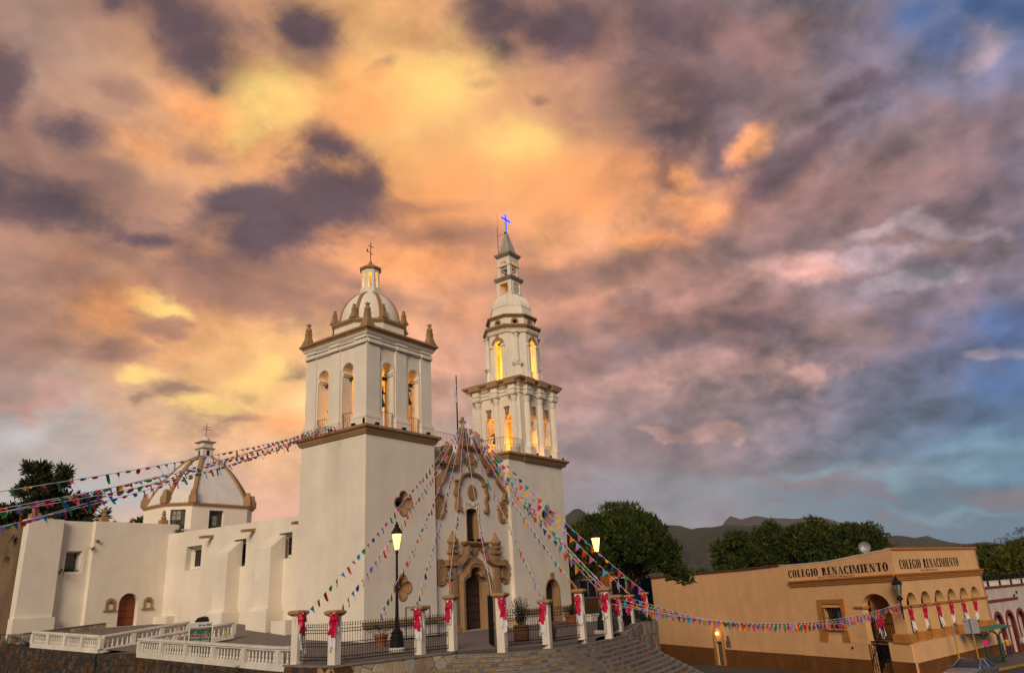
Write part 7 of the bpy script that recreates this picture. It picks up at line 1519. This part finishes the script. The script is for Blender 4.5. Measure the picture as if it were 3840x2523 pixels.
t = thing('rubbish_bin', 'blue bin standing behind the side gate', 'bin', (24.5, -1.6, 0)); mb = MB(); mb.rbox((21.8, -3.6, .55), .6, .6, 1.1, taper=1.1); build(mb, 'body', mat('bin_blue', (.02, .07, .2), .5), t); mb = MB(); mb.rbox((21.8, -3.6, 1.14), .7, .7, .08); build(mb, 'lid', mat('bin_lid', (.06, .16, .06), .5), t)

# bus shelter, sign poles, chair, person and car
GREENM = mat('dark_green_metal', (.012, .06, .035), .5, .15); GREENR = mat('green_roof', (.03, .20, .12), .5, .15); YEL = mat('pole_yellow', (.48, .25, .02), .6, .15)
s1, s2 = Vector((43.3, -23.9)), Vector((46.2, -24.6)); zs = street_z(*s1) + .14
t = thing('bus_shelter', 'green bus shelter with branching posts and a bench by the peach wall', 'bus shelter', (s1.x, s1.y, zs))
ax = (s2 - s1).normalized(); cr = Vector((ax.y, -ax.x))
for p in (s1, s2):
    mb = MB(); mb.tube([(p.x, p.y, zs - .2), (p.x, p.y, zs + 2.05)], .13, 10); post = build(mb, 'post', GREENM, t); mb = MB()
    for u, v in ((-1, -1), (-.4, -1), (.4, -1), (1, -1), (-1, 1), (1, 1), (0, 1)): e = p + ax * .75 * u + cr * .65 * v; mb.tube([(p.x, p.y, zs + 2.0), (e.x, e.y, zs + 2.62)], .025, 4)
    build(mb, 'strut', GREENM, post)
mb = MB(); c = (s1 + s2) / 2; a, b = s1 - ax * .9, s2 + ax * .9; mb.loft([[(p.x + cr.x * v, p.y + cr.y * v, zs + z) for v, z in ((-.9, 2.62), (0, 2.72), (.9, 2.62), (.9, 2.68), (0, 2.8), (-.9, 2.68))] for p in (a, b)]); build(mb, 'canopy', GREENR, t)
mb = MB()
for v in (-.15, .05, .25): mb.tube([(s1.x + cr.x * v, s1.y + cr.y * v, zs + .45), (s2.x + cr.x * v, s2.y + cr.y * v, zs + .45)], .05, 4)
mb.tube([(s1.x, s1.y, zs + .2), (s2.x, s2.y, zs + .2)], .03, 4); build(mb, 'bench', GREENM, t)
mb = MB(); p = s1 + cr * -.0; mb.rbox((p.x - .16, p.y - .05, zs + 1.62), .05, .34, .5); build(mb, 'poster', mat('pink_poster', (.62, .02, .22), .6), t)
def pole(label, x, y, zb, h, board=None):
    t = thing('sign_pole', label, 'sign pole', (x, y, zb)); mb = MB(); mb.tube([(x, y, zb - .3), (x, y, zb + h * (.6 if not board else .62))], .06, 6); build(mb, 'pole', YEL, t); mb = MB(); mb.tube([(x, y, zb + h * .6), (x, y, zb + h)], .055, 6); build(mb, 'upper_pole', GALV, t)
    if board:
        w, hh = board; d = Vector((x, y)) - Vector(CAMP); d.normalize(); s = Vector((d.y, -d.x)); mb = MB(); mb.hexa([(x + s.x * u + d.x * w_, y + s.y * u + d.y * w_, z) for z in (zb + h - hh, zb + h) for u, w_ in ((-w / 2, .1), (w / 2, .1), (w / 2, .13), (-w / 2, .13))]); b_ = build(mb, 'sign_back', GALV, t)
        mb = MB(); mb.hexa([(x + s.x * u + d.x * w_, y + s.y * u + d.y * w_, z) for z in (zb + h - .2, zb + h - .15) for u, w_ in ((-w / 2 + .03, .09), (-w / 2 + .28, .09), (-w / 2 + .28, .105), (-w / 2 + .03, .105))]); build(mb, 'red_sticker', RDB, b_)
pole('bare yellow and grey pole left of the square sign back', 38.6, -22.55, street_z(38.6, -22.5) + .14, 3.15)
pole('yellow pole carrying a square grey sign seen from behind', 41.0, -23.5, street_z(41, -23.5) + .14, 3.5, (1.02, 1.06))
t = thing('metal_chair', 'red metal chair beside the bus shelter bench', 'chair', (47.2, -24.3, zs)); x, y = 47.4, -24.6; mb = MB(); zz = street_z(x, y) + .14
for a, b in ((-.2, -.2), (.2, -.2), (.2, .2), (-.2, .2)): mb.tube([(x + a, y + b, zz), (x + a * .9, y + b * .9, zz + .45)], .018, 4)
for b in (-.2, .2): mb.tube([(x - .2, y + b, zz + .45), (x - .26, y + b, zz + .9)], .018, 4)
for k in range(4): mb.tube([(x - .21 - .013 * k, y - .2, zz + .55 + .11 * k), (x - .21 - .013 * k, y + .2, zz + .55 + .11 * k)], .018, 4)
build(mb, 'frame', REDT, t); mb = MB(); mb.rbox((x, y, zz + .46), .42, .42, .03); build(mb, 'seat', REDT, t)
# -- person waiting by the arches --
def person(label, x, y, z, az, shirt, trousers, H=1.68):
    t = thing('person', label, 'person', (x, y, z)); k = H / 1.75
    V = [(0, 0, .98), (0, 0, 1.18), (0, .01, 1.38), (0, .01, 1.5), (0, .03, 1.6), (.10, 0, .93), (.13, .02, .5), (.14, -.03, .09), (.14, .12, .04), (-.10, 0, .93), (-.14, -.04, .5), (-.16, -.1, .09), (-.16, .04, .04), (.2, 0, 1.42), (.27, .02, 1.14), (.24, .16, .98), (.23, .2, .9), (-.2, 0, 1.42), (-.28, -.02, 1.15), (-.27, .08, .92), (-.27, .1, .83)]
    E = [(0, 1), (1, 2), (2, 3), (3, 4), (0, 5), (5, 6), (6, 7), (7, 8), (0, 9), (9, 10), (10, 11), (11, 12), (2, 13), (13, 14), (14, 15), (15, 16), (2, 17), (17, 18), (18, 19), (19, 20)]
    rad = [.155, .14, .155, .065, .07, .10, .065, .045, .04, .10, .065, .045, .04, .065, .048, .036, .04, .065, .048, .036, .04]
    me = bpy.data.meshes.new('body'); me.from_pydata([(a * k, b * k, c * k) for a, b, c in V], E, []); o = bpy.data.objects.new('body', me); C.objects.link(o)
    sk = o.modifiers.new('skin', 'SKIN'); sv_ = me.skin_vertices[0].data
    for i, r in enumerate(rad): sv_[i].radius = (r * k, r * .82 * k); sv_[i].use_root = i == 0
    o.modifiers.new('sub', 'SUBSURF').levels = 1; o.modifiers['sub'].render_levels = 1
    me2 = bpy.data.meshes.new_from_object(o.evaluated_get(bpy.context.evaluated_depsgraph_get())); bpy.data.objects.remove(o)
    SK = MAT.get('skin') or mat('skin', (.28, .15, .09), .6, .05)
    for m_ in (SK, shirt, trousers, IRON): me2.materials.append(m_)
    for p in me2.polygons:
        c = p.center; a = abs(c.x) / k; h = c.z / k
        p.material_index = 3 if h < .1 else 2 if (h < 1.0 and a < .22) else 1 if (1.0 <= h < 1.48 and (a < .24 or h > 1.2)) else 0; p.use_smooth = True
    b = link('body', me2, t); b.rotation_euler = (0, 0, az)
    mb = MB(); mb.lathe([(0, -.125), (.05, -.11), (.075, -.05), (.085, .02), (.08, .08), (.05, .125), (0, .14)], (0, .04, 1.64), 12, sx=.95, sy=1.15); mb.lathe([(0, -.03), (.018, -.01), (0, .03)], (0, .14, 1.63), 6)
    for s in (-1, 1): mb.lathe([(0, -.03), (.02, 0), (0, .03)], (s * .083, .03, 1.64), 6)
    mb.v = [(a * k, b_ * k, c * k) for a, b_, c in mb.v]; o = build(mb, 'head', SK, t, local=True, smooth=True); o.rotation_euler = (0, 0, az)
    mb = MB(); mb.lathe([(.088, .0), (.094, .07), (.06, .135), (0, .155)], (0, .02, 1.645), 12, sx=.98, sy=1.15); mb.v = [(a * k, b_ * k, c * k) for a, b_, c in mb.v]; o = build(mb, 'hair', IRON, t, local=True, smooth=True); o.rotation_euler = (0, 0, az)
    mb = MB()
    for s in (-1, 1): mb.lathe([(0, -.012), (.012, 0), (0, .012)], (s * .032, .125, 1.655), 6)
    mb.tube([(-.025, .128, 1.585), (.025, .128, 1.585)], .006, 4)
    mb.v = [(a * k, b_ * k, c * k) for a, b_, c in mb.v]; o = build(mb, 'face', BLACKPAINT, t, local=True); o.rotation_euler = (0, 0, az)
px, py = 51.5, -24.6
person('person in a yellow T-shirt and blue jeans standing by the dark red arches', px, py, street_z(px, py) + .144, math.atan2(CAMP[1] - py, CAMP[0] - px) - math.pi / 2 + .4, mat('yellow_shirt', (.55, .30, .03), .8), mat('blue_jeans', (.03, .05, .11), .8))
px, py = 54.2, -25.6
person('person in white standing half hidden at the last dark red arch', px, py, street_z(px, py) + .144, math.atan2(CAMP[1] - py, CAMP[0] - px) - math.pi / 2 - .3, mat('white_shirt', (.55, .53, .5), .8), mat('grey_trousers', (.06, .06, .065), .8))
# -- silver saloon car --
SILVER = mat('silver_paint', (.33, .34, .36), .28, .03, 5., metal=.75); TYRE = mat('tyre_rubber', (.015, .015, .015), .9); CHROME = mat('chrome', (.6, .6, .6), .15, metal=1.); CARGLASS = mat('car_glass', (.01, .012, .014), .05, spec=.9); REDL = mat('tail_light', (.35, .01, .01), .3); HEADL = mat('head_light', (.55, .55, .58), .1, metal=.4)
cx, cy = 27.3, -24.7; cz = street_z(cx, cy); car = thing('parked_car', 'silver saloon car parked in front of the peach building', 'car', (cx, cy, cz)); car.rotation_euler = (R(0), R(-4.6), math.atan2(.208, -.978))
def sect(x, hw, zb, zs, zt, tum=.86):
    """one cross-section of the body, left half mirrored"""
    h = [(hw * .86, zb), (hw * .97, zb + .12), (hw, lerp(zb, zs, .55)), (hw * .985, zs - .03), (hw * .95, zs), (hw * tum * .92, lerp(zs, zt, .55)), (hw * .5, zt - .005), (0, zt)]
    return [(x, y, z) for y, z in h] + [(x, -y, z) for y, z in reversed(h[:-1])]
mb = MB(); mb.loft([sect(*q) for q in ((2.28, .62, .36, .58, .62), (2.18, .76, .24, .66, .72), (1.95, .84, .2, .72, .80), (1.5, .885, .19, .80, .87), (.9, .90, .19, .88, .95), (.55, .905, .19, .91, .985), (0, .91, .19, .93, .97), (-.8, .91, .19, .94, .98), (-1.45, .90, .19, .955, 1.02), (-1.9, .86, .22, .97, 1.04), (-2.2, .80, .3, .94, 1.0), (-2.32, .70, .42, .82, .86))]); body = build(mb, 'body', SILVER, car, local=True, smooth=True)
def gh(x, hw, z): return [(x, hw, z), (x, hw * .6, z + .02), (x, 0, z + .03), (x, -hw * .6, z + .02), (x, -hw, z)]
mb = MB(); prof = [(.75, .74, .97), (.25, .66, 1.24), (-.12, .60, 1.40), (-.6, .585, 1.45), (-1.05, .60, 1.41), (-1.45, .68, 1.22), (-1.85, .74, 1.04)]
rings = [gh(x, w, z) for x, w, z in prof[2:5]]; mb.loft(rings, caps=False, closed=False)
for s in (-1, 1):
    def P(x, w, z, o=0.): return (x, s * (w + o), z)
    mb.tube([P(.78, .78, .95), P(.25, .675, 1.24), P(-.12, .615, 1.40), P(-.6, .60, 1.445), P(-1.05, .615, 1.41), P(-1.45, .69, 1.22), P(-1.9, .76, 1.03)], .042, 6); mb.tube([P(-.52, .615, 1.43), P(-.55, .86, .95)], .035, 5)
build(mb, 'roof', SILVER, car, local=True, smooth=True)
mb = MB(); mb.loft([[(x, w * k, z + (.03 if abs(k) < .7 else 0)) for k in (-1, -.5, 0, .5, 1)] for x, w, z in ((.82, .77, .955), (.3, .68, 1.215), (-.1, .60, 1.395))], caps=False, closed=False); build(mb, 'windscreen', CARGLASS, car, local=True)
mb = MB(); mb.loft([[(x, w * k, z) for k in (-1, 0, 1)] for x, w, z in ((-1.07, .6, 1.40), (-1.45, .68, 1.22), (-1.86, .74, 1.05))], caps=False, closed=False); build(mb, 'rear_window', CARGLASS, car, local=True)
for s in (-1, 1):
    mb = MB(); mb.add([(.72, s * .86, .95), (-.52, s * .87, .95), (-.5, s * .615, 1.42), (-.14, s * .61, 1.385), (.27, s * .67, 1.22)], [(0, 1, 2, 3, 4)]); build(mb, 'side_window', CARGLASS, car, local=True)
    mb = MB(); mb.add([(-.58, s * .87, .95), (-1.72, s * .85, 1.0), (-1.45, s * .69, 1.2), (-1.06, s * .615, 1.395), (-.54, s * .61, 1.42)], [(0, 1, 2, 3, 4)]); build(mb, 'side_window', CARGLASS, car, local=True)
    mb = MB(); mb.loft([[(.62 + x, s * (.95 + .1 * q), .98 + z) for x, z in ((-.07, -.07), (.06, -.06), (.07, .05), (-.07, .07))] for q in (0, .5, 1.3)]); mb.tube([(.6, s * .86, .95), (.62, s * .97, .97)], .02, 4); build(mb, 'wing_mirror', SILVER, car, local=True)
    for x in (-.02, -1.0): mb = MB(); mb.tube([(x - .1, s * .925, .80), (x + .1, s * .925, .80)], .018, 5); build(mb, 'door_handle', CHROME, car, local=True)
    mb = MB()
    for x in (.62, -.55, -1.5): mb.tube([(x, s * .912, .3), (x, s * .915, .9)], .006, 4)
    mb.tube([(.62, s * .912, .3), (-1.3, s * .912, .3)], .006, 4); build(mb, 'door_seam', BLACKPAINT, car, local=True)
    mb = MB(); mb.loft([[(x, s * y, z) for y, z in ((.5, .56), (.78, .58), (.80, .70), (.52, .66))] for x in (2.22, 2.0)]); build(mb, 'headlight', HEADL, car, local=True)
    mb = MB(); mb.loft([[(x, s * y, z) for y, z in ((.5, .74), (.78, .74), (.80, .92), (.52, .92))] for x in (-2.3, -2.1)]); build(mb, 'tail_light', REDL, car, local=True)
    for x in (1.42, -1.38):
        M_ = Matrix.Translation((x, s * .80, .32)) @ Matrix.Rotation(R(90), 4, 'X')
        mb = MB(); mb.lathe([(.2, -.1), (.31, -.11), (.325, -.06), (.325, .06), (.31, .11), (.2, .1)], (0, 0, 0), 20).xform(M_); w = build(mb, 'wheel', TYRE, car, local=True)
        mb = MB(); mb.lathe([(.05, -.09), (.2, -.1), (.21, 0), (.2, .1), (.05, .09)], (0, 0, 0), 12).xform(M_); build(mb, 'rim', CHROME, w, local=True)
mb = MB(); mb.loft([[(2.29, y, z) for y, z in ((-.4, .5), (.4, .5), (.42, .62), (-.42, .62))], [(2.2, y, z) for y, z in ((-.4, .5), (.4, .5), (.42, .62), (-.42, .62))]]); build(mb, 'grille', IRON, car, local=True)
mb = MB(); mb.loft([[(x, y, 1.465 + (.012 if abs(x + .6) < .2 else 0)) for y in (-.34, 0, .34)] for x in (-.3, -.6, -.9)], caps=False, closed=False); build(mb, 'sunroof', CARGLASS, car, local=True)

# ======================= TREES =========================================================================================
BARK = mat('dark_bark', (.035, .026, .02), .95, .35, 4., .7, 14.)
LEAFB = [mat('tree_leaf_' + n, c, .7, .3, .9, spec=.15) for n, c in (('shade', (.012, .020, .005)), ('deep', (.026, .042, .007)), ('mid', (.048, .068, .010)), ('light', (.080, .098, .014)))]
LEAFY = [mat('yellow_leaf_' + n, c, .7, .3, .6, spec=.15) for n, c in (('shade', (.014, .018, .004)), ('deep', (.040, .050, .006)), ('mid', (.075, .085, .010)), ('light', (.105, .11, .014)))]
NEEDLE = [mat('needle_' + n, c, .7, .3, .9, spec=.15) for n, c in (('shade', (.010, .014, .007)), ('deep', (.020, .028, .010)), ('mid', (.034, .042, .014)), ('light', (.05, .055, .02)))]
def leaf_cloud(blobs, n, size, rg, up=.3, long=1.6, core=True, gap=.0, outer=.72):
    """leaf-sized faces filling lumps: every lump is a ball of sprays, denser to its outside"""
    mb = MB(); W = [r * r for _, _, _, r in blobs]; tot = sum(W)
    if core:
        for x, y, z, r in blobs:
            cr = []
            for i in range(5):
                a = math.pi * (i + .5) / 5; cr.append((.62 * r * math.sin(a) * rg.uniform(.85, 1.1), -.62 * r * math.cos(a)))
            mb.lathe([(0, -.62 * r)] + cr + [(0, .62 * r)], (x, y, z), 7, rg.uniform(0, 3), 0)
    for (x, y, z, r), w in zip(blobs, W):
        k = int(n * w / tot)
        for _ in range(k):
            u = rg.uniform(-1, 1); a = rg.uniform(0, 2 * math.pi); q = math.sqrt(1 - u * u); d = Vector((q * math.cos(a), q * math.sin(a), u))
            rr = r * (outer + (1.08 - outer) * rg.random() ** .8) * (1 + .16 * math.sin(5 * a + x * 3) * q + .14 * math.sin(7 * u + y)); p = Vector((x, y, z)) + d * rr
            f = (d * .7 + Vector((rg.uniform(-1, 1), rg.uniform(-1, 1), rg.uniform(-1, 1) + up))).normalized(); s = f.cross(Vector((rg.uniform(-1, 1), rg.uniform(-1, 1), rg.uniform(-1, 1)))).normalized(); L = size * rg.uniform(.6, 1.35)
            m = 3 if rg.random() < .14 else rg.choice((1, 1, 2, 2)); 
            mb.add([p - s * L * .36, p + f * L * .5 * long - s * L * .1, p + f * L * long, p + s * L * .36], [(0, 1, 2), (0, 2, 3)], m)
    return mb
def limb(mb, a, b, r0, r1, rg, n=5, wob=.12):
    a, b = Vector(a), Vector(b); L = (b - a).length; pts = [a.lerp(b, i / n) + (Vector((rg.uniform(-1, 1), rg.uniform(-1, 1), rg.uniform(-.4, .6))) * L * wob * math.sin(math.pi * i / n) if 0 < i < n else Vector((0, 0, 0))) for i in range(n + 1)]
    mb.tube(pts, [lerp(r0, r1, i / n) for i in range(n + 1)], 7)
def tree(name, label, base, blobs, n, size, mats, seed, trunk_r=.25, fork=None, group=None, up=.3, long=1.6, ntr=7, cat='tree', outer=.72):
    rg = random.Random(seed); t = thing(name, label, cat, base, group); mb = MB(); f = fork or (base[0], base[1], base[2] + 2.2)
    limb(mb, base, f, trunk_r, trunk_r * .75, rg)
    for b in sorted(blobs, key=lambda q: -q[3])[:ntr]: limb(mb, f, (b[0], b[1], b[2] - b[3] * .2), trunk_r * .55, trunk_r * .12, rg)
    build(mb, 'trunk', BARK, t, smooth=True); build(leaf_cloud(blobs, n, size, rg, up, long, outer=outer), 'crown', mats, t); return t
def lumps(c, R3, n, r, rg, lo=-.6):
    """lumps spread over an ellipsoid"""
    out = [(c[0], c[1], c[2], min(R3) * .72)]
    for i in range(n):
        u = lerp(lo, 1, (i + .5) / n); a = i * 2.39996 + rg.uniform(-.3, .3); q = math.sqrt(max(0, 1 - u * u)); k = rg.uniform(.72, .95)
        out.append((c[0] + R3[0] * q * math.cos(a) * k, c[1] + R3[1] * q * math.sin(a) * k, c[2] + R3[2] * u * k, r * rg.uniform(.72, 1.25)))
    return out
def atc(az, D, z): return (CAMP[0] + math.sin(R(az)) * D, CAMP[1] + math.cos(R(az)) * D, z)
rg = random.Random(11)
# the big rounded tree by the steps
c = (24.0, -2.9, 5.15); bl = lumps(c, (3.7, 3.9, 2.75), 38, .95, rg, -.5) + [(26.2, -6.2, 3.2, .75), (26.6, -6.9, 2.7, .6), (26.0, -6.0, 4.1, .8)]
tree('rounded_tree', 'big rounded dark green tree with feathery foliage behind the right street lamp', (24.2, -3.4, 0), bl, 26000, .17, LEAFB, 1, .26, (24.2, -3.4, 2.2), up=.75, long=2.0, outer=.8)
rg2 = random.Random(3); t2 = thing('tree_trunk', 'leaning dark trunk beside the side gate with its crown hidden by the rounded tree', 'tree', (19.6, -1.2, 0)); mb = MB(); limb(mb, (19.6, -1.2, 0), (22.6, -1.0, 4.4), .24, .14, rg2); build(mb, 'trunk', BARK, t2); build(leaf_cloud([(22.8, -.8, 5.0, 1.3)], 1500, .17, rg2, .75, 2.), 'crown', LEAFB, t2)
bl = lumps((28.0, 6.5, 5.2), (2.6, 3.0, 2.4), 16, 1.0, rg, -.5); tree('shade_tree', 'darker green tree squeezed between the slender tower and the rounded tree', (28, 6.5, 0), bl, 9000, .2, LEAFB, 2, .25)
# row of tall trees behind the peach building
for i, (az, D, zc, RR, n, lab) in enumerate(((69.6, 104, 4.7, (3.6, 3.4, 3.2), 20, 'leftmost of the broad trees behind the peach building, lower on its left side'), (72.0, 106, 5.3, (3.3, 3.2, 3.0), 18, 'second broad tree behind the peach building, with a narrow rounded top'), (74.7, 105, 5.5, (4.0, 3.8, 3.2), 22, 'tallest broad tree behind the peach building, in the middle of the row'), (77.2, 107, 4.9, (3.6, 3.4, 3.2), 20, 'rightmost broad tree behind the peach building, near the satellite dish'))):
    c = atc(az, D, zc); bl = lumps(c, RR, n, 1.15, random.Random(20 + i), -.7); tree('broad_tree', lab, (c[0], c[1], -5), bl, 9000, .3, LEAFB, 30 + i, .3, (c[0], c[1], 1.0), 'broad trees behind the peach building', outer=.66)
for i, (az, D, zc, r, lab) in enumerate(((66.6, 101, 3.0, .9, 'small tree top peeping over the dark red parapet tiles'), (68.4, 102, 3.0, 1.4, 'low leafy clump at the left foot of the broad trees'), (81.2, 120, 3.2, .7, 'tiny round tree top above the peach parapet near its right end'))):
    c = atc(az, D, zc); tree('small_tree', lab, (c[0], c[1], -5), lumps(c, (r, r, r * .7), 6, r * .5, random.Random(70 + i)), 1100, .26, LEAFB, 80 + i, .14)
# fan palm beyond the roof
c = atc(79.15, 112, 5.6); t = thing('palm_tree', 'fan palm with yellowing fronds rising beyond the satellite dish', 'palm tree', (c[0], c[1], -5)); mb = MB(); mb.tube([(c[0], c[1], -5), (c[0] + .2, c[1], 2), (c[0], c[1], 5.2)], [.35, .3, .26], 8); build(mb, 'trunk', BARK, t); mb = MB(); rg = random.Random(8)
for k in range(34):
    az, up = rg.uniform(0, 6.28), rg.uniform(-.7, 1.35); b = (c[0], c[1], 5.2); fan_leaf(mb, b, az, rg.uniform(1.0, 1.5), up, 3 if up < 0 else rg.choice((1, 2, 2)))
build(mb, 'fronds', [LEAFB[0], LEAFB[2], LEAFY[2], mat('dry_frond', (.16, .105, .05), .9)], t)
# yellow-green trees and wooded slope at the right
for i, (az, D, zc, RR, n, lab) in enumerate(((84.4, 118, 1.8, (4.2, 4.2, 2.3), 22, 'yellow-green spreading tree just right of the peach building'), (87.0, 124, 2.2, (4.6, 4.6, 2.5), 22, 'yellow-green spreading tree at the right edge above the roof railing'), (85.8, 112, .6, (3.4, 3.4, 1.7), 16, 'low yellow-green tree behind the roof railing'))):
    c = atc(az, D, zc); tree('spreading_tree', lab, (c[0], c[1], -6), lumps(c, RR, n, 1.25, random.Random(90 + i), -.4), 9000, .32, LEAFY, 95 + i, .3, (c[0], c[1], -1.5), 'yellow-green trees at the right', outer=.7)
mb = MB(); rg = random.Random(17)
for i in range(1500):
    az = rg.uniform(81.5, 92); u = rg.random(); h = interp(az, [80.5, 82, 83, 83.87, 84.54, 85.2, 85.56, 86.16, 86.74, 87.63, 89, 92], [-6, 6, 10.5, 12, 13.3, 14.2, 15.8, 17.4, 18.4, 20.2, 21.5, 22]); d = lerp(.36, 1.02, u) * 430; z = lerp(-20, h, min(1, (u / .97)) ** 1.25) + rg.uniform(-.3, .6); p = atc(az, d, z); r = rg.uniform(1.2, 2.6) * (.55 + .45 * u)
    m = rg.choice((0, 1, 1, 2, 4)); 
    for _ in range(34):
        a, b = rg.uniform(0, 6.28), rg.uniform(-.2, 1); q = math.sqrt(max(0, 1 - b * b)); c = Vector(p) + Vector((q * math.cos(a), q * math.sin(a), b * .8)) * r * rg.uniform(.7, 1.05); s = Vector((rg.uniform(-1, 1), rg.uniform(-1, 1), rg.uniform(-1, 1))) * r * .24; w = Vector((rg.uniform(-1, 1), rg.uniform(-1, 1), rg.uniform(-1, 1))) * r * .24; mb.add([c, c + s, c + w], [(0, 1, 2)], m)
tag(build(mb, 'woodland', [LEAFB[1], LEAFB[2], LEAFY[1], LEAFY[2], mat('grey_bush', (.07, .06, .04), .9, .3)]), kind='stuff')
# pine at the left, its needles in tufts
def pine(label, base, tufts, seed, trunk_top, r=.55, n=46):
    rg = random.Random(seed); t = thing('pine_tree', label, 'tree', base); mb = MB(); limb(mb, base, trunk_top, .4, .12, rg, wob=.03)
    for i, (x, y, z, _) in enumerate(tufts):
        if i % 2 == 0: q = min(.95, max(.2, (z - base[2] - 1.5) / (trunk_top[2] - base[2]))); limb(mb, Vector(base).lerp(Vector(trunk_top), q), (x, y, z), .09, .03, rg, 4, .06)
    build(mb, 'trunk', BARK, t, smooth=True); mb = MB()
    for x, y, z, s in tufts:
        for _ in range(n):
            d = Vector((rg.gauss(0, 1), rg.gauss(0, 1), rg.gauss(.35, 1))).normalized(); L = r * s * rg.uniform(.6, 1.1); w = d.cross(Vector((rg.uniform(-1, 1), rg.uniform(-1, 1), .3))).normalized() * r * s * .10; c = Vector((x, y, z)); mb.add([c - w, c + w, c + d * L + w * .5, c + d * L - w * .5], [(0, 1, 2, 3)], rg.choice((0, 1, 1, 2, 2, 3)))
    build(mb, 'crown', NEEDLE, t)
rg = random.Random(4); TU = []
pc = atc(21.7, 95, 0); sx = Vector((math.cos(R(21.7)), -math.sin(R(21.7))))
for u0, u1, z0, z1, k in ((-1.8, 2.2, 15.4, 17.6, 34), (-2.6, 1.0, 13.6, 15.6, 26), (-.5, 5.2, 12.6, 14.8, 44), (-5, 0, 11.2, 13.4, 30), (2, 6.0, 11.0, 12.6, 22), (-3, 7.4, 8.4, 10.8, 44), (-8, -3, 9, 12, 26)):
    for _ in range(k): u, d, z = rg.uniform(u0, u1), rg.uniform(-2.2, 2.2), rg.uniform(z0, z1); TU.append((pc[0] + sx.x * u + sx.y * -d, pc[1] + sx.y * u + sx.x * d, z, rg.uniform(.8, 1.3)))
pine('dark pine with tufted branches behind the left end of the chapel', (pc[0], pc[1], 0), TU, 6, (pc[0], pc[1], 16.8), .85, 60)
c = atc(27.75, 112, 13.4); tree('small_tree', 'small dark tree top showing over the chapel roof left of the dome', (c[0], c[1], 2), [(c[0] - .9, c[1], 13.1, .9), (c[0] + .2, c[1], 13.5, 1.0), (c[0] + 1.1, c[1] - .6, 13.2, .9), (c[0] + 1.8, c[1] - .9, 12.8, .7)], 1500, .3, LEAFB, 120, .2, (c[0], c[1], 10))
# weeds that have seeded themselves on ledges and walls
def weed(name, label, x, y, z, r, n, seed, up=(10, 85), mats=LEAF):
    rg = random.Random(seed); t = thing(name, label, 'plant', (x, y, z)); mb = MB()
    for _ in range(n): blade(mb, (x + rg.uniform(-r, r) * .5, y + rg.uniform(-r, r) * .3, z), rg.uniform(0, 6.3), r * rg.uniform(.5, 1.1), R(rg.uniform(*up)), r * .07, 4, rg.randrange(4))
    build(mb, 'leaves', mats, t)
weed('wall_plant', 'bushy weed growing under the urn beside the broad tower', 6.55, .1, 10.3, .55, 60, 1)
weed('wall_plant', 'weeds growing in the chapel window recess', -4.95, 23.8, 5.15, .5, 60, 2)
weed('wall_plant', 'weed rooted on the wall corner at the end of the nave parapet', 2.2, 23.0, 7.9, .6, 50, 3)
weed('wall_plant', 'small weed clinging beside the chapel window', -5.85, 23.15, 5.2, .35, 30, 4, (-60, 60))
weed('wall_plant', 'small weed clinging to the wall step above the chapel door', -4.05, 23.1, 6.7, .3, 30, 5, (-60, 60))
weed('wall_plant', 'grass tuft at the left foot of the cement spire', 18.0, 1.9, 30.05, .4, 40, 6)
weed('wall_plant', 'grass tuft at the right foot of the cement spire', 18.95, 1.9, 30.05, .4, 40, 7)
weed('wall_plant', 'spiky agave-like weed on top of the pale stone wall end', 17.0, -8.2, 0.05, .8, 40, 8)
weed('wall_plant', 'green weed growing from the old brown chapel flank', -8.45, 24.6, 7.4, .45, 40, 9, (-70, 60))
weed('wall_plant', 'tiny weed low on the old brown chapel flank', -8.45, 25.2, 6.2, .3, 30, 10, (-70, 60))
weed('wall_plant', 'small green tuft at the foot of the near balustrade', -9.9, -3.2, -.2, .22, 26, 11)

# ---- air: a closed box of thin even haze round the whole scene; the sky is outside ---------------------------------------
HAZE = 0.000045
if HAZE:
    mb = MB(); mb.box(-9500, 9500, -9500, 9500, -52, 470); hz = build(mb, 'haze', bpy.data.materials.new('thin_haze')); m = hz.data.materials[0]; m.use_nodes = True; nt = m.node_tree; nt.nodes.clear()
    pv = nt.nodes.new('ShaderNodeVolumePrincipled'); pv.inputs['Color'].default_value = (.78, .80, .88, 1); pv.inputs['Density'].default_value = HAZE; o = nt.nodes.new('ShaderNodeOutputMaterial'); nt.links.new(pv.outputs[0], o.inputs['Volume'])
    tag(hz, kind='stuff')
